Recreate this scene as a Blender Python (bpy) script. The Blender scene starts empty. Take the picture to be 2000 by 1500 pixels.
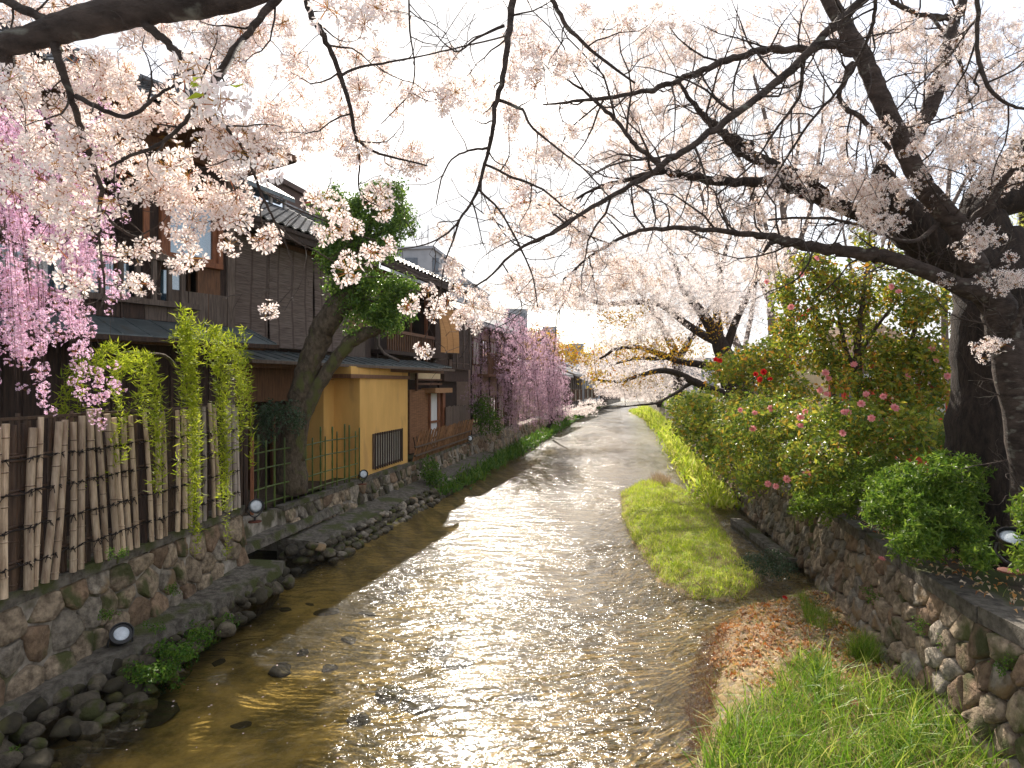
import bpy, math, random
import numpy as np
from mathutils import Matrix, Vector, Quaternion

R = math.radians
rng = np.random.default_rng(7)
random.seed(7)
scene = bpy.context.scene
COL = scene.collection

# ------------------------------------------------------------------ camera
CAM_Z = 3.45
cam_d = bpy.data.cameras.new('camera')
cam = bpy.data.objects.new('camera', cam_d)
COL.objects.link(cam)
cam.location = (0, 0, CAM_Z)
cam.rotation_euler = (R(90), 0, 0)
cam_d.sensor_width = 36.0
cam_d.lens = 21.6
cam_d.clip_end = 2500
cam_d.clip_start = 0.05
scene.camera = cam

# ------------------------------------------------------------------ world and sun
SUN_EL, SUN_AZ = R(37), R(-2.5)          # azimuth measured from +Y towards +X
world = bpy.data.worlds.new('World')
scene.world = world
world.use_nodes = True
wn, wl = world.node_tree.nodes, world.node_tree.links
wn.clear()
w_out = wn.new('ShaderNodeOutputWorld')
w_bg = wn.new('ShaderNodeBackground')
w_bg.inputs['Strength'].default_value = 0.12
sky = wn.new('ShaderNodeTexSky')
sky.sky_type = 'NISHITA'
sky.sun_disc = False
sky.sun_elevation = SUN_EL
sky.sun_rotation = SUN_AZ
sky.dust_density = 2.5
sky.air_density = 1.0
w_tc = wn.new('ShaderNodeTexCoord')
w_map = wn.new('ShaderNodeMapping')
w_map.inputs['Scale'].default_value = (1.0, 1.0, 2.6)
w_n = wn.new('ShaderNodeTexNoise')
w_n.inputs['Scale'].default_value = 2.2
w_n.inputs['Detail'].default_value = 7
w_n.inputs['Roughness'].default_value = 0.55
w_r = wn.new('ShaderNodeValToRGB')
w_r.color_ramp.elements[0].position = 0.30
w_r.color_ramp.elements[0].color = (0.22, 0.22, 0.22, 1)
w_r.color_ramp.elements[1].position = 0.60
w_r.color_ramp.elements[1].color = (0.95, 0.95, 0.95, 1)
w_m = wn.new('ShaderNodeMixRGB')
w_m.inputs['Color2'].default_value = (5.0, 5.1, 5.3, 1)
wl.new(w_tc.outputs['Generated'], w_map.inputs['Vector'])
wl.new(w_map.outputs['Vector'], w_n.inputs['Vector'])
wl.new(w_n.outputs['Fac'], w_r.inputs['Fac'])
wl.new(w_r.outputs['Color'], w_m.inputs['Fac'])
wl.new(sky.outputs['Color'], w_m.inputs['Color1'])
wl.new(w_m.outputs['Color'], w_bg.inputs['Color'])
wl.new(w_bg.outputs['Background'], w_out.inputs['Surface'])

sun_d = bpy.data.lights.new('sun', 'SUN')
sun_d.energy = 5.0
sun_d.angle = R(0.55)
sun_d.color = (1.0, 0.90, 0.78)
sun = bpy.data.objects.new('sun', sun_d)
COL.objects.link(sun)
sdir = Vector((math.sin(SUN_AZ) * math.cos(SUN_EL), math.cos(SUN_AZ) * math.cos(SUN_EL), math.sin(SUN_EL)))
sun.rotation_euler = sdir.to_track_quat('Z', 'Y').to_euler()
sun.location = sdir * 60

vs = scene.view_settings
vs.view_transform = 'Standard'
vs.look = 'None'
vs.gamma = 1
vs.exposure = 0.86
vs.use_curve_mapping = False
scene.cycles.max_bounces = 7
scene.cycles.transparent_max_bounces = 12
scene.cycles.diffuse_bounces = 4
scene.cycles.glossy_bounces = 3
scene.cycles.transmission_bounces = 4
scene.cycles.sample_clamp_indirect = 6
scene.cycles.caustics_reflective = False
scene.cycles.caustics_refractive = False

# ------------------------------------------------------------------ helpers: geometry
F = 1200.0
def at(px, py, Y):
    return np.array([(px - 1000) / F * Y, Y, CAM_Z - (py - 750) / F * Y])
def onz(px, py, z=0.0):
    Y = (CAM_Z - z) * F / (py - 750)
    return np.array([(px - 1000) / F * Y, Y, z])

def catmull(P, n=4):
    P = [np.asarray(p, float) for p in P]
    if len(P) < 3:
        return np.array([P[0] + (P[-1] - P[0]) * t for t in np.linspace(0, 1, n + 1)])
    Q = [2 * P[0] - P[1]] + P + [2 * P[-1] - P[-2]]
    out = []
    for i in range(1, len(Q) - 2):
        a, b, c, d = Q[i - 1], Q[i], Q[i + 1], Q[i + 2]
        for k in range(n):
            t = k / n
            out.append(0.5 * (2 * b + (c - a) * t + (2 * a - 5 * b + 4 * c - d) * t * t + (3 * b - a - 3 * c + d) * t ** 3))
    out.append(Q[-2])
    return np.array(out)

class MB:
    """collects geometry for one mesh object"""
    def __init__(s):
        s.V, s.Fc, s.n = [], [], 0
    def add(s, V, faces, m=0):
        V = np.asarray(V, float).reshape(-1, 3)
        s.V.append(V)
        for f in faces:
            f = np.asarray(f, np.int64)
            if f.ndim == 1:
                f = f[None, :]
            s.Fc.append((f + s.n, m))
        s.n += len(V)
    def box(s, c, size, rz=0, m=0, rx=0):
        c = np.asarray(c, float); h = np.asarray(size, float) / 2
        P = np.array([[x, y, z] for z in (-1, 1) for y in (-1, 1) for x in (-1, 1)], float) * h
        if rx:
            ca, sa = math.cos(rx), math.sin(rx)
            P = P @ np.array([[1, 0, 0], [0, ca, -sa], [0, sa, ca]]).T
        ca, sa = math.cos(rz), math.sin(rz)
        P = P @ np.array([[ca, -sa, 0], [sa, ca, 0], [0, 0, 1]]).T + c
        s.add(P, [np.array([[0, 2, 3, 1], [4, 5, 7, 6], [0, 1, 5, 4], [2, 6, 7, 3], [0, 4, 6, 2], [1, 3, 7, 5]])], m)
    def hexa(s, P, m=0):
        s.add(P, [np.array([[0, 2, 3, 1], [4, 5, 7, 6], [0, 1, 5, 4], [2, 6, 7, 3], [0, 4, 6, 2], [1, 3, 7, 5]])], m)
    def beam(s, a, b, w, h=None, m=0):
        a, b = np.asarray(a, float), np.asarray(b, float)
        h = w if h is None else h
        d = b - a; L = np.linalg.norm(d); d = d / L
        up = np.array([0, 0, 1.0]) if abs(d[2]) < 0.95 else np.array([0, 1.0, 0])
        x = np.cross(d, up); x /= np.linalg.norm(x); y = np.cross(x, d)
        P = [q + x * sx * w / 2 + y * sy * h / 2 for q in (a, b) for sy in (-1, 1) for sx in (-1, 1)]
        s.hexa(P, m)
    def tube(s, P, r, sides=6, cap=True, m=0):
        P = np.asarray(P, float)
        r = np.broadcast_to(np.asarray(r, float), (len(P),))
        T = np.gradient(P, axis=0)
        T /= np.linalg.norm(T, axis=1)[:, None] + 1e-9
        up = np.array([0, 0, 1.0]) if abs(T[0][2]) < 0.9 else np.array([1.0, 0, 0])
        x = np.cross(T[0], up); x /= np.linalg.norm(x)
        V = []
        ang = np.linspace(0, 2 * math.pi, sides, endpoint=False)
        for i in range(len(P)):
            x = x - T[i] * np.dot(x, T[i]); x /= np.linalg.norm(x) + 1e-9
            y = np.cross(T[i], x)
            V.append(P[i] + r[i] * (np.cos(ang)[:, None] * x + np.sin(ang)[:, None] * y))
        V = np.concatenate(V)
        i = np.arange(len(P) - 1)[:, None] * sides
        j = np.arange(sides)[None, :]
        j2 = (j + 1) % sides
        Q = np.stack([i + j, i + j2, i + sides + j2, i + sides + j], -1).reshape(-1, 4)
        fs = [Q]
        if cap and sides > 2:
            fs.append(np.arange(sides)[::-1]); fs.append(np.arange(sides) + (len(P) - 1) * sides)
        s.add(V, fs, m)
    def lathe(s, prof, c, axis=(0, 0, 1), sides=16, m=0):
        c = np.asarray(c, float); d = np.asarray(axis, float); d /= np.linalg.norm(d)
        up = np.array([0, 0, 1.0]) if abs(d[2]) < 0.9 else np.array([1.0, 0, 0])
        x = np.cross(up, d); x /= np.linalg.norm(x); y = np.cross(d, x)
        ang = np.linspace(0, 2 * math.pi, sides, endpoint=False)
        V = np.concatenate([c + d * h + r * (np.cos(ang)[:, None] * x + np.sin(ang)[:, None] * y) for r, h in prof])
        k = len(prof)
        i = np.arange(k - 1)[:, None] * sides; j = np.arange(sides)[None, :]; j2 = (j + 1) % sides
        Q = np.stack([i + j, i + j2, i + sides + j2, i + sides + j], -1).reshape(-1, 4)
        s.add(V, [Q, np.arange(sides)[::-1], np.arange(sides) + (k - 1) * sides], m)
    def mass(s, tmpl, pos, rot, scale):
        """tmpl: (V, [(faces, m), ...]); copies it at every pos"""
        TV, TF = tmpl
        N, n = len(pos), len(TV)
        if N == 0: return
        scale = np.broadcast_to(np.asarray(scale, float), (N,))
        W = np.einsum('nij,kj->nki', rot, TV) * scale[:, None, None] + np.asarray(pos)[:, None, :]
        s.V.append(W.reshape(-1, 3))
        off = (np.arange(N) * n + s.n)[:, None, None]
        for f, m in TF:
            s.Fc.append(((f[None] + off).reshape(-1, f.shape[1]), m))
        s.n += N * n
    def mesh(s, name, origin=(0, 0, 0), smooth=False):
        V = np.concatenate(s.V) - np.asarray(origin, float)
        me = bpy.data.meshes.new(name)
        tot = np.concatenate([np.full(len(f), f.shape[1]) for f, m in s.Fc])
        mi = np.concatenate([np.full(len(f), m) for f, m in s.Fc])
        loops = np.concatenate([f.ravel() for f, m in s.Fc])
        st = np.concatenate([[0], np.cumsum(tot)[:-1]])
        me.vertices.add(len(V)); me.vertices.foreach_set('co', V.astype(np.float32).ravel())
        me.loops.add(len(loops)); me.loops.foreach_set('vertex_index', loops.astype(np.int32))
        me.polygons.add(len(tot)); me.polygons.foreach_set('loop_start', st.astype(np.int32))
        me.polygons.foreach_set('material_index', mi.astype(np.int32))
        me.polygons.foreach_set('use_smooth', np.full(len(tot), bool(smooth)))
        me.update(calc_edges=True)
        return me
    def build(s, name, mat, parent=None, smooth=False, origin=None, kind=None, label=None, cat=None, group=None):
        if origin is None:
            V = np.concatenate(s.V)
            lo, hi = V.min(0), V.max(0)
            origin = np.array([(lo[0] + hi[0]) / 2, (lo[1] + hi[1]) / 2, lo[2]])
        me = s.mesh(name, origin, smooth)
        for m in (mat if isinstance(mat, (list, tuple)) else [mat]):
            me.materials.append(m)
        o = bpy.data.objects.new(name, me)
        place(o, origin, parent)
        tag(o, label, cat, group, kind)
        return o

def world_loc(o):
    v = Vector(o.location)
    while o.parent:
        o = o.parent; v = v + o.location
    return v
def place(o, origin, parent=None):
    COL.objects.link(o)
    if parent is not None:
        o.parent = parent
        o.location = Vector(origin) - world_loc(parent)
    else:
        o.location = Vector(origin)
def tag(o, label=None, cat=None, group=None, kind=None):
    if label: o['label'] = label
    if cat: o['category'] = cat
    if group: o['group'] = group
    if kind: o['kind'] = kind
    return o
def thing(name, loc, label, cat, group=None):
    o = bpy.data.objects.new(name, None)
    o.empty_display_size = 0.2
    place(o, loc)
    return tag(o, label, cat, group)
def copy_thing(o, loc, label=None):
    c = o.copy(); COL.objects.link(c); c.location = Vector(loc)
    if label: c['label'] = label
    for ch in list(o.children):
        d = ch.copy(); COL.objects.link(d); d.parent = c
        for g in list(ch.children):
            e = g.copy(); COL.objects.link(e); e.parent = d
    return c

def rots(N, dirs=None, rg=rng):
    """random rotation matrices; local +Z goes to dirs when given"""
    if dirs is None:
        dirs = rg.normal(size=(N, 3))
    z = dirs / (np.linalg.norm(dirs, axis=1)[:, None] + 1e-9)
    a = rg.normal(size=(N, 3))
    x = np.cross(a, z); x /= np.linalg.norm(x, axis=1)[:, None] + 1e-9
    y = np.cross(z, x)
    return np.stack([x, y, z], -1)

def tmpl_mesh(name, tmpl, mats, smooth=False):
    b = MB()
    V, TF = tmpl
    b.V.append(np.asarray(V, float)); b.n = len(V)
    b.Fc = [(f, m) for f, m in TF]
    me = b.mesh(name, smooth=smooth)
    for m in mats: me.materials.append(m)
    return me

def scatter(part_name, stuff_name, tmpls, pos, rot, scale, parent, mats, n_parts=300, smooth=False):
    """the nearest copies in view become parts, all others one stuff part"""
    pos = np.asarray(pos); N = len(pos)
    scale = np.broadcast_to(np.asarray(scale, float), (N,)).copy()
    px = 1000 + pos[:, 0] / np.maximum(pos[:, 1], .1) * F
    py = 750 - (pos[:, 2] - CAM_Z) / np.maximum(pos[:, 1], .1) * F
    vis = (px > 5) & (px < 1995) & (py > 5) & (py < 1495) & (pos[:, 1] > .3)
    key = np.where(vis, pos[:, 1] / scale, 1e9)
    order = np.argsort(key)
    k = min(n_parts, int(vis.sum()), N)
    which = np.arange(N) % len(tmpls)
    if k:
        mes = [tmpl_mesh(part_name, t, mats, smooth) for t in tmpls]
        pw = world_loc(parent)
        for i in order[:k]:
            o = bpy.data.objects.new(part_name, mes[which[i]])
            o.parent = parent
            M = Matrix(rot[i].tolist()).to_4x4() @ Matrix.Scale(scale[i], 4)
            M.translation = Vector(pos[i]) - pw
            o.matrix_basis = M
            COL.objects.link(o)
    rest = order[k:]
    if len(rest):
        b = MB()
        for t in range(len(tmpls)):
            s_ = rest[which[rest] == t]
            if len(s_): b.mass(tmpls[t], pos[s_], rot[s_], scale[s_])
        b.build(stuff_name, mats, parent, smooth=smooth, kind='stuff')

# ------------------------------------------------------------------ helpers: materials
def new_mat(name):
    m = bpy.data.materials.new(name); m.use_nodes = True
    m.node_tree.nodes.clear()
    return m, m.node_tree.nodes, m.node_tree.links

def mat(name, c1, c2=None, rough=0.8, scale=6.0, bump=0.3, detail=6, stretch=(1, 1, 1), metal=0.0, spec=0.35,
        rnd=0.0, isl=0.0, c3=None, s3=1.5, t3=0.55, bscale=None, coords='Object', rz=0.0):
    """noise mix of two colours, optional third colour in big patches (moss, dirt), noise bump"""
    m, n, l = new_mat(name)
    out = n.new('ShaderNodeOutputMaterial'); p = n.new('ShaderNodeBsdfPrincipled')
    l.new(p.outputs[0], out.inputs[0])
    p.inputs['Roughness'].default_value = rough
    p.inputs['Metallic'].default_value = metal
    p.inputs['Specular IOR Level'].default_value = spec
    tc = n.new('ShaderNodeTexCoord'); mp = n.new('ShaderNodeMapping')
    mp.inputs['Scale'].default_value = stretch
    mp.inputs['Rotation'].default_value = (0, 0, rz)
    l.new(tc.outputs[coords], mp.inputs['Vector'])
    vec = mp.outputs['Vector']
    if rnd > 0:   # shift the pattern from object to object
        oi = n.new('ShaderNodeObjectInfo'); ad = n.new('ShaderNodeVectorMath'); ad.operation = 'ADD'
        ml = n.new('ShaderNodeMath'); ml.operation = 'MULTIPLY'; ml.inputs[1].default_value = 37
        l.new(oi.outputs['Random'], ml.inputs[0]); l.new(ml.outputs[0], ad.inputs[1]); l.new(vec, ad.inputs[0])
        vec = ad.outputs[0]
    nz = n.new('ShaderNodeTexNoise'); nz.inputs['Scale'].default_value = scale; nz.inputs['Detail'].default_value = detail
    nz.inputs['Roughness'].default_value = 0.62
    l.new(vec, nz.inputs['Vector'])
    rp = n.new('ShaderNodeValToRGB')
    rp.color_ramp.elements[0].position = 0.36; rp.color_ramp.elements[1].position = 0.66
    c2 = c2 or tuple(x * 0.6 for x in c1)
    rp.color_ramp.elements[0].color = (*c2, 1); rp.color_ramp.elements[1].color = (*c1, 1)
    l.new(nz.outputs['Fac'], rp.inputs['Fac'])
    col = rp.outputs['Color']
    if c3:
        n3 = n.new('ShaderNodeTexNoise'); n3.inputs['Scale'].default_value = s3; n3.inputs['Detail'].default_value = 5
        l.new(vec, n3.inputs['Vector'])
        r3 = n.new('ShaderNodeValToRGB'); r3.color_ramp.elements[0].position = t3; r3.color_ramp.elements[1].position = t3 + 0.1
        l.new(n3.outputs['Fac'], r3.inputs['Fac'])
        mx = n.new('ShaderNodeMixRGB'); mx.inputs['Color2'].default_value = (*c3, 1)
        l.new(r3.outputs['Color'], mx.inputs['Fac']); l.new(col, mx.inputs['Color1']); col = mx.outputs['Color']
    if rnd > 0 or isl > 0:
        hs = n.new('ShaderNodeHueSaturation')
        mr = n.new('ShaderNodeMapRange')
        a = max(rnd, isl)
        mr.inputs['To Min'].default_value = 1 - a; mr.inputs['To Max'].default_value = 1 + a
        if rnd > 0: l.new(oi.outputs['Random'], mr.inputs['Value'])
        else:
            g = n.new('ShaderNodeNewGeometry'); l.new(g.outputs['Random Per Island'], mr.inputs['Value'])
        l.new(mr.outputs[0], hs.inputs['Value']); l.new(col, hs.inputs['Color']); col = hs.outputs['Color']
    l.new(col, p.inputs['Base Color'])
    if bump > 0:
        nb = n.new('ShaderNodeTexNoise'); nb.inputs['Scale'].default_value = bscale or scale * 3; nb.inputs['Detail'].default_value = 8
        nb.inputs['Roughness'].default_value = 0.65
        l.new(vec, nb.inputs['Vector'])
        bp = n.new('ShaderNodeBump'); bp.inputs['Strength'].default_value = min(1, bump); bp.inputs['Distance'].default_value = 0.02 if bump < .9 else 0.035
        l.new(nb.outputs['Fac'], bp.inputs['Height']); l.new(bp.outputs['Normal'], p.inputs['Normal'])
    return m

def leaf_mat(name, stops, trans=0.5, rough=0.5, tcol=None, gloss=0.0, boost=1.0):
    """leaf or petal: colour picked per island / object from stops, part of the light passes through"""
    m, n, l = new_mat(name)
    out = n.new('ShaderNodeOutputMaterial')
    g = n.new('ShaderNodeNewGeometry'); oi = n.new('ShaderNodeObjectInfo')
    ad = n.new('ShaderNodeMath'); ad.operation = 'ADD'; fr = n.new('ShaderNodeMath'); fr.operation = 'FRACT'
    l.new(g.outputs['Random Per Island'], ad.inputs[0]); l.new(oi.outputs['Random'], ad.inputs[1]); l.new(ad.outputs[0], fr.inputs[0])
    rp = n.new('ShaderNodeValToRGB')
    el = rp.color_ramp.elements
    for i, (t, c) in enumerate(stops):
        e = el[i] if i < 2 else el.new(t)
        e.position = t; e.color = (*c, 1)
    l.new(fr.outputs[0], rp.inputs['Fac'])
    d = n.new('ShaderNodeBsdfPrincipled'); d.inputs['Roughness'].default_value = rough
    d.inputs['Specular IOR Level'].default_value = gloss
    l.new(rp.outputs[0], d.inputs['Base Color'])
    t = n.new('ShaderNodeBsdfTranslucent')
    if tcol:
        mx = n.new('ShaderNodeMixRGB'); mx.blend_type = 'MULTIPLY'; mx.inputs['Fac'].default_value = 1
        mx.inputs['Color2'].default_value = (*tcol, 1)
        l.new(rp.outputs[0], mx.inputs['Color1']); l.new(mx.outputs[0], t.inputs['Color'])
    else:
        l.new(rp.outputs[0], t.inputs['Color'])
    mix = n.new('ShaderNodeMixShader'); mix.inputs[0].default_value = trans
    l.new(d.outputs[0], mix.inputs[1]); l.new(t.outputs[0], mix.inputs[2]); l.new(mix.outputs[0], out.inputs[0])
    return m

def glass_mat(name, tint, rough=0.05, fac=0.25):
    m, n, l = new_mat(name)
    out = n.new('ShaderNodeOutputMaterial')
    gl = n.new('ShaderNodeBsdfGlossy'); gl.inputs['Roughness'].default_value = rough; gl.inputs['Color'].default_value = (.9, .95, 1, 1)
    tr = n.new('ShaderNodeBsdfTransparent'); tr.inputs['Color'].default_value = (*tint, 1)
    fz = n.new('ShaderNodeFresnel'); fz.inputs['IOR'].default_value = 1.5
    ad = n.new('ShaderNodeMath'); ad.operation = 'ADD'; ad.inputs[1].default_value = fac; ad.use_clamp = True
    l.new(fz.outputs[0], ad.inputs[0])
    mx = n.new('ShaderNodeMixShader')
    l.new(ad.outputs[0], mx.inputs[0]); l.new(tr.outputs[0], mx.inputs[1]); l.new(gl.outputs[0], mx.inputs[2]); l.new(mx.outputs[0], out.inputs[0])
    return m

def blind_mat(name, c1, c2, dens, rz, cord=1.1):
    """woven reed blind: fine horizontal reeds, vertical cords"""
    m, n, l = new_mat(name)
    out = n.new('ShaderNodeOutputMaterial'); p = n.new('ShaderNodeBsdfPrincipled'); p.inputs['Roughness'].default_value = .75
    p.inputs['Specular IOR Level'].default_value = .2
    tc = n.new('ShaderNodeTexCoord'); mp = n.new('ShaderNodeMapping'); mp.inputs['Rotation'].default_value = (0, 0, rz)
    l.new(tc.outputs['Object'], mp.inputs['Vector'])
    nz = n.new('ShaderNodeTexNoise'); nz.inputs['Scale'].default_value = 1.0; nz.inputs['Detail'].default_value = 5
    m2 = n.new('ShaderNodeMapping'); m2.inputs['Scale'].default_value = (3, 3, dens)
    l.new(mp.outputs[0], m2.inputs[0]); l.new(m2.outputs[0], nz.inputs['Vector'])
    rp = n.new('ShaderNodeValToRGB'); rp.color_ramp.elements[0].position = .35; rp.color_ramp.elements[1].position = .65
    rp.color_ramp.elements[0].color = (*c2, 1); rp.color_ramp.elements[1].color = (*c1, 1)
    l.new(nz.outputs['Fac'], rp.inputs['Fac'])
    w = n.new('ShaderNodeTexWave'); w.wave_type = 'BANDS'; w.bands_direction = 'Y'; w.inputs['Scale'].default_value = cord
    w.inputs['Distortion'].default_value = .6; w.inputs['Detail Scale'].default_value = 3
    l.new(mp.outputs[0], w.inputs['Vector'])
    r2 = n.new('ShaderNodeValToRGB'); r2.color_ramp.elements[0].position = .01; r2.color_ramp.elements[1].position = .06
    r2.color_ramp.elements[0].color = (.55, .5, .48, 1); r2.color_ramp.elements[1].color = (1, 1, 1, 1)
    l.new(w.outputs['Fac'], r2.inputs['Fac'])
    mx = n.new('ShaderNodeMixRGB'); mx.blend_type = 'MULTIPLY'; mx.inputs['Fac'].default_value = .8
    l.new(rp.outputs[0], mx.inputs['Color1']); l.new(r2.outputs[0], mx.inputs['Color2']); l.new(mx.outputs[0], p.inputs['Base Color'])
    bp = n.new('ShaderNodeBump'); bp.inputs['Strength'].default_value = .5; bp.inputs['Distance'].default_value = .01
    l.new(nz.outputs['Fac'], bp.inputs['Height']); l.new(bp.outputs[0], p.inputs['Normal'])
    l.new(p.outputs[0], out.inputs[0])
    return m

m_wood_dark = mat('dark_wood', (.070, .040, .028), (.028, .018, .014), .75, 5, .35, stretch=(6, 6, .7), rnd=.12)
m_wood_brown = mat('brown_wood', (.20, .095, .045), (.10, .048, .026), .65, 5, .3, stretch=(6, 6, .7), rnd=.15)
m_wood_red = mat('reddish_wood', (.30, .115, .050), (.17, .062, .03), .6, 6, .2, stretch=(5, 5, .7), rnd=.12)
m_wood_grey = mat('weathered_wood', (.17, .13, .105), (.085, .062, .05), .8, 5, .4, stretch=(7, 7, .6), rnd=.15)
m_wood_pale = mat('pale_wood', (.42, .24, .11), (.27, .14, .065), .6, 4, .2, stretch=(1, 6, 6), rnd=.1)
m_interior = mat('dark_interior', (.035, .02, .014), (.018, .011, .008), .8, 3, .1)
m_ochre = mat('ochre_plaster', (.80, .49, .16), (.70, .42, .13), .9, 3.0, .2, bscale=60, c3=(.60, .35, .12), s3=2.2, t3=.57, stretch=(1, 1, .3))
m_cream = mat('cream_plaster', (.68, .56, .36), (.6, .48, .3), .9, 3, .1)
m_pinkwall = mat('pinkish_plaster', (.48, .36, .29), (.38, .28, .23), .9, 3, .12)
m_greywall = mat('grey_render', (.42, .43, .46), (.34, .35, .38), .85, 2, .1)
m_brownwall = mat('brown_cladding', (.13, .085, .07), (.1, .065, .055), .8, 3, .15)
m_metalroof = mat('sheet_metal_roof', (.17, .195, .20), (.10, .12, .125), .42, 4, .15, metal=.45, rnd=.12, c3=(.12, .10, .08), s3=2.5, t3=.6)
m_tile = mat('roof_tile', (.15, .155, .165), (.07, .073, .08), .46, 7, .2, rnd=.3, spec=.4)
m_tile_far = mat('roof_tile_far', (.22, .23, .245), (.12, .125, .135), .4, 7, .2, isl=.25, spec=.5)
m_glass = glass_mat('window_glass', (.75, .85, .9), .03, .16)
m_curtain = mat('white_curtain', (.75, .77, .8), (.62, .64, .68), .9, 3, .2, stretch=(9, 9, .4))
m_paper = mat('paper_screen', (.62, .6, .53), (.5, .48, .42), .9, 4, .05)
m_bamboo = mat('dry_bamboo', (.62, .49, .35), (.30, .21, .14), .45, 4, .25, stretch=(5, 5, .8), rnd=.28, c3=(.22, .15, .10), s3=1.3, t3=.63, spec=.45)
m_bamboo_grey = mat('grey_bamboo', (.46, .40, .35), (.27, .22, .185), .5, 4, .25, stretch=(5, 5, .8), rnd=.22, c3=(.2, .15, .12), s3=1.3, t3=.62)
m_bamboo_dark = mat('brown_bamboo', (.13, .08, .05), (.055, .034, .024), .6, 4, .3, stretch=(5, 5, .8), rnd=.25)
m_bamboo_green = mat('green_bamboo', (.10, .145, .022), (.05, .085, .014), .38, 4, .1, stretch=(5, 5, .8), rnd=.25, spec=.5)
m_reed = mat('split_bamboo', (.36, .19, .085), (.2, .10, .045), .65, 4, .2, stretch=(3, 3, 1), rnd=.3)
m_rope = mat('black_rope', (.028, .02, .017), (.012, .01, .009), .9, 30, .4)
m_stone = mat('wall_stone', (.43, .34, .24), (.14, .105, .072), .9, 11, 1.0, rnd=.25, c3=(.075, .08, .028), s3=2.4, t3=.57, bscale=24)
m_stone2 = mat('wall_stone_grey', (.40, .35, .28), (.13, .11, .088), .9, 10, 1.0, rnd=.28, c3=(.24, .165, .09), s3=2.6, t3=.55, bscale=24)
m_stone3 = mat('wall_stone_rust', (.31, .215, .14), (.13, .085, .055), .9, 10, 1.0, rnd=.25, c3=(.065, .07, .025), s3=2.4, t3=.56, bscale=24)
m_stone_far = mat('wall_stone_far', (.34, .27, .20), (.16, .125, .09), .9, 8, .8, isl=.35)
m_mortar = mat('mortar', (.44, .40, .34), (.16, .135, .11), .95, 5, .7, c3=(.09, .085, .045), s3=2.2, t3=.52, bscale=30)
m_concrete = mat('old_concrete', (.20, .18, .15), (.065, .056, .045), .92, 9, 1.0, c3=(.07, .08, .025), s3=2.3, t3=.52, bscale=26)
m_rock = mat('mossy_rock', (.14, .118, .083), (.045, .037, .027), .85, 9, 1.0, rnd=.35, c3=(.065, .07, .02), s3=4.4, t3=.52, bscale=18)
m_rock_wet = mat('wet_rock', (.05, .042, .024), (.022, .018, .011), .8, 6, .8, rnd=.3, c3=(.07, .065, .02), s3=2.4, t3=.58, bscale=16)
m_bark = mat('cherry_bark', (.105, .076, .062), (.034, .023, .018), .85, 5, 1.0, stretch=(1.6, 1.6, 3.4), c3=(.20, .19, .155), s3=4.5, t3=.6, bscale=18)
m_bark_dark = mat('dark_bark', (.052, .036, .027), (.014, .010, .008), .9, 6, 1.0, stretch=(3, 3, .9), bscale=16, c3=(.09, .085, .05), s3=2.4, t3=.66)
m_bark_moss = mat('mossy_bark', (.15, .115, .078), (.055, .042, .028), .9, 6, 1.0, stretch=(2, 2, 1.2), bscale=16, c3=(.10, .105, .035), s3=2.0, t3=.55)
m_twig = mat('twig_bark', (.105, .068, .052), (.06, .04, .032), .8, 10, .2)
m_twig_pale = mat('pale_twig', (.20, .15, .125), (.13, .10, .085), .8, 10, .2)
m_soil = mat('soil', (.12, .085, .055), (.06, .042, .03), .95, 8, .8, c3=(.06, .08, .02), s3=.8, t3=.52)
m_black = mat('black_enamel', (.012, .012, .013), (.008, .008, .009), .35, 8, .05, spec=.5)
m_lens = mat('lamp_lens', (.72, .78, .85), (.5, .56, .62), .12, 14, .4, spec=.9)
m_rust = mat('rusty_plate', (.16, .05, .03), (.09, .03, .02), .8, 9, .4)
m_red = mat('vermilion_paint', (.62, .075, .025), (.5, .05, .02), .5, 5, .05)
m_tanroof = mat('bark_roof', (.30, .20, .13), (.2, .13, .085), .9, 6, .3)
m_hair = mat('black_hair', (.012, .009, .008), (.02, .015, .012), .4, 20, .3)
m_skin = mat('skin', (.58, .36, .26), (.52, .31, .22), .55, 8, .03)
m_white = mat('white_cloth', (.74, .73, .72), (.64, .63, .63), .9, 6, .1)
m_navy = mat('navy_cloth', (.02, .022, .035), (.012, .013, .02), .9, 6, .1)

# petals and leaves
m_petal = leaf_mat('cherry_petal', [(0, (.90, .79, .79)), (.35, (.93, .88, .87)), (.7, (.95, .93, .92)), (1, (.91, .82, .81))], .5, .6, (1.0, .94, .88))
m_petal_far = leaf_mat('cherry_petal_far', [(0, (.88, .79, .785)), (.5, (.94, .89, .88)), (1, (.91, .83, .82))], .52, .6, (1.0, .97, .93))
m_petal_pink = leaf_mat('weeping_petal', [(0, (.76, .46, .64)), (.4, (.85, .62, .76)), (.8, (.90, .76, .86)), (1, (.72, .46, .66))], .5, .6, (1, .92, 1))
m_petal_mauve = leaf_mat('weeping_petal_mauve', [(0, (.46, .28, .37)), (.5, (.58, .40, .49)), (1, (.72, .56, .63))], .5, .6, (1, .95, .98))
m_pedicel = leaf_mat('flower_stalk', [(0, (.34, .17, .05)), (.5, (.42, .25, .07)), (1, (.40, .10, .07))], .35, .6)
m_leaf_willow = leaf_mat('willow_leaf', [(0, (.24, .32, .02)), (.4, (.40, .48, .03)), (.8, (.52, .55, .06)), (1, (.16, .24, .02))], .55, .5, gloss=.2)
m_leaf_ever = leaf_mat('evergreen_leaf', [(0, (.05, .12, .016)), (.5, (.11, .21, .026)), (.85, (.24, .35, .05)), (1, (.07, .14, .02))], .46, .35, gloss=.5)
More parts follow.
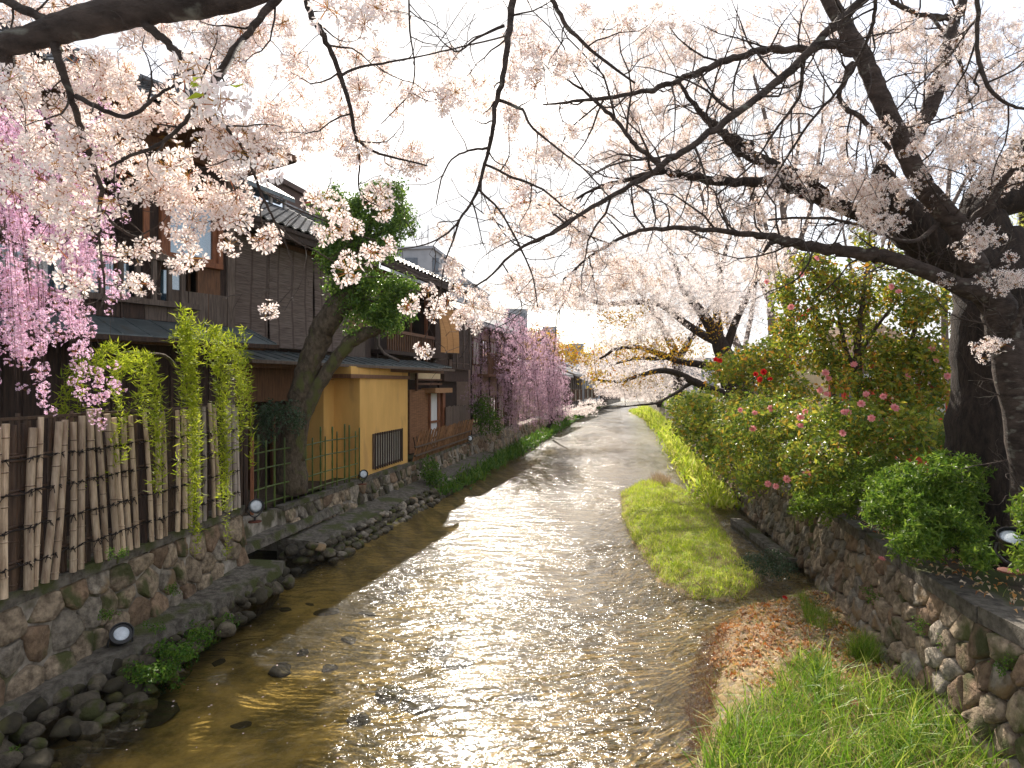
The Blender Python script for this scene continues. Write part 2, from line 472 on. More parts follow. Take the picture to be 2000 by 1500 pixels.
m_leaf_cam = leaf_mat('camellia_leaf', [(0, (.09, .16, .024)), (.35, (.18, .26, .032)), (.62, (.32, .38, .04)), (.82, (.44, .44, .06)), (1, (.46, .28, .035))], .5, .38, gloss=.55)
m_leaf_cam2 = leaf_mat('camellia_tree_leaf', [(0, (.07, .12, .018)), (.3, (.16, .22, .025)), (.6, (.30, .33, .03)), (.84, (.44, .36, .035)), (1, (.48, .20, .03))], .55, .38, gloss=.5)
m_leaf_azalea = leaf_mat('azalea_leaf', [(0, (.07, .14, .014)), (.5, (.15, .24, .02)), (.9, (.26, .33, .04)), (1, (.09, .15, .018))], .46, .45, gloss=.35)
m_leaf_azdark = leaf_mat('azalea_leaf_dark', [(0, (.06, .13, .016)), (.5, (.13, .23, .022)), (1, (.25, .34, .045))], .46, .45, gloss=.35)
m_leaf_maple = leaf_mat('new_maple_leaf', [(0, (.42, .22, .03)), (.4, (.55, .33, .04)), (.75, (.42, .34, .04)), (1, (.40, .12, .03))], .55, .5)
m_leaf_dark = leaf_mat('nandina_leaf', [(0, (.02, .05, .022)), (.6, (.045, .085, .035)), (1, (.08, .12, .06))], .3, .35, gloss=.5)
m_weed = leaf_mat('bank_weed', [(0, (.045, .12, .014)), (.5, (.085, .19, .02)), (1, (.16, .25, .03))], .42, .5, gloss=.25)
m_grass = leaf_mat('tall_grass', [(0, (.07, .17, .012)), (.35, (.16, .31, .02)), (.7, (.32, .46, .04)), (1, (.50, .48, .14))], .45, .45, gloss=.3)
m_turf = leaf_mat('island_grass', [(0, (.34, .46, .03)), (.4, (.55, .64, .06)), (.7, (.72, .70, .20)), (.9, (.22, .40, .025)), (1, (.66, .55, .30))], .5, .5)
m_straw = leaf_mat('dry_straw', [(0, (.40, .30, .20)), (.6, (.55, .44, .32)), (1, (.30, .18, .10))], .3, .7)
m_litter = leaf_mat('dead_leaf', [(0, (.40, .14, .035)), (.2, (.66, .36, .12)), (.45, (.72, .50, .28)), (.7, (.78, .64, .48)), (.88, (.30, .12, .05)), (1, (.52, .18, .04))], .3, .6, gloss=.2)
m_camflower = leaf_mat('camellia_petal', [(0, (.78, .25, .25)), (.6, (.86, .42, .42)), (1, (.80, .33, .36))], .3, .5)
m_camred = leaf_mat('red_camellia_petal', [(0, (.55, .015, .02)), (1, (.70, .04, .04))], .3, .5)
m_fallen = leaf_mat('fallen_petal', [(0, (.80, .62, .62)), (1, (.86, .74, .72))], .3, .6)
m_willow_far = leaf_mat('far_willow_leaf', [(0, (.45, .48, .08)), (1, (.60, .58, .16))], .5, .5)

def side_branches(mb, C, skel, every=.35, l0=.4, l1=1.3, r_max=.011, r_end=.0022, skip=.0, depth=1, flat=.6):
    P, rad = C[:, :3], C[:, 3]
    L = np.concatenate([[0], np.cumsum(np.linalg.norm(np.diff(P, axis=0), axis=1))])
    s_ = skip + rng.random() * every
    while s_ < L[-1]:
        p = np.array([np.interp(s_, L, P[:, c]) for c in range(3)]); r = np.interp(s_, L, rad)
        t = np.array([np.interp(min(s_ + .08, L[-1]), L, P[:, c]) for c in range(3)]) - np.array([np.interp(max(s_ - .08, 0), L, P[:, c]) for c in range(3)])
        t /= np.linalg.norm(t) + 1e-9
        o = rng.normal(size=3); o[1] *= flat; o -= t * (o @ t); o /= np.linalg.norm(o) + 1e-9
        d = t * rng.uniform(.3, .9) + o; d /= np.linalg.norm(d)
        ln = rng.uniform(l0, l1); k = 6; Q = [p]; seg = ln / k
        for i in range(k):
            d = d + rng.normal(size=3) * .26 + np.array([0, 0, .05]); d /= np.linalg.norm(d); Q.append(Q[-1] + d * seg)
        r0 = min(r * .6, r_max); rr = np.linspace(r0, r_end, k + 1); Q = np.array(Q)
        mb.tube(Q, rr, 5, cap=False); skel.extend([(*q, x) for q, x in zip(Q[1:], rr[1:])])
        if depth > 0: side_branches(mb, np.concatenate([Q, rr[:, None]], 1), skel, every * .55, l0 * .4, l1 * .45, r_max * .5, r_end * .8, .1, depth - 1, flat)
        s_ += every * rng.uniform(.6, 1.5)
def clumps(T, n_, spread, rg=rng):
    # every target becomes a run of n_ flower balls crowded together
    k = np.repeat(np.arange(len(T)), n_); return T[k] + rg.normal(size=(len(k), 3)) * spread

# ------------------------------------------------------------------ templates for flowers and leaves
def petal(r, a, cup=.32):
    def p(rr, da, h): return [rr * r * math.cos(a + da), rr * r * math.sin(a + da), h * r]
    return [p(.10, 0, 0), p(.62, -.42, cup * .5), p(.97, -.26, cup), p(.86, 0, cup * .9), p(.97, .26, cup), p(.62, .42, cup * .5)]
def frame_to(d):
    d = np.asarray(d, float); d = d / np.linalg.norm(d)
    a = np.array([0, 0, 1.0]) if abs(d[2]) < .9 else np.array([1.0, 0, 0])
    x = np.cross(a, d); x /= np.linalg.norm(x); y = np.cross(d, x)
    return np.stack([x, y, d], -1)
def pom(nf, Rr, fr, seed, gap=.25, stalk=True, simple=False, petals=5):
    rg = random.Random(seed)
    V, f6, f4, f3s, f3 = [], [], [], [], []
    for i in range(nf):
        t = 1 - (2 - 2 * gap) * (i + .5) / nf - 2 * gap      # leaves a cap open around +Z
        ph = i * 2.39996 + rg.uniform(-.4, .4)
        s_ = math.sqrt(max(0, 1 - t * t))
        d = np.array([s_ * math.cos(ph), s_ * math.sin(ph), t]) + np.array([rg.uniform(-.25, .25) for _ in range(3)])
        d /= np.linalg.norm(d)
        c = d * Rr * rg.uniform(.62, 1.0)
        M = frame_to(d + np.array([rg.uniform(-.35, .35) for _ in range(3)]))
        a0 = rg.uniform(0, 6.28); r = fr * rg.uniform(.85, 1.12); cup = rg.uniform(.2, .6)
        for k in range(petals):
            P = np.array(petal(r, a0 + k * 2 * math.pi / petals + rg.uniform(-.1, .1), cup))
            if simple: P = P[[0, 1, 3, 5]]
            b = len(V); V.extend((P @ M.T + c).tolist())
            if simple: f4.append([b, b + 1, b + 2, b + 3])
            else: f6.append([b, b + 1, b + 2, b + 3]); f6.append([b, b + 3, b + 4, b + 5])
        if stalk:
            b = len(V); w = np.cross(d, [rg.random(), rg.random(), rg.random()]); w = w / (np.linalg.norm(w) + 1e-6) * Rr * .022
            V.extend([(-w).tolist(), w.tolist(), (c + w).tolist(), (c - w).tolist()])
            f3s.append([b, b + 1, b + 2, b + 3])
            b = len(V); e = fr * .17
            q = c + d * fr * .10
            V.extend([(q + M[:, 0] * e).tolist(), (q + M[:, 1] * e).tolist(), (q - M[:, 0] * e).tolist(), (q - M[:, 1] * e).tolist()])
            f3s.append([b, b + 1, b + 2, b + 3])
    TF = []
    if f6: TF.append((np.array(f6), 0))
    if f4: TF.append((np.array(f4), 0))
    if f3s: TF.append((np.array(f3s), 1))
    return (np.array(V), TF)
def leaf_t(L, W, fold=.25, curl=.2):
    V = [[0, 0, 0], [-W / 2, L * .42, fold * W], [0, L * .45, 0], [W / 2, L * .42, fold * W], [0, L, -curl * L]]
    return (np.array(V), [(np.array([[0, 2, 1], [0, 3, 2], [1, 2, 4], [2, 3, 4]]), 0)])
def rosette(r, seed):
    rg = random.Random(seed)
    V, Q = [], []
    for ring, (rr, n_, tilt) in enumerate(((1.0, 8, .25), (.72, 7, .7), (.45, 5, 1.1), (.2, 3, 1.5))):
        for k in range(n_):
            a = 2 * math.pi * k / n_ + ring * .4 + rg.uniform(-.1, .1)
            P = np.array([[.05, 0, 0], [.6, -.33, .25], [1, 0, .30], [.6, .33, .25]]) * r * rr
            P[:, 2] = P[:, 0] * math.sin(tilt) + .12 * r * ring; P[:, 0] *= math.cos(tilt)
            ca, sa = math.cos(a), math.sin(a)
            P = np.stack([P[:, 0] * ca - P[:, 1] * sa, P[:, 0] * sa + P[:, 1] * ca, P[:, 2]], -1)
            b = len(V); V.extend(P.tolist()); Q.append([b, b + 1, b + 2, b + 3])
    return (np.array(V), [(np.array(Q), 0)])

POM_BIG = [pom(17, .052, .0205, s, .22) for s in range(4)]
POM_MID = [pom(9, .050, .021, 10 + s, .2, simple=True) for s in range(4)]
POM_FAR = [pom(6, .085, .05, 20 + s, .1, stalk=False, simple=True, petals=4) for s in range(3)]
POM_PINK = [pom(8, .036, .0165, 30 + s, .2, simple=True, petals=6) for s in range(3)]

# ------------------------------------------------------------------ helpers: trees
def limb(mb, trace, Y=None, jit=.012, sides=8, n=5, skel=None, step=1, m=0):
    """trace: (px, py, width_px[, Y]) points of a limb; returns the smoothed world points"""
    P, W = [], []
    for t in trace:
        y = t[3] if len(t) > 3 else Y
        P.append(at(t[0], t[1], y)); W.append(t[2] / F * y / 2)
    C = catmull(np.array([np.append(p, w) for p, w in zip(P, W)]), n)
    C[:, :3] += rng.normal(size=(len(C), 3)) * np.minimum(jit, C[:, 3:4] * np.where(C[:, 3:4] > .07, .05, .24))
    rad = np.maximum(C[:, 3], .0015) * (1 + rng.normal(size=len(C)) * np.where(C[:, 3] > .07, .012, .045))
    mb.tube(C[:, :3], rad, sides, m=m)
    if skel is not None: skel.extend([(c[0], c[1], c[2], r) for c, r in zip(C[::step], rad[::step])])
    return C

def attach(mb, targets, skel, r0=.0022, droop=.0, sides=3, taper=.55, wig=.12, maxr=.02, thick=.012):
    """grow a twig from the nearest point of the skeleton to every target, nearest targets first"""
    S = np.zeros((len(skel) + len(targets) * 4, 4)); S[:len(skel)] = np.array(skel); ns = len(skel)
    T = np.asarray(targets)
    d0 = np.full(len(T), 1e9)
    base = S[:ns, :3]
    for i in range(0, len(T), 400):
        D = np.linalg.norm(T[i:i + 400, None] - base[None], axis=2); d0[i:i + 400] = D.min(1)
    dirs = []
    out = np.zeros((len(T), 3))
    for i in np.argsort(d0):
        t = T[i]
        D = np.linalg.norm(S[:ns, :3] - t, axis=1)
        j = int(D.argmin()); q = S[j]; L = D[j]
        if L < 1e-3: out[i] = (0, 0, 1); continue
        v = t - q[:3]
        rb = min(q[3] * .7, r0 + L * thick, maxr)
        k = 4 if L > .08 else 2
        off = rng.normal(size=3) * L * wig
        ts = np.linspace(0, 1, k + 1)
        P = q[:3] + v * ts[:, None] + np.sin(ts * math.pi)[:, None] * off
        P[:, 2] += droop * L * np.sin(ts * math.pi)
        rr = rb + (r0 * taper - rb) * ts
        rr = np.maximum(rr, r0 * taper)
        mb.tube(P, rr, sides, cap=False)
        m_ = min(k, 4)
        S[ns:ns + m_, :3] = P[1:m_ + 1]; S[ns:ns + m_, 3] = rr[1:m_ + 1]; ns += m_
        out[i] = v / L
    return out

def blobs(lst, rg=rng):
    """(px, py, rx, ry, Y0, Y1, n) -> world points spread inside the ellipsoids"""
    P = []
    for px, py, rx, ry, Y0, Y1, n_ in lst:
        u = rg.normal(size=(n_, 3)); u /= np.linalg.norm(u, axis=1)[:, None]; u *= rg.random((n_, 1)) ** (1 / 2.4)
        Y = (Y0 + Y1) / 2 + u[:, 2] * (Y1 - Y0) / 2
        P.append(np.stack([(px + u[:, 0] * rx - 1000) / F * Y, Y, CAM_Z - (py + u[:, 1] * ry - 750) / F * Y], -1))
    return np.concatenate(P)
# ================================================================== SETTING: channel, walls, ground
def polyline(P):
    P = np.array(P, float); d = np.linalg.norm(np.diff(P, axis=0), axis=1); S = np.concatenate([[0], np.cumsum(d)])
    def pos(s):
        return np.stack([np.interp(s, S, P[:, 0]), np.interp(s, S, P[:, 1])], -1)
    def nor(s, side):
        e = .4
        t = pos(np.clip(np.asarray(s) + e, 0, S[-1])) - pos(np.clip(np.asarray(s) - e, 0, S[-1]))
        t /= np.linalg.norm(t, axis=-1, keepdims=True)
        return np.stack([t[..., 1], -t[..., 0]], -1) * side
    return pos, nor, S[-1]

LEFT_A = [(-5.37, 2.5), (-5.02, 6), (-4.66, 10.6)]
LEFT_B = [(-4.95, 10.9), (-4.80, 11.8), (-3.88, 15.9), (-3.18, 19.2), (-1.78, 26.7)]
LEFT_C = [(-1.78, 26.7), (.8, 36), (4.7, 56), (11, 85), (22, 125)]
RIGHT = [(4.25, 2.5), (4.42, 5.5), (4.62, 6.8), (5.75, 11.8), (7.15, 20.7), (9.3, 32), (12.2, 46), (16.5, 75), (27, 125)]

def wall_body(name, line, z0, z1, thick, side, m, batter=.12, parent=None, kind=None, n=None):
    pos, nor, L = polyline(line)
    n = n or max(3, int(L / .6))
    s = np.linspace(0, L, n)
    P, N = pos(s), nor(s, side)
    b = MB(); V = []
    for p, q in zip(P, N):
        V += [[*(p + q * batter), z0], [*p, z1], [*(p - q * thick), z1], [*(p - q * thick), z0]]
    i = np.arange(n - 1)[:, None] * 4; j = np.arange(4)[None]; j2 = (j + 1) % 4
    b.add(V, [np.stack([i + j, i + j2, i + 4 + j2, i + 4 + j], -1).reshape(-1, 4), np.arange(4)[::-1], np.arange(4) + (n - 1) * 4])
    return b.build(name, m, parent, kind=kind)

def clip(poly, a, b):
    """keep the part of poly closer to a than to b"""
    mx, my = (a[0] + b[0]) / 2, (a[1] + b[1]) / 2; nx, ny = b[0] - a[0], b[1] - a[1]
    out = []
    for k in range(len(poly)):
        p, q = poly[k], poly[(k + 1) % len(poly)]
        dp = (p[0] - mx) * nx + (p[1] - my) * ny; dq = (q[0] - mx) * nx + (q[1] - my) * ny
        if dp <= 0: out.append(p)
        if (dp < 0) != (dq < 0):
            t = dp / (dp - dq + 1e-12); out.append((p[0] + (q[0] - p[0]) * t, p[1] + (q[1] - p[1]) * t))
    return out
def cells(s0, s1, z0, z1, size, aspect=1.0, jit=.38, skip=.04):
    nx = max(1, int((s1 - s0) / (size * aspect))); nz = max(1, int((z1 - z0) / size))
    pts = []
    for r in range(nz):
        for c in range(nx):
            pts.append((s0 + (c + .5 + (.5 if r % 2 else 0) + random.uniform(-jit, jit)) * (s1 - s0) / nx,
                        z0 + (r + .5 + random.uniform(-jit, jit)) * (z1 - z0) / nz))
    out = []
    for i, p in enumerate(pts):
        if random.random() < skip: continue
        poly = [(s0, z0), (s1, z0), (s1, z1), (s0, z1)]
        for j, q in enumerate(pts):
            if i != j and abs(q[0] - p[0]) < 3 * size * aspect and abs(q[1] - p[1]) < 3 * size:
                poly = clip(poly, p, q)
                if len(poly) < 3: break
        if len(poly) < 3: continue
        out.append((p, poly))
    return out
def stone_mesh(mb, cell, pos, nor, side, batf, depth, gap=.02):
    p, poly = cell
    A = np.array(poly); c = A.mean(0)
    # round the corners once, and shrink away from the joint
    B = []
    for k in range(len(A)):
        a, b = A[k], A[(k + 1) % len(A)]
        B += [a * .88 + b * .12, a * .12 + b * .88]
    B = np.array(B); d = B - c; L = np.linalg.norm(d, axis=1)
    if L.min() < .02: return False
    g = np.clip(1 - (gap * random.uniform(.5, 1.8)) / L, .3, 1)
    B = c + d * g[:, None]
    k = len(B); size = L.mean()
    dp = depth * random.uniform(.6, 1.4)
    tilt = np.array([random.uniform(-.25, .25), random.uniform(-.25, .25)])
    rings = [(1.0, -.03), (.975, dp * .62), (.88, dp * .95), (.5, dp * 1.02)]
    V = []
    for sc, h in rings:
        Q = c + (B - c) * sc
        hh = h + ((Q - c) @ tilt) * (1 if h > 0 else 0) + (np.array([random.uniform(-.22, .22) for _ in range(k)]) * dp if h > 0 else 0)
        V.append((Q, hh))
    V.append((c[None], np.array([dp * random.uniform(.9, 1.3)])))
    W = []
    for Q, h in V:
        xy = pos(Q[:, 0]); n_ = nor(Q[:, 0], side)
        off = np.broadcast_to(batf(Q[:, 1]) + h, (len(Q),))
        xy = xy + n_ * off[:, None]
        W.append(np.concatenate([xy, Q[:, 1:2]], 1))
    W = np.concatenate(W)
    i = np.arange(3)[:, None] * k; j = np.arange(k)[None]; j2 = (j + 1) % k
    q = np.stack([i + j, i + j2, i + k + j2, i + k + j], -1).reshape(-1, 4)
    if side < 0: q = q[:, ::-1]
    t = np.stack([np.arange(k) + 3 * k, (np.arange(k) + 1) % k + 3 * k, np.full(k, 4 * k)], -1)
    if side < 0: t = t[:, ::-1]
    mb.add(W, [q, t])
    return True
def stone_face(parent, line, s0, s1, z0, z1, size, side, batter, depth, mats, limit=300, aspect=1.15, gap=.02, skip=.04):
    pos, nor, L = polyline(line)
    batf = lambda z: batter * (z1 - z) / (z1 - z0)
    cs = cells(s0, min(s1, L), z0, z1, size, aspect, skip=skip)
    cs.sort(key=lambda c: c[0][0])
    rest = MB()
    for i, c in enumerate(cs):
        if i < limit:
            b = MB()
            if stone_mesh(b, c, pos, nor, side, batf, depth, gap):
                b.build('stone', random.choice(mats), parent, smooth=True)
        else:
            stone_mesh(rest, c, pos, nor, side, batf, depth, gap)
    if rest.n: rest.build('far_stones', m_stone_far, parent, smooth=True, kind='stuff')

# --- terraces on both sides: one ground object reaching the horizon
g = MB()
def strip(line, zs, xfar, side, sub=1):
    for (a, b), (za, zb) in zip(zip(line[:-1], line[1:]), zip(zs[:-1], zs[1:])):
        ax, bx = a[0] - .12 * side, b[0] - .12 * side
        xs = [0, .02, .15, 1]
        for u, v in zip(xs[:-1], xs[1:]):
            q = [[ax + (xfar - ax) * u, a[1], za], [bx + (xfar - bx) * u, b[1], zb], [bx + (xfar - bx) * v, b[1], zb], [ax + (xfar - ax) * v, a[1], za]]
            g.add(q, [np.array([3, 2, 1, 0] if side > 0 else [0, 1, 2, 3])])
LEFTG = [(-8, -40), (-5.6, 2.5), (-5.2, 6), (-4.9, 10.6), (-5.0, 10.9)] + LEFT_B[1:] + LEFT_C[1:]
zl = [1.0] * 2 + [1.0] * (len(LEFTG) - 3) + [1.15]
strip(LEFTG, zl, -900, 1)
RIGHTG = [(6, -40)] + RIGHT
strip(RIGHTG, [1.25] * len(RIGHTG[:-1]) + [1.15], 900, -1)
g.add([[-900, 125, 1.15], [900, 125, 1.15], [900, 1800, 1.15], [-900, 1800, 1.15]], [np.array([0, 1, 2, 3])])
g.build('ground', m_soil, kind='structure', origin=(0, 0, 1))

# --- river bed with the grassy bar and the near gravel bank
BAR = np.array([onz(x, y)[:2] for x, y in ((1213, 965), (1215, 1010), (1238, 1060), (1290, 1138), (1355, 1172), (1440, 1172), (1490, 1140), (1440, 1085), (1415, 1040), (1390, 1000), (1330, 955), (1290, 940), (1250, 945))])
BANK = np.array([onz(x, y)[:2] for x, y in ((1350, 1600), (1385, 1420), (1392, 1330), (1405, 1240), (1450, 1192), (1530, 1170), (1600, 1150))] + [[6.5, 11.2], [6.5, 2.0], [2.2, 2.0]])
FARBANK = np.array([onz(x, y)[:2] for x, y in ((1228, 803), (1262, 822), (1300, 848), (1325, 885), (1345, 905))] + [[9.5, 25], [11, 30], [14, 46], [18, 76], [15.5, 80]])
LEFTB = np.array([(-3.6, 12.3), (-2.85, 15), (-1.95, 19.7), (-.75, 26), (.1, 29.6), (5.6, 56), (12.5, 88), (9, 88), (3, 56), (-1.5, 34), (-3.5, 26), (-5, 16)])
def sdist(P, poly):
    """signed distance, positive inside"""
    x, y = P[:, 0], P[:, 1]; d = np.full(len(P), 1e9); ins = np.zeros(len(P), bool)
    for k in range(len(poly)):
        a, b = poly[k], poly[(k + 1) % len(poly)]
        e = b - a; w = P - a
        t = np.clip((w @ e) / (e @ e), 0, 1)
        d = np.minimum(d, np.linalg.norm(w - t[:, None] * e, axis=1))
        c = ((a[1] > y) != (b[1] > y)) & (x < (b[0] - a[0]) * (y - a[1]) / (b[1] - a[1] + 1e-12) + a[0])
        ins ^= c
    return np.where(ins, d, -d)
def wob(P, f, ph=0):
    return np.sin(P[:, 0] * f + ph + np.sin(P[:, 1] * f * .7 + ph)) * np.cos(P[:, 1] * f * .9 + 1.3 * ph)
def bed_z(P):
    w = .07 * wob(P, 5.3) + .05 * wob(P, 11, 2) + .03 * wob(P, 23, 1)
    z = np.full(len(P), -.34) + .04 * wob(P, 2.1, 1)
    xr = np.interp(P[:, 1], [q[1] for q in RIGHT], [q[0] for q in RIGHT])
    z += np.clip((P[:, 0] - (xr - 5.0)) / 5.0, 0, 1) * .22
    for poly, top, sl in ((BAR, .15, .45), (BANK, .12, .35), (FARBANK, .16, .35), (LEFTB, .14, .5)):
        d = sdist(P, poly) + w
        z = np.where(d > -.6, np.maximum(z, np.minimum(top + .02 * wob(P, 9), d * sl)), z)
    return z
LX = lambda Y: np.interp(Y, [2, 6, 10.6, 11, 15.9, 19.2, 26.7, 36, 56, 85, 125], [-5.3, -5.1, -4.8, -5.6, -4.3, -3.5, -2.1, .5, 4.3, 10.5, 21.5])
RX = lambda Y: np.interp(Y, [q[1] for q in RIGHT], [q[0] + .4 for q in RIGHT])
def channel_grid(ys, nx, zf, name, m):
    V = []
    for y in ys:
        xs = np.linspace(LX(y), RX(y), nx); V.append(np.stack([xs, np.full(nx, y), np.zeros(nx)], -1))
    V = np.concatenate(V); V[:, 2] = zf(V[:, :2])
    i = np.arange(len(ys) - 1)[:, None] * nx; j = np.arange(nx - 1)[None]
    b = MB(); b.add(V, [np.stack([i + j, i + j + 1, i + nx + j + 1, i + nx + j], -1).reshape(-1, 4)])
    return b.build(name, m, smooth=True, kind='structure', origin=(0, 10, 0))
ys_bed = np.concatenate([np.linspace(2, 14, 150), np.linspace(14.1, 30, 90), np.linspace(30.5, 125, 80)])

m, n, l = new_mat('river_bed')          # sand, gravel, algae
out = n.new('ShaderNodeOutputMaterial'); p = n.new('ShaderNodeBsdfPrincipled'); p.inputs['Roughness'].default_value = .85
p.inputs['Specular IOR Level'].default_value = .2
tc = n.new('ShaderNodeTexCoord')
v1 = n.new('ShaderNodeTexVoronoi'); v1.inputs['Scale'].default_value = 16; v1.inputs['Randomness'].default_value = 1
l.new(tc.outputs['Object'], v1.inputs['Vector'])
c1 = n.new('ShaderNodeValToRGB'); e = c1.color_ramp.elements
e[0].position = 0; e[0].color = (.13, .085, .04, 1); e[1].position = 1; e[1].color = (.40, .30, .17, 1)
e2 = e.new(.45); e2.color = (.34, .24, .12, 1); e3 = e.new(.8); e3.color = (.15, .13, .11, 1)
sx = n.new('ShaderNodeSeparateColor'); l.new(v1.outputs['Color'], sx.inputs[0]); l.new(sx.outputs[0], c1.inputs['Fac'])
n1 = n.new('ShaderNodeTexNoise'); n1.inputs['Scale'].default_value = 1.7; n1.inputs['Detail'].default_value = 9; n1.inputs['Roughness'].default_value = .68
l.new(tc.outputs['Object'], n1.inputs['Vector'])
c2 = n.new('ShaderNodeValToRGB'); c2.color_ramp.elements[0].position = .40; c2.color_ramp.elements[1].position = .62
c2.color_ramp.elements[0].color = (.13, .105, .035, 1); c2.color_ramp.elements[1].color = (.46, .34, .13, 1)
l.new(n1.outputs['Fac'], c2.inputs['Fac'])
# gravelly on the right side of the channel, sandy on the left
sp = n.new('ShaderNodeSeparateXYZ'); l.new(tc.outputs['Object'], sp.inputs[0])
mr = n.new('ShaderNodeMapRange'); mr.inputs['From Min'].default_value = -1.5; mr.inputs['From Max'].default_value = 1.5
mr.inputs['To Min'].default_value = .15; mr.inputs['To Max'].default_value = .85
l.new(sp.outputs['X'], mr.inputs['Value'])
mx = n.new('ShaderNodeMixRGB'); l.new(mr.outputs[0], mx.inputs['Fac']); l.new(c2.outputs[0], mx.inputs['Color1']); l.new(c1.outputs[0], mx.inputs['Color2'])
# the bar that stands above the water is mossy
mz = n.new('ShaderNodeMapRange'); mz.inputs['From Min'].default_value = .02; mz.inputs['From Max'].default_value = .07; l.new(sp.outputs['Z'], mz.inputs['Value'])
my = n.new('ShaderNodeMath'); my.operation = 'GREATER_THAN'; my.inputs[1].default_value = -.25; l.new(sp.outputs['Y'], my.inputs[0])
mm = n.new('ShaderNodeMath'); mm.operation = 'MULTIPLY'; l.new(mz.outputs[0], mm.inputs[0]); l.new(my.outputs[0], mm.inputs[1])
n5 = n.new('ShaderNodeTexNoise'); n5.inputs['Scale'].default_value = 7; n5.inputs['Detail'].default_value = 6; l.new(tc.outputs['Object'], n5.inputs['Vector'])
c5 = n.new('ShaderNodeValToRGB'); c5.color_ramp.elements[0].position = .38; c5.color_ramp.elements[1].position = .62
c5.color_ramp.elements[0].color = (.20, .16, .06, 1); c5.color_ramp.elements[1].color = (.28, .36, .05, 1); l.new(n5.outputs['Fac'], c5.inputs['Fac'])
mo = n.new('ShaderNodeMixRGB'); l.new(mm.outputs[0], mo.inputs['Fac']); l.new(mx.outputs[0], mo.inputs['Color1']); l.new(c5.outputs[0], mo.inputs['Color2'])
l.new(mo.outputs[0], p.inputs['Base Color'])
bp = n.new('ShaderNodeBump'); bp.inputs['Strength'].default_value = .8; bp.inputs['Distance'].default_value = .02; bp.invert = True
l.new(v1.outputs['Distance'], bp.inputs['Height']); l.new(bp.outputs[0], p.inputs['Normal']); l.new(p.outputs[0], out.inputs[0])
m_bed = m
channel_grid(ys_bed, 110, bed_z, 'riverbed', m_bed)

m, n, l = new_mat('river_water')
out = n.new('ShaderNodeOutputMaterial')
tc = n.new('ShaderNodeTexCoord')
def wnoise(sc, rot, scale, detail, dist):
    mp = n.new('ShaderNodeMapping'); mp.inputs['Scale'].default_value = sc; mp.inputs['Rotation'].default_value = (0, 0, R(rot))
    l.new(tc.outputs['Object'], mp.inputs[0])
    z = n.new('ShaderNodeTexNoise'); z.inputs['Scale'].default_value = scale; z.inputs['Detail'].default_value = detail
    z.inputs['Distortion'].default_value = dist; z.inputs['Roughness'].default_value = .55
    l.new(mp.outputs[0], z.inputs['Vector']); return z.outputs['Fac']
a = wnoise((.6, 1.35, 1), -14, 2.0, 2, 1.0)
b_ = wnoise((1, 1.8, 1), 12, 7.5, 3, 1.2)
glide = wnoise((1, .5, 1), 0, .55, 2, .4)
mg = n.new('ShaderNodeMapRange'); mg.inputs['From Min'].default_value = .38; mg.inputs['From Max'].default_value = .64; mg.inputs['To Min'].default_value = .30; mg.inputs['To Max'].default_value = 1.0
l.new(glide, mg.inputs['Value'])
b1 = n.new('ShaderNodeBump'); b1.inputs['Distance'].default_value = .12; l.new(mg.outputs[0], b1.inputs['Strength'])
l.new(a, b1.inputs['Height'])
b2 = n.new('ShaderNodeBump'); b2.inputs['Distance'].default_value = .026; l.new(mg.outputs[0], b2.inputs['Strength'])
l.new(b_, b2.inputs['Height']); l.new(b1.outputs[0], b2.inputs['Normal'])
# calm water in the lee of the left bank
gl0 = n.new('ShaderNodeBsdfGlossy'); gl0.inputs['Roughness'].default_value = .11; gl0.inputs['Color'].default_value = (.72, .73, .74, 1)
l.new(b2.outputs[0], gl0.inputs['Normal'])
gl1 = n.new('ShaderNodeBsdfGlossy'); gl1.inputs['Roughness'].default_value = .36; gl1.inputs['Color'].default_value = (1, 1, 1, 1)
l.new(b2.outputs[0], gl1.inputs['Normal'])
gl = n.new('ShaderNodeMixShader'); gl.inputs[0].default_value = .10
l.new(gl0.outputs[0], gl.inputs[1]); l.new(gl1.outputs[0], gl.inputs[2])
tr = n.new('ShaderNodeBsdfTransparent'); tr.inputs['Color'].default_value = (.95, .90, .68, 1)
fz = n.new('ShaderNodeFresnel'); fz.inputs['IOR'].default_value = 1.33; l.new(b2.outputs[0], fz.inputs['Normal'])
mx = n.new('ShaderNodeMixShader'); l.new(fz.outputs[0], mx.inputs[0]); l.new(tr.outputs[0], mx.inputs[1]); l.new(gl.outputs[0], mx.inputs[2])
l.new(mx.outputs[0], out.inputs[0])
m_water = m
channel_grid(np.concatenate([np.linspace(2, 30, 30), np.linspace(32, 125, 30)]), 12, lambda P: np.zeros(len(P)), 'river_water', m_water)

# --- left bank walls
STONES = [m_stone, m_stone, m_stone2, m_stone3]
lw = thing('stone_wall', (-5.0, 6.5, 0), 'low wall of large irregular stones in pale mortar carrying the tall bamboo pole fence', 'wall')
wall_body('mortar_body', LEFT_A, .2, 1.24, .45, 1, m_mortar, parent=lw)
pos_, nor_, L_ = polyline(LEFT_A)
stone_face(lw, LEFT_A, .3, 8.1, .30, 1.23, .235, 1, .12, .045, STONES, 300, 1.5, .013, .05)
for k in range(5):
    s0, s1 = .2 + k * 1.62, .2 + (k + 1) * 1.62 - .015
    b = MB()
    for (sa, sb) in ((s0, s1),):
        pa, pb = pos_(sa), pos_(min(sb, L_)); na = nor_((sa + sb) / 2, 1)
        P = [[*(q + na * o), z] for z in (1.235 + .01 * (k % 2), 1.355 + .006 * (k % 3)) for o in (-.30, .06) for q in (pa, pb)]
        b.hexa(P)
    b.build('coping_slab', m_concrete, lw)

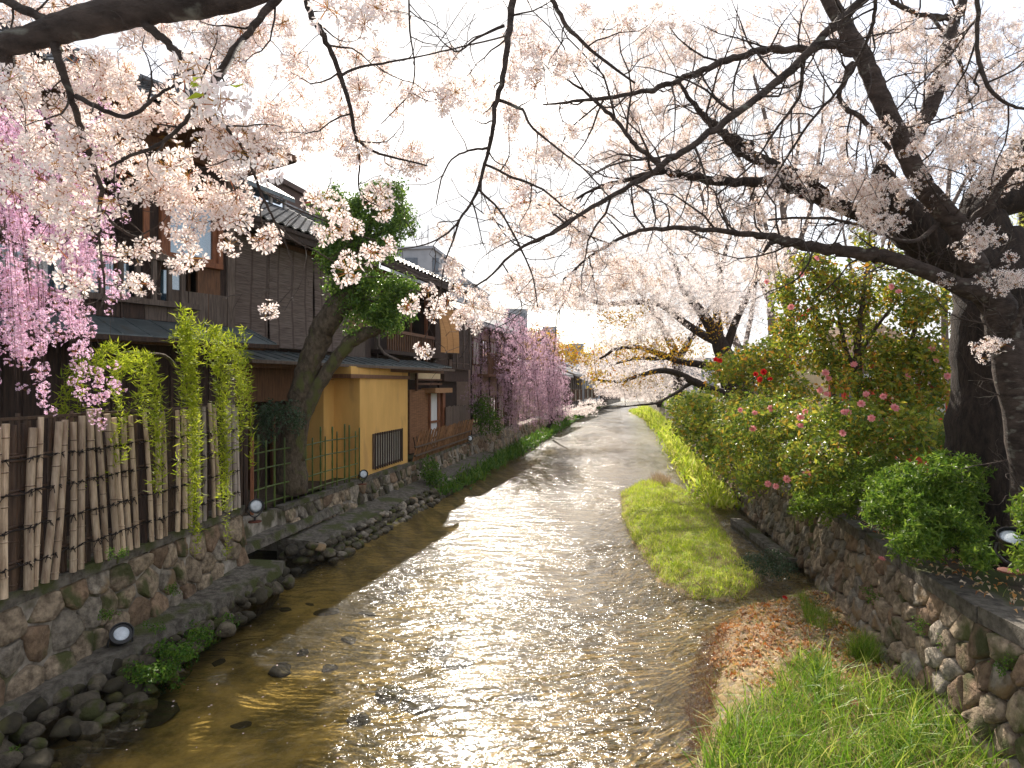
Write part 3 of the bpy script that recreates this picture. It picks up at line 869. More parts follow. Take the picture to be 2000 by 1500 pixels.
lw2 = thing('stone_wall', (-4.0, 15, 0), 'low wall of dark boulders set in rough mortar below the green bamboo lattice and the ochre house', 'wall')
sub = [(-4.64, 12.3)] + LEFT_B[2:]
wall_body('mortar_body', sub, .1, .93, .5, 1, m_mortar, parent=lw2)
stone_face(lw2, sub, .1, 14.4, .28, .92, .25, 1, .12, .04, STONES + [m_rock, m_rock], 300, 1.35, .028, .12)
b = MB()      # wall above the drain mouth
b.hexa([[-5.3, 10.6, .62], [-4.93, 10.6, .62], [-5.3, 12.4, .62], [-4.68, 12.4, .62], [-5.3, 10.6, 1.0], [-4.95, 10.6, 1.0], [-5.3, 12.4, .95], [-4.70, 12.4, .95]])
b.build('wall_over_drain', m_mortar, lw2)
b = MB(); b.hexa([[-5.1, 10.55, .48], [-4.68, 10.55, .46], [-4.3, 14.6, .48], [-3.98, 14.5, .46], [-5.1, 10.55, .63], [-4.72, 10.55, .61], [-4.35, 14.6, .64], [-4.05, 14.5, .62]])
b.build('lintel_stone', m_concrete, lw2)
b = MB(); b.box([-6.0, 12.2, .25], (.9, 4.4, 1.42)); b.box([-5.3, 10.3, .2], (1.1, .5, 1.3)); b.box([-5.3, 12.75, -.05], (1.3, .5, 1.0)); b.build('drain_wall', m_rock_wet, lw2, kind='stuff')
for k in range(7):
    b = MB(); s0, s1 = k * 2.1 + .05, (k + 1) * 2.1 + .03
    po, no, LL = polyline(sub)
    if s1 > LL: break
    pa, pb, na = po(s0), po(s1), no((s0 + s1) / 2, 1)
    b.hexa([[*(q + na * o), z] for z in (.90, 1.0 + .012 * (k % 3)) for o in (-.28, .05) for q in (pa, pb)])
    b.build('coping_slab', m_concrete, lw2)

def rocks(parent, pts, sizes, mats, stretch=(1, 1, .75), name='rock'):
    for p_, s_ in zip(pts, sizes):
        b = MB(); rg = np.random.default_rng(int(abs(p_[0] * 977 + p_[1] * 331) * 10) % 99991)
        # low icosphere, pushed about
        t = (1 + 5 ** .5) / 2
        V = np.array([[-1, t, 0], [1, t, 0], [-1, -t, 0], [1, -t, 0], [0, -1, t], [0, 1, t], [0, -1, -t], [0, 1, -t], [t, 0, -1], [t, 0, 1], [-t, 0, -1], [-t, 0, 1]], float)
        V /= np.linalg.norm(V[0])
        Fi = [[0, 11, 5], [0, 5, 1], [0, 1, 7], [0, 7, 10], [0, 10, 11], [1, 5, 9], [5, 11, 4], [11, 10, 2], [10, 7, 6], [7, 1, 8], [3, 9, 4], [3, 4, 2], [3, 2, 6], [3, 6, 8], [3, 8, 9], [4, 9, 5], [2, 4, 11], [6, 2, 10], [8, 6, 7], [9, 8, 1]]
        Vl = V.tolist(); mid = {}; F2 = []
        def md(a_, b_):
            k_ = (min(a_, b_), max(a_, b_))
            if k_ not in mid:
                q_ = (np.array(Vl[a_]) + np.array(Vl[b_])) / 2; q_ /= np.linalg.norm(q_); Vl.append(q_.tolist()); mid[k_] = len(Vl) - 1
            return mid[k_]
        for f_ in Fi:
            x_, y_, z_ = md(f_[0], f_[1]), md(f_[1], f_[2]), md(f_[2], f_[0])
            F2 += [[f_[0], x_, z_], [f_[1], y_, x_], [f_[2], z_, y_], [x_, y_, z_]]
        V = np.array(Vl)
        for _ in range(5):   # flat facets as on broken boulders
            d_ = rg.normal(size=3); d_ /= np.linalg.norm(d_); h_ = rg.uniform(.36, .75)
            e_ = V @ d_; V = V - np.maximum(0, e_ - h_)[:, None] * d_ * .85
        V = V * (1 + rg.normal(size=(len(V), 1)) * .035) * s_ * np.array(stretch) * rg.uniform(.8, 1.25, size=3)
        a_ = rg.uniform(0, 6.28); ca, sa = math.cos(a_), math.sin(a_)
        V = V @ np.array([[ca, -sa, 0], [sa, ca, 0], [0, 0, 1]]).T + np.array(p_)
        b.add(V, [np.array(F2)])
        b.build(name, mats[int(rg.integers(len(mats)))], parent, smooth=True)

# first ledge: concrete lip in front of the wall, boulders down to the water
lg = thing('rock_ledge', (-4.4, 7, 0), 'dark concrete ledge with mossy boulders at its foot, below the bamboo pole fence', 'ledge')
b = MB()
E = [(-4.95, 2.5, .36, -4.95), (-4.88, 5.75, .36, -4.80), (-4.82, 6.7, .36, -4.62), (-4.72, 7.5, .37, -4.42), (-4.62, 9.0, .37, -4.16), (-4.45, 10.3, .38, -3.94), (-4.35, 10.75, .36, -3.98)]
V = []
for x0, y, z, x1 in E: V += [[x0 - .3, y, z + .03], [x1, y, z], [x1 + .03, y, z - .16], [x1 - .1, y, -.3], [x0 - .3, y, -.3]]
i = np.arange(len(E) - 1)[:, None] * 5; j = np.arange(5)[None]; j2 = (j + 1) % 5
b.add(V, [np.stack([i + j, i + j2, i + 5 + j2, i + 5 + j], -1).reshape(-1, 4)[:, ::-1], np.arange(5), np.arange(5)[::-1] + 5 * (len(E) - 1)])
b.build('concrete_lip', m_concrete, lg)
pts, sz = [], []
for y in np.arange(4.6, 10.9, .20):
    for k in range(6):
        s_ = random.uniform(.07, .17)
        x1 = np.interp(y, [e_[1] for e_ in E], [e_[3] for e_ in E])
        pts.append((x1 + .0 + k * .15 + random.uniform(-.05, .05), y + random.uniform(-.1, .1), .20 - k * .075 + random.uniform(-.04, .04)))
        if pts[-1][0] > np.interp(y, [4, 6, 9, 11], [-4.08, -4.05, -3.86, -3.72]):
            pts.pop(); continue
        sz.append(s_)
rocks(lg, pts, sz, [m_rock, m_rock, m_rock_wet])

lg2 = thing('cobble_revetment', (-3.3, 15, 0), 'sloping ledge edged with rounded mossy cobbles along the water below the ochre house', 'revetment')
L2 = [(-3.72, 12.15), (-3.15, 14.9), (-2.72, 16.8), (-2.45, 18.1), (-2.1, 20), (-1.2, 24), (-.55, 28)]
b = MB(); V = []
WB = lambda Y: np.interp(Y, [12.2, 15.9, 19.2, 26.7, 29], [-4.55, -3.76, -3.06, -1.66, -1.0])
for x, y in L2: V += [[WB(y) - .1, y, .40], [x - .12, y, .33], [x, y, .1], [x - .1, y, -.3], [WB(y) - .1, y, -.3]]
i = np.arange(len(L2) - 1)[:, None] * 5
b.add(V, [np.stack([i + j, i + j2, i + 5 + j2, i + 5 + j], -1).reshape(-1, 4)[:, ::-1], np.arange(5), np.arange(5)[::-1] + 5 * (len(L2) - 1)])
b.build('concrete_lip', m_concrete, lg2)
pts, sz = [], []
for y in np.arange(12.1, 24, .19):
    x = np.interp(y, [q[1] for q in L2], [q[0] for q in L2])
    for k in range(3):
        pts.append((x + .0 + k * .11 + random.uniform(-.03, .03), y + random.uniform(-.07, .07), .25 - k * .13 + random.uniform(-.02, .02))); sz.append(random.uniform(.095, .135))
for k in range(14):
    pts.append((random.uniform(-4.5, -3.75), 12.1 + random.uniform(-.12, .1), random.uniform(-.05, .3))); sz.append(random.uniform(.1, .15))
rocks(lg2, pts, sz, [m_rock, m_rock, m_rock, m_stone2], name='cobble')
# boulders in and by the drain mouth, and dark stones on the river bed
for k, (x, y, z, s_) in enumerate([(-4.55, 10.9, .12, .24), (-4.85, 11.2, .05, .2)]):
    t = thing('boulder', (x, y, z), ['mossy boulder at the mouth of the dark drain', 'smaller wet boulder deeper in the dark drain mouth'][k], 'boulder')
    rocks(t, [(x, y, z)], [s_], [m_rock])
t = thing('sunken_stones', (-2.5, 8, -.3), 'dark algae covered stones lying under the shallow water beside the left bank', 'stones')
pts, sz = [], []
for px, py, s_ in ((300, 1390, .30), (250, 1400, .2), (545, 1300, .17), (640, 1190, .2), (600, 1175, .15), (590, 1270, .13), (720, 1195, .16), (680, 1245, .14), (560, 1185, .13),
                   (900, 1290, .28), (860, 1270, .2), (760, 1350, .22), (830, 1375, .24), (700, 1400, .16), (430, 1290, .14), (1020, 1360, .16), (520, 1240, .1), (790, 1150, .14), (640, 1300, .12), (470, 1410, .12), (960, 1240, .14)):
    q = onz(px, py, -.30); pts.append((q[0], q[1], -.35)); sz.append(s_)
rocks(t, pts, sz, [m_rock_wet], stretch=(1.2, 1, .38), name='stone')

# --- right bank wall
rw = thing('stone_wall', (5.0, 8, 0), 'tall rugged stone embankment wall with white mortar seams under the camellias on the right', 'wall')
wall_body('mortar_body', RIGHT[:6], -.15, 1.22, .6, -1, m_mortar, batter=.24, parent=rw)
wall_body('far_wall_body', RIGHT[5:], -.15, 1.25, .6, -1, m_mortar, batter=.24, parent=rw)
stone_face(rw, RIGHT, 1.4, 42, .02, 1.2, .23, -1, .24, .06, STONES + [m_stone2, m_stone], 300, 1.25, .009, .03)
po, no, LL = polyline(RIGHT)
for k, (s0, s1, dz) in enumerate(((.4, 3.3, 0), (3.33, 4.95, -.02), (4.98, 6.2, .0), (6.5, 7.4, -.03), (7.45, 8.6, .01))):
    pa, pb, na = po(s0), po(s1), no((s0 + s1) / 2, -1)
    b = MB(); b.hexa([[*(q + na * o), z + dz] for z in (1.20, 1.36) for o in (-.34, .07) for q in (pa, pb)])
    b.build('coping_slab', m_concrete, rw)
# flat strip of concrete in the side pool behind the grassy bar
t = thing('concrete_strip', (4.9, 12, .1), 'narrow concrete kerb in the still pool between the grassy bar and the right wall', 'kerb')
b = MB(); q0, q1 = onz(1437, 1012, .12), onz(1545, 1092, .12)
b.beam(q0 + [.0, 0, -.12], q1 + [.0, 0, -.12], .26, .24); b.build('kerb', m_concrete, t)

# --- far left bank wall
fw = thing('stone_wall', (1.0, 36, 0), 'distant low stone wall beyond the slanted bamboo fence, under the weeping cherry', 'wall')
wall_body('mortar_body', LEFT_C, -.1, 1.15, .5, 1, m_mortar, parent=fw)
stone_face(fw, LEFT_C, .1, 40, .25, 1.12, .30, 1, .12, .05, STONES, 120, 1.4, .03, .05)
# ================================================================== FENCES
FA = [np.array([-5.0 - .0, 6.0]), np.array([-4.66, 10.45])]
fdir = (FA[1] - FA[0]) / np.linalg.norm(FA[1] - FA[0]); fnor = np.array([fdir[1], -fdir[0]])
def fence_s(px, off=0):
    """distance along the fence line seen at pixel column px"""
    k = (px - 1000) / F; o = FA[0] + fnor * off
    return (k * o[1] - o[0]) / (fdir[0] - k * fdir[1])
def fpt(s, off, z):
    q = FA[0] + fdir * s + fnor * off; return np.array([q[0], q[1], z])
fen = thing('bamboo_fence', (-4.85, 8, 1.35), 'tall rustic fence of dry bamboo poles tied with black cord, left foreground', 'fence')
POLES = [(8, 12, 15, 0), (24, 24, 16, 2), (42, 45, 12, 2), (54, 65, 17, 0), (68, 80, 12, 1), (88, 116, 15, 0), (106, 126, 13, 0), (122, 104, 14, 2), (143, 144, 13, 0), (149, 149, 8, 2), (158, 160, 14, 0), (168, 138, 10, 2),
         (193, 175, 14, 0), (207, 190, 12, 1), (229, 208, 13, 1), (241, 223, 11, 0), (254, 241, 11, 1), (267, 255, 10, 0), (296, 281, 9, 1), (312, 308, 12, 0), (323, 317, 9, 1),
         (337, 334, 13, 2), (347, 346, 9, 0), (361, 359, 11, 1), (371, 369, 9, 0), (390, 386, 9, 3), (400, 398, 8, 3), (418, 409, 8, 1), (429, 418, 8, 1), (444, 442, 8, 3), (451, 447, 7, 3), (459, 455, 8, 3), (467, 462, 7, 3),
         (-14, -6, 15, 0), (-34, -30, 15, 1), (-52, -44, 15, 0), (-75, -70, 15, 1)]
for px_ in np.arange(-60, 470, 15.5): POLES.append((px_ + random.uniform(-5, 5), px_ + random.uniform(-9, 9), random.uniform(8, 11) * (1 - px_ / 1500), 2))
for pb, pt, w, kind in POLES:
    off = {0: .055, 1: .045, 2: -.06, 3: .05}[kind]
    s0, s1 = fence_s(pb, off), fence_s(pt, off)
    q0 = fpt(s0, off, 1.36 if kind != 2 else 1.2); q1 = fpt(s1, off, 3.10 + random.uniform(-.10, .06) + (.05 if kind == 3 else 0))
    r = w / 2 / F * q0[1] * .94
    k = 26; ts = np.linspace(0, 1, k)
    P = q0 + (q1 - q0) * ts[:, None]; P[:, :2] += fnor * (np.sin(ts * 3.1) * random.uniform(-.02, .02))[:, None]
    P[:, 0] += np.sin(ts * 2.2 + random.random()) * random.uniform(-.01, .01)
    rr = np.full(k, r) * (1.04 - .1 * ts)
    step = random.choice((5, 6, 7)); ph = random.randrange(step)
    V_ts, RR = [], []
    for i in range(k):
        if i % step == ph and 0 < i < k - 1:
            V_ts += [ts[i] - .006, ts[i], ts[i] + .006]; RR += [rr[i] * 1.0, rr[i] * 1.15, rr[i] * .97]
        else: V_ts.append(ts[i]); RR.append(rr[i])
    V_ts = np.array(V_ts); P2 = np.stack([np.interp(V_ts, ts, P[:, c]) for c in range(3)], -1)
    b = MB(); b.tube(P2, RR, 10)
    for i in range(k):
        if i % step == ph and 0 < i < k - 1: b.tube([P[i] - [0, 0, .004], P[i] + [0, 0, .004]], r * 1.13, 10, m=1)
    mt = {0: m_bamboo, 1: m_bamboo, 2: m_bamboo_dark, 3: m_bamboo_grey}[kind]
    b.build('pole', [mt, m_bamboo_dark], fen, smooth=False)
RAILZ = [1.62, 1.98, 2.34, 2.68]
for z in RAILZ:
    for dz in (0, .035):
        b = MB(); ss = np.linspace(-2.2, 4.45, 14)
        b.tube([fpt(s_, -.005 - dz * .3, z + dz + random.uniform(-.008, .008)) for s_ in ss], .014, 6)
        b.build('rail', m_bamboo_dark, fen)
    # black cord run along the rails with knots at the poles
    b = MB(); P = []
    for s_ in np.linspace(-2.0, 4.4, 60): P.append(fpt(s_, .085 + random.uniform(-.012, .012), z + .02 + random.uniform(-.02, .02)))
    b.tube(P, .0065, 4); b.build('cord', m_rope, fen)
    for pb, pt, w, kind in POLES:
        if kind == 2: continue
        t_ = (z - 1.36) / 1.75; px = pb + (pt - pb) * t_
        s_ = fence_s(px, .1); r = w / 2 / F * fpt(s_, 0, 0)[1] * 1.2
        b = MB(); c_ = fpt(s_, .05, z + .02)
        a_ = np.linspace(0, 6.283, 9)
        b.tube([c_ + np.array([*(fdir * math.cos(q) * r + fnor * math.sin(q) * r), .012 * math.sin(2 * q)]) for q in a_], .0065, 4)
        for e in range(3):
            k0 = c_ + np.array([*(fnor * r * 1.1), 0]); d_ = np.array([*(fdir * random.uniform(-.07, .07)), random.uniform(-.08, .02)])
            b.tube([k0, k0 + d_ * .6 + [0, 0, .01], k0 + d_], .005, 3)
        b.build('knot', m_rope, fen)
b = MB(); b.box(fpt(1.0, -.05, 3.10), (.035, 6.6, .03), rz=-math.atan2(fdir[0], fdir[1])); b.build('top_rail', m_bamboo_dark, fen)
for px in (280, 478):
    s_ = fence_s(px, -.04); b = MB(); q = fpt(s_, -.03, 1.2)
    b.tube([q, q + [0, 0, .9], q + [.01, 0, 1.9]], .045, 8); b.build('post', m_wood_dark, fen)

# green bamboo lattice in front of the leaning tree
GA, GB = np.array([-4.90, 11.75]), np.array([-3.98, 15.75])
gd = (GB - GA) / np.linalg.norm(GB - GA); GL = np.linalg.norm(GB - GA)
gf = thing('bamboo_lattice', (GA[0], GA[1], 1.0), 'open lattice fence of thin green bamboo between the pole fence and the ochre wall', 'fence')
def gp(s_, z, o=0): return np.array([GA[0] + gd[0] * s_ + gd[1] * o, GA[1] + gd[1] * s_ - gd[0] * o, z])
GV = [(505, 14), (517, 9), (537, 14), (553, 9), (571, 13), (580, 9), (598, 14), (608, 9), (627, 13), (633, 9), (650, 13), (656, 9), (674, 13), (680, 12), (695, 9), (700, 9)]
for i, (px, w) in enumerate(GV):
    kx = (px - 1000) / F; s_ = (kx * GA[1] - GA[0]) / (gd[0] - kx * gd[1])
    top = 2.33 + random.uniform(-.05, .1) + (.06 if w > 11 else -.04)
    k = 16; P = [gp(s_, .98 + (top - .98) * t, .03 if i % 2 else -.01) for t in np.linspace(0, 1, k)]
    rr = [.016 * (1.25 if w > 11 else 1) * (1.18 if j_ % 4 == 2 else 1) for j_ in range(k)]
    b = MB(); b.tube(P, rr, 7); b.build('upright', m_bamboo_green, gf, smooth=True)
for z in (1.12, 1.42, 1.80, 2.12):
    b = MB(); b.tube([gp(s_, z + .01 * math.sin(s_ * 3), .015) for s_ in np.linspace(-.1, GL, 24)], [.015 * (1.15 if i_ % 3 == 0 else 1) for i_ in range(24)], 7)
    b.build('rail', m_bamboo_green, gf, smooth=True)
b = MB(); b.box([GA[0] - .02, GA[1] - .12, 1.7], (.05, .05, 1.5)); b.build('end_post', m_wood_red, gf)
# slanted split-bamboo fence
SA, SB = np.array([-3.12, 19.35]), np.array([-1.85, 26.2])
sd = (SB - SA) / np.linalg.norm(SB - SA); SL = np.linalg.norm(SB - SA)
sf = thing('bamboo_fence', (SA[0], SA[1], 1.0), 'low brown fence of slanting split bamboo beyond the ochre wall', 'fence')
for k in range(44):
    s_ = SL * k / 43; b = MB()
    a_ = np.array([*(SA + sd * s_), 1.0]); d_ = np.array([*(sd * .42 + np.array([.10, 0])), .92 + random.uniform(-.06, .06)])
    b.beam(a_, a_ + d_, .035, .02); b.build('slat', m_reed, sf)
for k in range(22):
    s_ = SL * k / 22 + .6; b = MB()
    a_ = np.array([*(SA + sd * s_ - np.array([.06, 0])), 1.0]); d_ = np.array([*(-sd * .38), .75])
    b.beam(a_, a_ + d_, .03, .02); b.build('back_slat', m_bamboo_dark, sf)
for z in (1.18, 1.45):
    b = MB(); b.beam([SA[0] + .06, SA[1], z], [SB[0] + .08, SB[1], z], .05, .05); b.build('rail', m_bamboo_dark, sf)

# ================================================================== HOUSES
class Frame:
    def __init__(s, ox, oy, deg):
        a = R(deg); s.o = np.array([ox, oy]); s.u = np.array([math.sin(a), math.cos(a)]); s.n = np.array([math.cos(a), -math.sin(a)]); s.rz = -a
    def p(s, u, v, z):
        q = s.o + s.u * u + s.n * v; return np.array([q[0], q[1], z])
    def box(s, mb, u0, u1, v0, v1, z0, z1, m=0):
        mb.hexa([s.p(u, v, z) for z in (z0, z1) for v in (v0, v1) for u in (u0, u1)], m)
    def at(s, px, py, v=0):
        k = (px - 1000) / F; o = s.o + s.n * v
        u = (k * o[1] - o[0]) / (s.u[0] - k * s.u[1]); Y = o[1] + s.u[1] * u
        return u, CAM_Z - (py - 750) / F * Y
    def part(s, name, m, parent, *boxes, **kw):
        b = MB()
        for q in boxes: s.box(b, *q)
        return b.build(name, m, parent, **kw)

def tile_t():
    # one pantile: shallow wave across, stepped lip; local x across, y up the slope, z out
    V = []; xs = np.linspace(-.15, .15, 7)
    for y in (0, .30):
        for x in xs: V.append([x, y, .028 * math.cos((x + .15) / .30 * 2 * math.pi) + (.030 if y == 0 else .0)])
    for x in xs: V.append([x, 0, .028 * math.cos((x + .15) / .30 * 2 * math.pi) - .004])
    q = [[i, i + 1, i + 8, i + 7] for i in range(6)] + [[i + 14, i + 15, i + 1, i] for i in range(6)]
    return (np.array(V), [(np.array(q), 0)])
def tiled_roof(parent, fr, u0, u1, v_eave, z_eave, v_top, z_top, n_parts, name='roof'):
    """roof slope: under-board plus rows of tiles"""
    b = MB()
    b.hexa([fr.p(u, v, z + dz) for dz in (-.10, -.02) for v, z in ((v_top, z_top), (v_eave, z_eave)) for u in (u0, u1)])
    rf = b.build(name, m_wood_dark, parent)
    top, eave = np.array([v_top, z_top]), np.array([v_eave, z_eave]); sl = top - eave; Ls = np.linalg.norm(sl); sl /= Ls
    X = np.array([*fr.u, 0.0]); Yv = np.array([*(fr.n * sl[0]), sl[1]]); Z = np.cross(X, Yv)
    if Z[2] < 0: Z = -Z; 
    M = np.stack([X, Yv, Z], -1)
    P = []
    for r in range(int(Ls / .24)):
        for c in range(int((u1 - u0) / .28)):
            q = fr.p(u0 + .14 + c * .28, v_eave + sl[0] * r * .24, z_eave + sl[1] * r * .24 + .02); P.append(q)
    P = np.array(P); N = len(P)
    rot = np.broadcast_to(M, (N, 3, 3)).copy()
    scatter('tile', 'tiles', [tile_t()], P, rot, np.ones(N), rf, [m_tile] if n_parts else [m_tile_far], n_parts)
    return rf

# ---------------- house A: near left, weathered wood, upstairs window and veranda
A = Frame(-5.7, 12.3, 32)
hA = thing('wooden_house', (-7.2, 10.5, 1.0), 'near weathered wooden house with upstairs window and railing, behind the pole fence', 'house')
A.part('wall', m_wood_dark, hA, (-7, 0, -5, 0, 1.0, 4.86), (-7, 0, -5, -1.3, 4.86, 8.3), (-1.62, -1.30, -1.3, -.02, 4.86, 7.7), (-.16, 0, -1.3, -.02, 4.86, 7.9), (-1.3, -.16, -1.3, -.02, 7.05, 7.9), (-7, -1.62, -1.3, -.1, 7.45, 8.0))
for k in range(16):
    u = -6.4 + k * .40
    A.part('board', m_wood_grey if k > 11 else m_wood_dark, hA, (u, u + .385, 0, .018, 4.60, 4.855) if u < -1.3 else (u, u + .385, 0, .02, 4.6, 5.2))
for k in range(26):
    u = -6.4 + k * .25
    A.part('batten', m_wood_dark, hA, (u, u + .045, 0, .03, 1.0, 4.15))
A.part('corner_post', m_wood_grey, hA, (-.02, .14, -.12, .05, 1.0, 7.7))
A.part('panel', m_wood_brown, hA, (-.62, -.16, -.05, .012, 4.65, 5.72))
# veranda: rails, balusters, glass behind
u0, u1 = -4.6, -.70
A.part('veranda_rail', m_wood_grey, hA, (u0, -.62, .02, .13, 5.68, 5.78))
A.part('veranda_sill', m_wood_grey, hA, (u0, -.62, .0, .12, 4.86, 4.96))
for px in (141, 167, 200, 236, 269, 301, 331, 357):
    u, _ = A.at(px, 560, .07)
    A.part('baluster', m_wood_grey, hA, (u - .035, u + .035, .03, .10, 4.96, 5.68))
f = A.part('glass_screen', m_wood_brown, hA, (u0, -.64, -.34, -.28, 5.60, 5.68), (u0, -.64, -.34, -.28, 4.9, 4.97), *[(u, u + .05, -.34, -.28, 4.97, 5.6) for u in np.arange(u0, -.6, .66)])
A.part('pane', m_glass, f, (u0, -.68, -.315, -.305, 4.97, 5.6))
A.part('curtain', m_curtain, hA, (u0, -.68, -.52, -.49, 4.9, 5.66))
# window with sliding sash
wf = A.part('window', m_wood_red, hA, (-1.34, -1.24, -.08, .08, 5.72, 7.1), (-.24, -.14, -.08, .08, 5.72, 7.1), (-1.24, -.24, -.08, .08, 7.0, 7.1), (-1.3, -.16, -.08, .12, 5.70, 5.80))
A.part('sash', m_wood_red, wf, (-1.24, -1.15, -.04, .03, 5.80, 7.0), (-.33, -.24, -.04, .03, 5.80, 7.0), (-1.15, -.33, -.04, .03, 5.80, 5.88), (-1.15, -.33, -.04, .03, 6.92, 7.0))
A.part('pane', m_glass, wf, (-1.15, -.33, -.01, 0.0, 5.88, 6.92))
for k in range(9):
    u = -1.22 + k * .115
    A.part('curtain', m_curtain, wf, (u, u + .11, -.22 - .03 * (k % 2), -.20, 5.8, 7.0))
A.part('open_sash', m_wood_red, hA, (-1.62, -1.52, -.1, .02, 5.78, 7.45))
A.part('room_post', m_wood_red, hA, (-2.5, -2.42, -1.22, -1.16, 5.3, 7.4))
A.part('soffit', m_wood_brown, hA, (-7, .7, -.1, 1.06, 7.995, 8.03))
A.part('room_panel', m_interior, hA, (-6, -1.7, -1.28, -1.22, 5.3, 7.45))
A.part('lintel', m_wood_brown, hA, (-5.5, -.0, -.10, .10, 7.66, 7.88))
for k in range(9):
    u = -5.2 + k * .62; A.part('rafter', m_wood_brown, hA, (u, u + .08, -.1, 1.0, 7.90, 7.99))
A.part('plaster_band', m_ochre, hA, (-5.5, -.1, -.12, -.02, 7.88, 8.2))
# main roof
tiled_roof(hA, A, -7, .75, 1.15, 8.05, -2.9, 10.1, 130)
A.part('eave_board', m_wood_brown, hA, (-7, .75, 1.06, 1.17, 7.90, 8.01))
A.part('gable_board', m_wood_brown, hA, (.70, .78, -2.9, 1.1, 7.9, 8.0))
b = MB()
for k in range(13):
    u = -6.8 + k * .6; b.tube([A.p(u, -2.9, 10.22), A.p(u + .58, -2.9, 10.22)], .13, 8)
b.build('roof_ridge', m_tile, hA)
b = MB(); q = A.p(.85, -2.9, 10.35)       # ridge-end ornament: plate with horns and a round boss
b.lathe([(.0, -.10), (.30, -.10), (.34, 0), (.28, .08), (.12, .12), (.10, .16), (0, .17)], q, (*A.u, 0), 14)
b.tube(catmull([q + [-.22, 0, .15], q + [-.30, 0, .38], q + [-.12, 0, .52]]), [.07] * 5 + [.05, .04, .03, .02][:4], 6)
b.tube(catmull([q + [.22, 0, .15], q + [.30, 0, .38], q + [.12, 0, .52]]), [.07] * 5 + [.05, .04, .03, .02][:4], 6)
b.box(q + [0, 0, -.25], (.5, .25, .3), rz=A.rz); b.build('ridge_ornament', m_tile, hA, smooth=True)
b = MB(); b.hexa([A.p(u, v, z) for z0 in (0,) for (v, z) in ((-2.9, 10.0), (1.0, 8.0)) for u in (.60, .72)] + [A.p(u, v, z + .18) for (v, z) in ((-2.9, 10.0), (1.0, 8.0)) for u in (.60, .72)])
b.build('verge_board', m_wood_dark, hA)
A.part('gable_wall', m_ochre, hA, (-.1, -.01, -4.9, -.2, 7.9, 8.3))
# lower lean-to roof, standing-seam sheets
def skirt(parent, fr, u0, u1, v0, z0, v1, z1, wd=.45, nm='roof_sheet', tip=0):
    k = 0; u = u0
    while u < u1 - .05:
        uu = min(u + wd, u1); b = MB()
        dz = .004 * (k % 2)
        b.hexa([fr.p(q, v, z + h + dz) for h in (-.035, 0) for v, z in ((v0, z0), (v1, z1)) for q in (u, uu - .004)])
        b.hexa([fr.p(q, v, z + h + dz) for h in (0, .018) for v, z in ((v0, z0), (v1, z1)) for q in (uu - .03, uu - .006)])
        b.build(nm, m_metalroof, parent); u = uu; k += 1
skirt(hA, A, -6.9, .45, -.02, 4.60, .95, 4.24)
A.part('gutter', m_wood_dark, hA, (-6.9, .45, .93, 1.02, 4.14, 4.22))
A.part('eave_beam', m_wood_brown, hA, (-6.9, .40, .55, .66, 4.12, 4.24))

# ---------------- house B: reed blinds upstairs, ochre bay downstairs
B = Frame(-6.06, 13.25, 21)
hB = thing('wooden_house', (-4.9, 16.3, 1.0), 'house with brown reed blinds upstairs and a projecting ochre plaster bay downstairs', 'house')
B.part('wall', m_wood_dark, hB, (-.6, 4.9, -5, 0, 3.9, 7.1), (-.6, 4.0, -5, -.5, 1.0, 3.9), (4.0, 7.4, -5, -.02, 1.0, 3.9))
B.part('wall_post', m_wood_grey, hB, (-.30, -.14, -.1, .10, 1.0, 7.0))
B.part('lower_shutter', m_wood_brown, hB, (-.1, 3.7, .10, .14, 3.05, 3.85))
for k in range(5):
    u = .2 + k * .72
    B.part('lattice_post', m_wood_red if k in (3, 4) else m_wood_brown, hB, (u, u + .09, -.45, -.36, 1.0, 3.1))
f = B.part('door_frame', m_wood_red, hB, (3.75, 3.9, -.1, .1, 1.0, 3.2), (3.0, 3.1, -.4, -.3, 1.0, 3.2))
B.part('ochre_wall', m_ochre, hB, (4.0, 5.2, -.02, .10, 1.02, 3.3))
# bay
YB = Frame(-3.94, 15.9, 11.6)
bay = MB(); YB.box(bay, 0, 3.37, -.85, 0, .98, 3.62); YB.box(bay, -.55, 0, -1.4, -.72, .98, 3.55); bo = bay.build('bay_wall', m_ochre, hB)
YB.part('bay_beam', m_wood_brown, hB, (-.6, 3.45, -.5, .05, 3.60, 3.70))
YB.part('bay_frieze', m_ochre, hB, (-.5, 3.4, -.6, .0, 3.70, 3.90))
# slatted vent window in the bay
u0_, z1_ = YB.at(727, 850, 0); u1_, z0_ = YB.at(783, 900, 0)
zt = YB.at(755, 846, 0)[1]; zb = YB.at(755, 904, 0)[1]
vf = YB.part('vent_window', m_wood_grey, hB, (u0_, u1_, .0, .05, zt, zt + .05), (u0_, u1_, .0, .05, zb - .05, zb), (u0_, u0_ + .05, 0, .06, zb - .03, zt + .03), (u1_ - .05, u1_, 0, .06, zb - .03, zt + .03))
YB.part('vent_screen', m_paper, vf, (u0_ + .05, u1_ - .05, .004, .012, zb, zt))
n_ = 13
for k in range(n_):
    u = u0_ + .06 + (u1_ - u0_ - .12) * k / (n_ - 1)
    YB.part('slat', m_wood_dark, vf, (u - .017, u + .017, .05, .085, zb - .07, zt + .07))
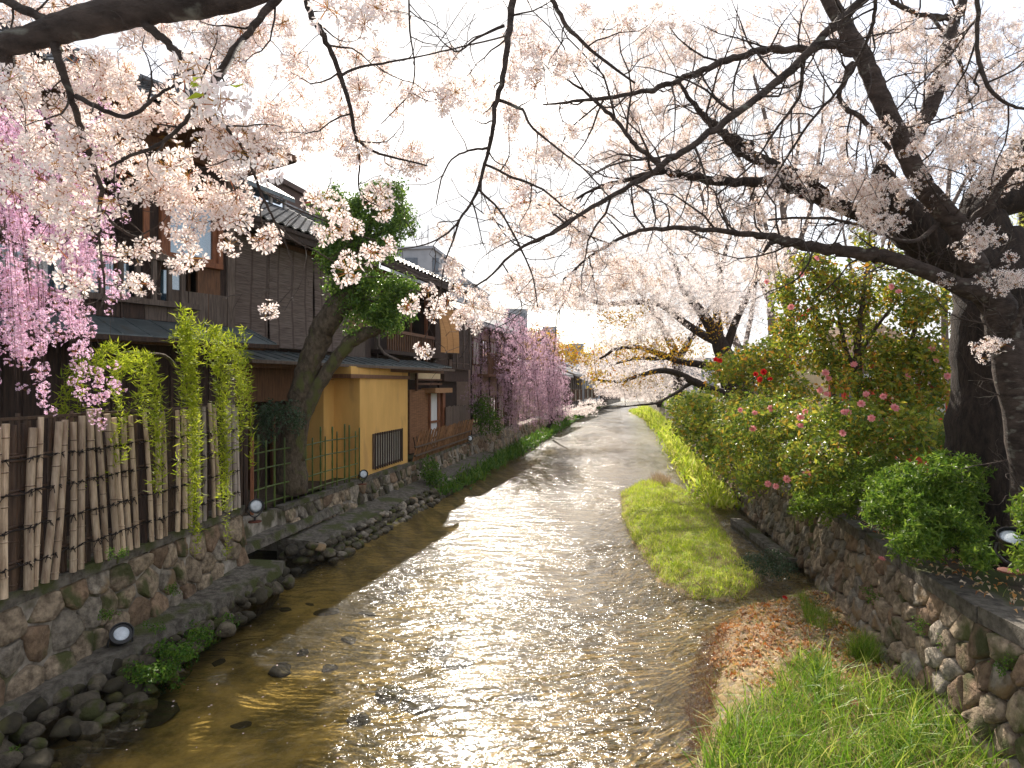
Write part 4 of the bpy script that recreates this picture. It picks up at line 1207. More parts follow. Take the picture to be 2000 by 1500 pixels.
# roofs
skirt(hB, B, -.5, 7.9, .02, 4.22, 1.0, 3.97)
skirt(hB, B, 7.9, 8.9, -.3, 4.25, .85, 4.03)
B.part('gutter', m_wood_grey, hB, (-.5, 8.7, .98, 1.06, 3.88, 3.95))
B.part('eave_beam', m_wood_brown, hB, (-.5, 8.6, .60, .70, 3.80, 3.92))
B.part('wall_boards', m_wood_grey, hB, (2.6, 4.9, .0, .05, 4.20, 4.75))
tiled_roof(hB, B, -.7, 4.6, .75, 6.98, -2.6, 8.75, 230)
B.part('eave_fascia', m_wood_dark, hB, (-.7, 4.6, .60, .72, 6.72, 6.90))
for k in range(12):
    u = -.5 + k * .42; B.part('rafter', m_wood_brown, hB, (u, u + .06, -.05, .6, 6.86, 6.93))
B.part('fascia_beam', m_wood_brown, hB, (-.14, 4.7, .0, .10, 6.62, 6.80))
b = MB()
for k in range(9): b.tube([B.p(-.7 + k * .59, -2.6, 8.86), B.p(-.14 + k * .59, -2.6, 8.86)], .12, 8)
b.build('roof_ridge', m_tile, hB)
# upper second roof behind, with a glazed dormer
b = MB(); b.hexa([B.p(u, v, z + h) for h in (-.12, 0) for v, z in ((-3.6, 9.9), (-1.7, 8.75)) for u in (-1.5, 4.0)]); b.build('upper_roof', m_metalroof, hB)
B.part('upper_wall', m_greywall, hB, (-1.4, 3.2, -3.4, -2.0, 8.2, 8.8))
df = B.part('dormer_window', m_white, hB, (3.3, 3.38, -2.0, -1.94, 8.0, 8.72), (3.85, 3.93, -2.0, -1.94, 8.0, 8.72), (2.6, 2.66, -2.0, -1.94, 8.0, 8.7))
B.part('pane', m_glass, df, (2.66, 3.9, -2.0, -1.98, 8.0, 8.7))

# hanging reed blinds on the upper storey: separate things
m_blindB = blind_mat('reed_blind', (.21, .165, .145), (.095, .068, .058), 70, B.rz, .9)
m_blindT = blind_mat('tan_blind', (.60, .33, .14), (.42, .21, .085), 150, R(-25), 2.2)
def blind(fr, u0, u1, v, z0, z1, m, label, sag=.03, slant=0, group=None):
    t = thing('reed_blind', fr.p((u0 + u1) / 2, v, z0), label, 'blind', group)
    b = MB(); nu, nz = 10, 22; V = []
    ph = random.random() * 6
    for i in range(nz):
        for j_ in range(nu):
            tt, s_ = i / (nz - 1), j_ / (nu - 1)
            o = v + slant * (1 - tt) + sag * math.sin(tt * 5 + ph) * .5 + sag * .12 * math.sin(s_ * 7 + ph + tt)
            V.append(fr.p(u0 + (u1 - u0) * s_, o, z0 + (z1 - z0) * tt))
    V = np.array(V); off = np.array([*fr.n, 0]) * .012
    I = np.arange(nz - 1)[:, None] * nu + np.arange(nu - 1)[None]
    Q = np.stack([I, I + 1, I + nu + 1, I + nu], -1).reshape(-1, 4); n0 = nu * nz
    b.add(np.concatenate([V + off, V - off]), [Q, Q[:, ::-1] + n0])
    b.build('reed_mat', m, t)
    for zz, nm in ((z0, 'bottom_rod'), (z1, 'top_rod')):
        b = MB(); o = v + (slant if zz == z0 else 0); b.tube([fr.p(u0 - .02, o, zz), fr.p(u1 + .02, o, zz)], .018, 6); b.build(nm, m_bamboo_dark, t)
    return t
for k, (ua, ub, lb) in enumerate(((-.12, .95, 'brown reed blind beside the corner post, leftmost of the upstairs blinds'), (.98, 2.5, 'wide brown reed blind upstairs between two others, left of the leaning evergreen'),
                                  (2.53, 3.95, 'brown reed blind upstairs partly hidden behind the leaning evergreen'))):
    blind(B, ua, ub, .13 + .012 * k, 4.30, 6.66, m_blindB, lb, group='reed blinds along the upper storey')
B.part('side_shutter', m_wood_brown, hB, (3.98, 4.9, .06, .10, 4.75, 6.6))

m_screen = blind_mat('reed_screen', (.34, .175, .09), (.19, .095, .05), 60, R(-16), 2.2)
# ---------------- house C: balcony and tan blind
Cc = Frame(-3.85, 17.85, 17)
Cc = Frame(*B.p(4.95, 0, 0)[:2], 16)
hC = thing('wooden_house', (-2.9, 21, 1.0), 'house beyond the ochre bay with a slatted balcony, tiled roof and cream plaster below', 'house')
CL = 6.6
Cc.part('wall', m_wood_dark, hC, (0, CL, -5, -.75, 4.0, 7.2), (0, .35, -.75, 0, 4.0, 7.1), (2.55, CL, -5, -.4, 1.0, 4.0), (CL - 1.4, CL, -.75, 0, 4.0, 7.1))
def cu(px, v=0): return Cc.at(px, 600, v)[0]
# balcony
ua, ub = cu(757, .1), cu(848, .1)
z_t, z_b = Cc.at(800, 654, .1)[1], Cc.at(800, 688, .1)[1]
Cc.part('balcony_rail', m_wood_brown, hC, (ua, ub, .04, .14, z_t - .02, z_t + .08)); Cc.part('balcony_floor', m_wood_dark, hC, (ua - .3, ub + .8, -.75, .14, z_b - .12, z_b))
for k in range(22):
    u = ua + .05 + (ub - ua - .1) * k / 21; Cc.part('baluster', m_wood_brown, hC, (u - .025, u + .025, .06, .10, z_b, z_t - .02))
for px in (735, 764, 832, 838):
    u = cu(px, -.3); Cc.part('post', m_wood_red if px > 800 else m_wood_grey, hC, (u - .05, u + .05, -.35, -.25, 4.1, 7.0))
fC = Cc.part('glass_screen', m_wood_brown, hC, (cu(800, -.6), cu(850, -.6), -.62, -.56, 6.1, 6.2), (cu(800, -.6), cu(802, -.6), -.62, -.56, 4.6, 6.1), (cu(828, -.6), cu(831, -.6), -.62, -.56, 4.6, 6.1))
Cc.part('pane', m_glass, fC, (cu(800, -.6), cu(850, -.6), -.60, -.59, 4.6, 6.1)); Cc.part('curtain', m_curtain, hC, (cu(805, -.7), cu(850, -.7), -.73, -.70, 4.6, 6.1))
b = MB(); q = Cc.at(740, 690, .1)
b.tube([Cc.p(cu(738, .1), .12, 5.0), Cc.p(cu(738, .1), .12, 4.6), Cc.p(cu(745, .2), .3, 4.35), Cc.p(cu(762, .3), .6, 4.15)], .045, 8); b.build('downpipe', m_wood_grey, hC)
Cc.part('dark_board_box', m_wood_dark, hC, (cu(880, .1), cu(921, .15), -.7, .15, Cc.at(900, 700, .1)[1], Cc.at(900, 620, .1)[1] + .3))
for k in range(9):
    zz = 4.0 + k * .24; Cc.part('lap_board', m_wood_dark, hC, (cu(881, .1), cu(920, .17), .15, .175, zz + .05, zz + .27))
for px in (893, 906, 918):
    u = cu(px, .2); Cc.part('batten', m_wood_grey, hC, (u - .03, u + .03, .18, .21, 4.1, 6.1))
tiled_roof(hC, Cc, -.2, CL + .3, .75, 7.08, -2.6, 8.7, 150)
Cc.part('eave_fascia', m_wood_dark, hC, (-.2, CL + .3, .62, .73, 6.84, 7.0)); Cc.part('eave_beam', m_wood_brown, hC, (0, CL, -.02, .08, 6.7, 6.95))
b = MB()
for k in range(11): b.tube([Cc.p(-.2 + k * .64, -2.6, 8.8), Cc.p(.4 + k * .64, -2.6, 8.8)], .12, 8)
b.build('roof_ridge', m_tile, hC)
# ground floor pieces seen past the bay
ca, cb = cu(816, -.1), cu(861, -.1)
Cc.part('cream_wall', m_cream, hC, (ca, cb, -.4, -.12, Cc.at(840, 742)[1], 4.0)); Cc.part('rail', m_wood_brown, hC, (ca - .2, cb, -.12, -.04, Cc.at(840, 752)[1], Cc.at(840, 748)[1]), (ca - .2, ca - .1, -.1, -.04, 3.2, 4.0), (ca - .2, cb, -.12, -.04, Cc.at(840, 743)[1], Cc.at(840, 740)[1]))
Cc.part('reed_screen', m_screen, hC, (cu(800, -.15), cu(838, -.15), -.3, -.15, 1.05, 3.25)); Cc.part('awning', m_wood_pale, hC, (cu(838, 0), cu(872, 0), -.3, .25, 3.12, 3.3))
dr = Cc.part('door', m_wood_red, hC, (cu(839, -.1), cu(841, -.1), -.2, -.08, 1.05, 3.1), (cu(855, -.1), cu(859, -.1), -.2, -.08, 1.05, 3.1), (cu(839, -.1), cu(859, -.1), -.2, -.08, 2.0, 2.08))
Cc.part('pane', m_curtain, dr, (cu(841, -.1), cu(855, -.1), -.17, -.13, 1.1, 3.1)); Cc.part('door_post', m_wood_red, hC, (cu(863, -.1), cu(868, -.1), -.2, -.06, 1.0, 3.2))
u = cu(862, -.1)
for k in range(14):
    Cc.part('plank', m_wood_grey, hC, (cu(870) + k * .16, cu(870) + k * .16 + .14, .0, .03, 1.0, 2.55 + .02 * (k % 3)))
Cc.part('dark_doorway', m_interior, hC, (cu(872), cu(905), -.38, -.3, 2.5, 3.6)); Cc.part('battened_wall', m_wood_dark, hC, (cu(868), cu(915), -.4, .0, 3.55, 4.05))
bl = Frame(*Cc.p(cu(857, .5), .5, 0)[:2], 40)
uu = bl.at(892, 640)[0]
blind(bl, 0, uu, 0, bl.at(875, 690)[1], bl.at(875, 603)[1], m_blindT, 'tan split bamboo blind hanging crooked from the balcony eave', .06, .12)
# ---------------- further houses along the left bank
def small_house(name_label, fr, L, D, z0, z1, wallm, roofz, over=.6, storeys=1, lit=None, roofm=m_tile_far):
    t = thing('wooden_house', fr.p(L / 2, -D / 2, 1.0), name_label, 'house')
    fr.part('wall', wallm, t, (0, L, -D, 0, 1.0, z1))
    b = MB()
    b.hexa([fr.p(u, v, z + h) for h in (-.12, 0) for v, z in ((-D / 2, roofz), (over, z1 - .05)) for u in (-.3, L + .3)])
    b.hexa([fr.p(u, v, z + h) for h in (-.12, 0) for v, z in ((-D - over, z1 - .05), (-D / 2 - .003, roofz)) for u in (-.3, L + .3)])
    rf = b.build('roof', roofm, t)
    P = []; sl = np.array([-D / 2 - over, roofz - z1 + .05]); Ls = np.linalg.norm(sl); sl /= Ls
    b = MB()
    for k in range(int((L + .5) / .35)):
        u = -.25 + k * .35; b.tube([fr.p(u, over, z1), fr.p(u, -D / 2, roofz + .05)], .05, 5)
    b.build('tile_ribs', roofm, rf, kind='stuff')
    b = MB(); b.tube([fr.p(-.3, -D / 2, roofz + .1), fr.p(L + .3, -D / 2, roofz + .1)], .14, 8); b.build('roof_ridge', roofm, rf)
    fr.part('eave_board', m_wood_dark, t, (-.3, L + .3, over - .1, over, z1 - .26, z1 - .17))
    nb = int(L / 1.4)
    for k in range(nb):
        u = .3 + k * 1.4
        for s_ in range(storeys):
            zz = 1.6 + s_ * 2.7
            w = fr.part('window', m_wood_brown, t, (u, u + .95, 0, .06, zz, zz + .08), (u, u + .95, 0, .06, zz + 1.2, zz + 1.28), (u, u + .07, 0, .06, zz + .08, zz + 1.2), (u + .88, u + .95, 0, .06, zz + .08, zz + 1.2), (u + .45, u + .5, 0, .05, zz + .08, zz + 1.2))
            fr.part('pane', m_paper if (k + s_) % 2 else m_glass, w, (u + .07, u + .88, .01, .02, zz + .08, zz + 1.2))
        fr.part('post', m_wood_dark, t, (u - .2, u - .1, 0, .05, 1.0, z1 - .1))
    return t
D1 = Frame(-1.9, 27.6, 15); hD = small_house('two storey house with pinkish walls and a wooden balcony half hidden behind the weeping cherry', D1, 8.5, 6, 1, 6.2, m_pinkwall, 8.0, .7, 2)
for k in range(24):
    u = .3 + k * .22; D1.part('baluster', m_wood_brown, hD, (u, u + .05, .75, .80, 3.9, 4.8))
D1.part('balcony', m_wood_brown, hD, (.2, 5.6, 0, .85, 3.78, 3.9), (.2, 5.6, .73, .82, 4.8, 4.88))
D1.part('paper_lantern_panel', m_paper, hD, (.5, 1.1, .02, .05, 4.7, 6.0))
small_house('low house with warm plaster and small grey roof just right of the weeping cherry', Frame(2.2, 46, 15), 9, 6, 1, 4.2, m_pinkwall, 5.6, .9, 1)
tE = small_house('tall narrow house with orange plaster gable above the low riverside roofs', Frame(1.6, 52, 15), 6, 6, 1, 7.0, m_ochre, 8.2, .8, 2)
small_house('dark timber house with ridged grey roof in the row by the far bend', Frame(5.6, 62, 15), 10, 7, 1, 4.4, m_wood_dark, 6.0, .9, 1)
small_house('pale house at the far end of the row, under the overhanging cherry', Frame(8.8, 75, 18), 11, 7, 1, 4.6, m_greywall, 6.4, .9, 1)
small_house('farthest dark house of the row where the river bends away', Frame(13.0, 90, 22), 14, 8, 1, 4.6, m_wood_dark, 7.0, .9, 1)
# rooftop blocks and modern buildings behind
def block(nm, lab, cat, px0, px1, pyt, Y, D, m, rz=0, win=0, base=1.0, roof=None):
    a, b_ = at(px0, pyt, Y), at(px1, pyt, Y); W = b_[0] - a[0]; zt = a[2]
    t = thing(nm, ((a[0] + b_[0]) / 2, Y + D / 2, base), lab, cat)
    b = MB(); b.box([(a[0] + b_[0]) / 2, Y + D / 2, (base + zt) / 2], (W, D, zt - base), rz); b.build('wall', m, t)
    b = MB(); b.box([(a[0] + b_[0]) / 2, Y + D / 2, zt + .1], (W + .3, D + .3, .2), rz); b.build('parapet', roof or m, t)
    if win:
        nx = max(2, int(W / 3)); nz = max(2, int((zt - base) / 3))
        for i_ in range(nx):
            for k_ in range(nz):
                b = MB(); b.box([a[0] + W * (i_ + .5) / nx, Y - .03, base + (zt - base) * (k_ + .55) / nz], (W / nx * .6, .1, 1.5)); o = b.build('window', m_glassdark, t)
    return t
m_glassdark = mat('dark_window', (.10, .12, .15), (.06, .07, .09), .15, 3, 0, spec=.8)
block('rooftop_block', 'dark brown clad box rising behind the tiled roofs above the reed blinds', 'building', 500, 590, 362, 24, 6, m_brownwall, R(-14))
block('modern_building', 'pale grey flat topped modern building behind the tiled roof right of the evergreen', 'building', 782, 866, 487, 44, 9, m_greywall, R(-10), 1)
block('modern_building', 'grey building with a slanting side beyond the pale block, mostly behind blossoms', 'building', 868, 925, 545, 60, 12, m_greywall, R(-10), 1)
block('office_tower', 'hazy office tower with flat roof above the weeping cherry', 'tower', 985, 1030, 605, 150, 15, m_greywall, 0, 1)
block('office_tower', 'grey tower standing in the gap of sky between weeping cherry and blossoms', 'tower', 1062, 1087, 640, 190, 15, m_greywall, 0, 1)
block('office_building', 'low bluish office block on the skyline right of the sky gap', 'building', 1112, 1140, 672, 230, 20, m_greywall, 0, 1)
block('office_building', 'wide pale office block on the skyline behind the cherry branches', 'building', 1138, 1240, 690, 260, 25, m_greywall, 0, 1)
block('office_building', 'bluish low building behind the cherry trunks at the end of the river', 'building', 1245, 1400, 700, 160, 25, m_greywall, 0, 1)
# TV aerial
ta = thing('tv_aerial', at(822, 500, 44), 'thin rooftop television aerial with crossbars above the pale grey building', 'aerial')
b = MB(); q = at(836, 512, 44); b.tube([q, at(836, 440, 44)], .03, 5); b.build('mast', m_wood_grey, ta)
b = MB(); b.tube([at(824, 500, 44), at(824, 452, 44)], .03, 5)
for k in range(5): b.tube([at(806 + k * 7, 470 - k * 1.6, 44.4), at(806 + k * 7, 464 - k * 1.6, 43.6)], .02, 4)
b.tube([at(804, 470, 44), at(836, 463, 44)], .02, 4); b.build('crossbars', m_wood_grey, ta)

# ================================================================== LAMPS
def floodlight(loc, aim, r, label, housing=m_black, lens_r=.88):
    loc, aim = np.array(loc, float), np.array(aim, float); aim /= np.linalg.norm(aim)
    t = thing('floodlight', (loc[0], loc[1], loc[2] - r * 2.2), label, 'floodlight')
    b = MB(); b.lathe([(r * .35, -r * 1.6), (r * .75, -r * 1.35), (r * .8, -r * .4), (r, -r * .1), (r * 1.02, r * .25), (r * .94, r * .26), (r * .9, r * .05)], loc, aim, 22); b.build('housing', housing, t, smooth=False)
    b = MB(); b.lathe([(r * lens_r, r * .02), (r * .6, r * .12), (r * .2, r * .16), (.001, r * .17)], loc, aim, 20); b.build('lens', m_lens, t, smooth=True)
    side = np.cross(aim, [0, 0, 1]); side /= np.linalg.norm(side)
    b = MB(); c_ = loc - aim * r * .7
    b.tube(catmull([c_ + side * r * .9, c_ + side * r * .95 + [0, 0, -r * .8], c_ + [0, 0, -r * 1.6], c_ - side * r * .95 + [0, 0, -r * .8], c_ - side * r * .9]), r * .1, 5)
    b.tube([c_ + [0, 0, -r * 1.5], c_ + [0, 0, -r * 2.2]], r * .16, 6); b.build('bracket', housing, t)
    b = MB(); b.lathe([(r * .9, 0), (r * .9, r * .12), (r * .3, r * .2)], c_ + [0, 0, -r * 2.25], (0, 0, 1), 14); b.build('base_plate', m_rust, t)
    return t
q = at(237, 1238, 7.2); floodlight(q, (.55, -.6, .65), .125, 'black spotlight on a rusty plate standing on the lower ledge among weeds', lens_r=.68)
q = at(500, 988, 10.6); floodlight(q, (.55, -.8, .15), .125, 'round chrome floodlight at the end of the bamboo pole fence')
q = at(710, 926, 15.2); floodlight(q, (.5, -.8, .2), .11, 'small round floodlight at the foot of the ochre wall')
q = at(918, 856, 26.0); floodlight(q, (.5, -.8, .2), .12, 'tiny floodlight at the far end of the slanted bamboo fence')
q = at(1976, 1050, 5.7); floodlight(q, (-.28, -.45, .9), .115, 'black uplight beside the big cherry trunk on the right bank')
cb_ = MB(); cb_.tube(catmull([at(243, 1275, 7.3), at(258, 1310, 7.2), at(262, 1345, 7.1), at(245, 1375, 6.9), at(215, 1410, 6.5), at(160, 1450, 6.0), at(60, 1475, 5.8), at(-20, 1470, 5.7)], 6), .009, 5)
cb_.build('cable', m_black, label='thin black cable trailing from the ledge spotlight down to the water', cat='cable')
# ================================================================== NEAR CHERRY overhanging from the left
cn = thing('cherry_tree', (-4.6, 1.2, 1.0), 'near cherry reaching in from the top left, thick limb and big blossom balls', 'tree')
skel = []
tk = MB()
lead = [np.array([-4.6, 1.2, 1.0]), np.array([-4.55, 1.3, 2.6]), np.array([-4.2, 1.6, 3.9]), np.array([-3.2, 2.1, 4.75])]
MAIN = [(-60, 112, 50), (0, 90, 46), (60, 74, 46), (130, 52, 54), (220, 28, 60), (300, 14, 58), (400, 6, 50), (480, -6, 40), (560, -32, 28), (700, -90, 22)]
pts_ = [np.append(p, .12 - .01 * i) for i, p in enumerate(lead)] + [np.append(at(x, y, 2.3), w / F * 2.3 / 2) for x, y, w in MAIN]
Cm = catmull(np.array(pts_), 5); tk.tube(Cm[:, :3], Cm[:, 3] * (1 + rng.normal(size=len(Cm)) * .04), 14)
skel.extend([tuple(c) for c in Cm[20:]])
tk.build('trunk', m_bark, cn, smooth=True)
NEAR_LIMBS = [
    [(-30, -20, 18, 2.35), (40, 15, 18, 2.3), (75, 32, 18, 2.3), (105, 55, 22, 2.3)],
    [(100, 70, 20, 2.3), (118, 130, 15, 2.3), (138, 185, 13, 2.35), (152, 235, 12, 2.4), (168, 285, 11, 2.45), (188, 340, 10, 2.5), (198, 372, 9, 2.5), (193, 430, 6, 2.55), (195, 480, 5, 2.6), (204, 555, 4, 2.6), (198, 605, 3, 2.6)],
    [(196, 410, 7, 2.52), (235, 448, 6, 2.6), (280, 470, 5, 2.65), (320, 498, 4, 2.7), (352, 510, 3, 2.7)],
    [(150, 188, 11, 2.35), (190, 210, 9, 2.3), (240, 228, 9, 2.3), (275, 215, 8, 2.3), (310, 185, 6, 2.25), (350, 160, 4, 2.2)],
    [(560, -20, 16, 2.25), (515, 25, 14, 2.2), (475, 75, 13, 2.2), (440, 125, 12, 2.2), (415, 160, 11, 2.2), (390, 195, 9, 2.2), (372, 222, 9, 2.25), (345, 255, 8, 2.3), (305, 285, 7, 2.35), (255, 305, 6, 2.4), (215, 325, 4, 2.45)],
    [(280, 40, 18, 2.3), (318, 75, 16, 2.3), (345, 105, 13, 2.3), (372, 140, 9, 2.3), (398, 168, 6, 2.3)],
    [(600, -20, 12, 2.5), (606, 25, 12, 2.5), (628, 62, 12, 2.5), (648, 105, 10, 2.55), (668, 160, 9, 2.6), (685, 215, 8, 2.6), (697, 278, 6, 2.65), (703, 320, 4, 2.7), (700, 362, 3, 2.7), (712, 388, 3, 2.7), (738, 402, 2, 2.7)],
    [(695, 272, 6, 2.65), (730, 296, 5, 2.7), (780, 310, 4, 2.75), (835, 324, 3, 2.8)],
    [(660, 150, 6, 2.6), (700, 132, 5, 2.6), (760, 122, 4, 2.6), (830, 108, 3, 2.6), (900, 92, 3, 2.6), (990, 70, 3, 2.6)],
    [(395, 192, 8, 2.25), (430, 235, 7, 2.4), (465, 275, 7, 2.5), (490, 325, 6, 2.6), (505, 365, 6, 2.7), (520, 400, 5, 2.7), (540, 440, 4, 2.75), (557, 475, 3, 2.8), (572, 520, 2, 2.8), (570, 560, 2, 2.8), (545, 592, 2, 2.8)],
    [(535, 432, 4, 2.75), (575, 470, 3, 2.8), (620, 492, 3, 2.85), (660, 516, 2, 2.9), (690, 525, 2, 2.9)],
    [(505, 368, 4, 2.7), (560, 400, 3, 2.8), (620, 425, 3, 2.85), (680, 452, 2, 2.9), (735, 470, 2, 2.9)],
    [(1008, -30, 15, 2.9), (998, 30, 13, 2.9), (992, 90, 12, 2.9), (982, 150, 11, 2.95), (968, 210, 10, 3.0), (960, 265, 8, 3.0), (948, 318, 7, 3.05), (930, 378, 6, 3.1), (905, 418, 5, 3.15), (875, 455, 4, 3.2), (830, 478, 3, 3.25), (775, 488, 2, 3.25)],
    [(902, 420, 5, 3.15), (885, 468, 4, 3.25), (868, 515, 3, 3.3), (862, 560, 3, 3.35), (850, 605, 2, 3.4), (830, 660, 2, 3.4)],
    [(952, 290, 5, 3.05), (915, 294, 4, 3.1), (882, 312, 3, 3.1), (862, 350, 3, 3.15), (852, 400, 2, 3.2)],
    [(935, 370, 5, 3.1), (975, 410, 4, 3.15), (1010, 470, 4, 3.2), (1040, 540, 3, 3.3), (1050, 600, 2, 3.4)],
    [(975, 195, 7, 3.0), (1020, 215, 6, 3.0), (1040, 250, 5, 3.0), (1090, 290, 4, 3.0), (1140, 330, 3, 3.05), (1190, 385, 3, 3.1)],
    [(1060, -30, 9, 3.1), (1090, 20, 9, 3.1), (1115, 60, 8, 3.15), (1170, 110, 6, 3.2), (1240, 162, 4, 3.3)],
    [(798, -20, 4, 2.8), (800, 60, 4, 2.8), (810, 130, 3, 2.8), (802, 180, 3, 2.8), (770, 215, 2, 2.8), (745, 242, 2, 2.8)],
    [(945, 320, 5, 3.05), (1000, 345, 5, 3.1), (1060, 370, 4, 3.2), (1110, 410, 3, 3.3), (1145, 425, 3, 3.3)],
    [(985, 50, 6, 2.9), (930, 75, 4, 2.9), (890, 100, 3, 2.9), (840, 55, 2, 2.9), (800, 8, 2, 2.9)],
]
sbm = MB()
for i, tr_ in enumerate(NEAR_LIMBS):
    b = MB(); C_ = limb(b, tr_, sides=9 if tr_[0][2] > 8 else 6, n=4, skel=skel, jit=.009); b.build('limb', m_bark, cn, smooth=True)
    side_branches(sbm, C_, skel, .13, .10, .38, .0045, .0014, .06, 1)
sbm.build('side_branches', m_bark, cn, smooth=True, kind='stuff')
NB = [  # px, py, rx, ry, Y0, Y1, n
    (45, 150, 85, 75, 2.0, 2.9, 20), (120, 240, 110, 70, 2.2, 3.2, 22), (50, 330, 70, 70, 2.2, 3.0, 12), (140, 375, 60, 75, 2.3, 2.9, 15), (215, 150, 110, 60, 2.3, 3.2, 16),
    (150, 290, 60, 50, 2.2, 2.8, 10), (225, 255, 80, 50, 2.3, 3.0, 11), (290, 345, 90, 50, 2.4, 3.0, 15), (380, 395, 85, 38, 2.5, 3.0, 14), (345, 340, 60, 45, 2.4, 3.0, 8), (330, 225, 80, 50, 2.3, 3.0, 10),
    (420, 120, 80, 90, 2.3, 3.2, 20), (470, 80, 60, 50, 2.3, 3.2, 10), (560, 110, 60, 80, 2.6, 3.6, 10), (520, 250, 60, 45, 2.6, 3.2, 10), (600, 262, 75, 38, 2.7, 3.4, 14), (590, 130, 40, 60, 2.5, 3.4, 7),
    (660, 25, 60, 25, 2.3, 3.0, 7), (700, 85, 50, 60, 2.5, 3.4, 9), (700, 180, 60, 70, 2.6, 3.4, 13), (700, 280, 55, 30, 2.6, 3.2, 9), (800, 300, 50, 30, 2.7, 3.3, 8), (800, 225, 60, 30, 2.8, 3.6, 7), (870, 150, 60, 70, 2.8, 3.8, 13),
    (840, 180, 45, 30, 2.6, 3.0, 6), (930, 170, 40, 60, 3.0, 4.0, 8), (1060, 90, 90, 60, 3.0, 4.2, 16), (1030, 120, 50, 70, 2.9, 3.6, 9), (1010, 255, 45, 30, 3.0, 3.5, 6), (1070, 290, 60, 45, 3.0, 3.8, 13), (960, 340, 40, 30, 3.0, 3.6, 5),
    (990, 390, 50, 30, 3.1, 3.8, 6), (1060, 380, 50, 30, 3.2, 4.0, 6), (1150, 110, 50, 60, 3.1, 4.0, 8), (1180, 40, 60, 40, 3.2, 4.2, 6), (160, 20, 110, 18, 2.4, 3.2, 10), (330, 40, 80, 25, 2.5, 3.4, 7), (60, 15, 60, 20, 2.4, 3.0, 5),
    (250, 130, 60, 50, 2.3, 3.0, 6), (740, 20, 60, 30, 2.6, 3.4, 5), (1000, 440, 60, 40, 3.3, 4.4, 8), (900, 610, 60, 28, 3.4, 4.4, 9), (980, 560, 80, 60, 3.6, 5.0, 18), (1050, 590, 60, 40, 3.8, 5.0, 10), (430, 35, 50, 25, 2.4, 3.0, 5), (880, 520, 25, 60, 3.2, 4.2, 4),
    (430, 370, 25, 45, 2.6, 2.9, 5), (430, 280, 70, 45, 2.4, 2.9, 14), (500, 320, 50, 25, 2.5, 2.9, 6), (250, 200, 120, 60, 2.3, 2.9, 12), (640, 395, 35, 20, 2.8, 3.1, 4), (30, 480, 25, 20, 2.5, 2.8, 0)]
SINGLE = [(458, 476, 2.75), (515, 460, 2.8), (538, 463, 2.8), (522, 606, 2.8), (828, 676, 3.4), (798, 590, 3.3), (225, 493, 2.65), (258, 494, 2.65), (292, 495, 2.65), (345, 510, 2.7), (362, 508, 2.7), (238, 553, 2.6), (266, 553, 2.6),
          (95, 482, 2.5), (120, 478, 2.5), (160, 572, 2.5), (150, 560, 2.5), (640, 450, 2.85), (665, 448, 2.85), (690, 450, 2.85), (730, 484, 2.9), (748, 480, 2.9), (680, 500, 2.9), (682, 525, 2.9), (622, 392, 2.8), (655, 405, 2.8), (738, 385, 2.7), (742, 405, 2.7),
          (350, 460, 2.65), (370, 455, 2.65), (385, 430, 2.65), (410, 432, 2.65), (440, 418, 2.65), (455, 425, 2.65), (365, 480, 2.65), (210, 385, 2.5), (150, 440, 2.5), (175, 430, 2.5), (835, 570, 3.3), (900, 560, 3.3), (730, 395, 2.7), (700, 290, 2.65)]
TG = blobs(NB); TG = TG[rng.random(len(TG)) < .62]
TG = np.concatenate([TG, np.array([at(*q) for q in SINGLE])])
tb = MB(); dirs = attach(tb, TG, skel, r0=.0026, wig=.2, maxr=.007, thick=.006, sides=4)
bare = blobs([(300, 200, 300, 150, 2.2, 3.2, 40), (700, 150, 300, 120, 2.6, 3.4, 40), (1050, 250, 150, 200, 3.0, 4, 60), (980, 500, 120, 100, 3.2, 4.2, 30)])
attach(tb, bare, skel, r0=.0016, wig=.2, maxr=.004, thick=.004, sides=3)
tb.build('twigs', m_bark, cn, smooth=True, kind='stuff')
N = len(TG); rd = -dirs + rng.normal(size=(N, 3)) * .55; sc_ = rng.uniform(.85, 1.28, N)
scatter('blossom_cluster', 'blossoms', POM_BIG, TG + dirs * .02, rots(N, rd), sc_, cn, [m_petal, m_pedicel], 300)
# second and third balls beside each, so the clumps run together
k_ = np.arange(N)[rng.random(N) < .30]
k_ = k_[(k_ < N - len(SINGLE))]
P2 = TG[k_] + rng.normal(size=(len(k_), 3)) * .055
b = MB()
rr_ = rots(len(k_)); w_ = np.arange(len(k_)) % 4
for t_ in range(4): b.mass(POM_BIG[t_], P2[w_ == t_], rr_[w_ == t_], rng.uniform(.75, 1.05, int((w_ == t_).sum())))
b.build('more_blossoms', [m_petal, m_pedicel], cn, kind='stuff')
# the very near sprig with fresh leaves
q = at(425, 195, 1.25); b = MB()
for x, y in ((395, 190), (440, 215), (400, 235), (360, 160), (440, 160)):
    pass
for (x, y), s_ in zip(((385, 125), (430, 205), (385, 195), (360, 150), (455, 195), (520, 330), (640, 15)), (1, 1.1, .9, .9, .9, .9, 1.1)):
    b = MB(); b.mass(pom(9, .045, .021, int(x), .3), np.array([at(x, y, 1.45)]), rots(1), s_); b.build('near_cluster', [m_petal, m_pedicel], cn)
b = MB(); b.mass(leaf_t(.045, .014), np.array([at(*q_) for q_ in ((385, 165, 1.4), (392, 170, 1.4), (378, 160, 1.4), (445, 165, 1.6), (400, 185, 1.4))]), rots(5, np.array([[.2, -.3, 1], [.5, -.2, .8], [-.3, -.2, 1], [0, 0, -1], [.4, -.5, .2]])), 1)
b.build('young_leaf', m_leaf_willow, cn, kind='stuff')
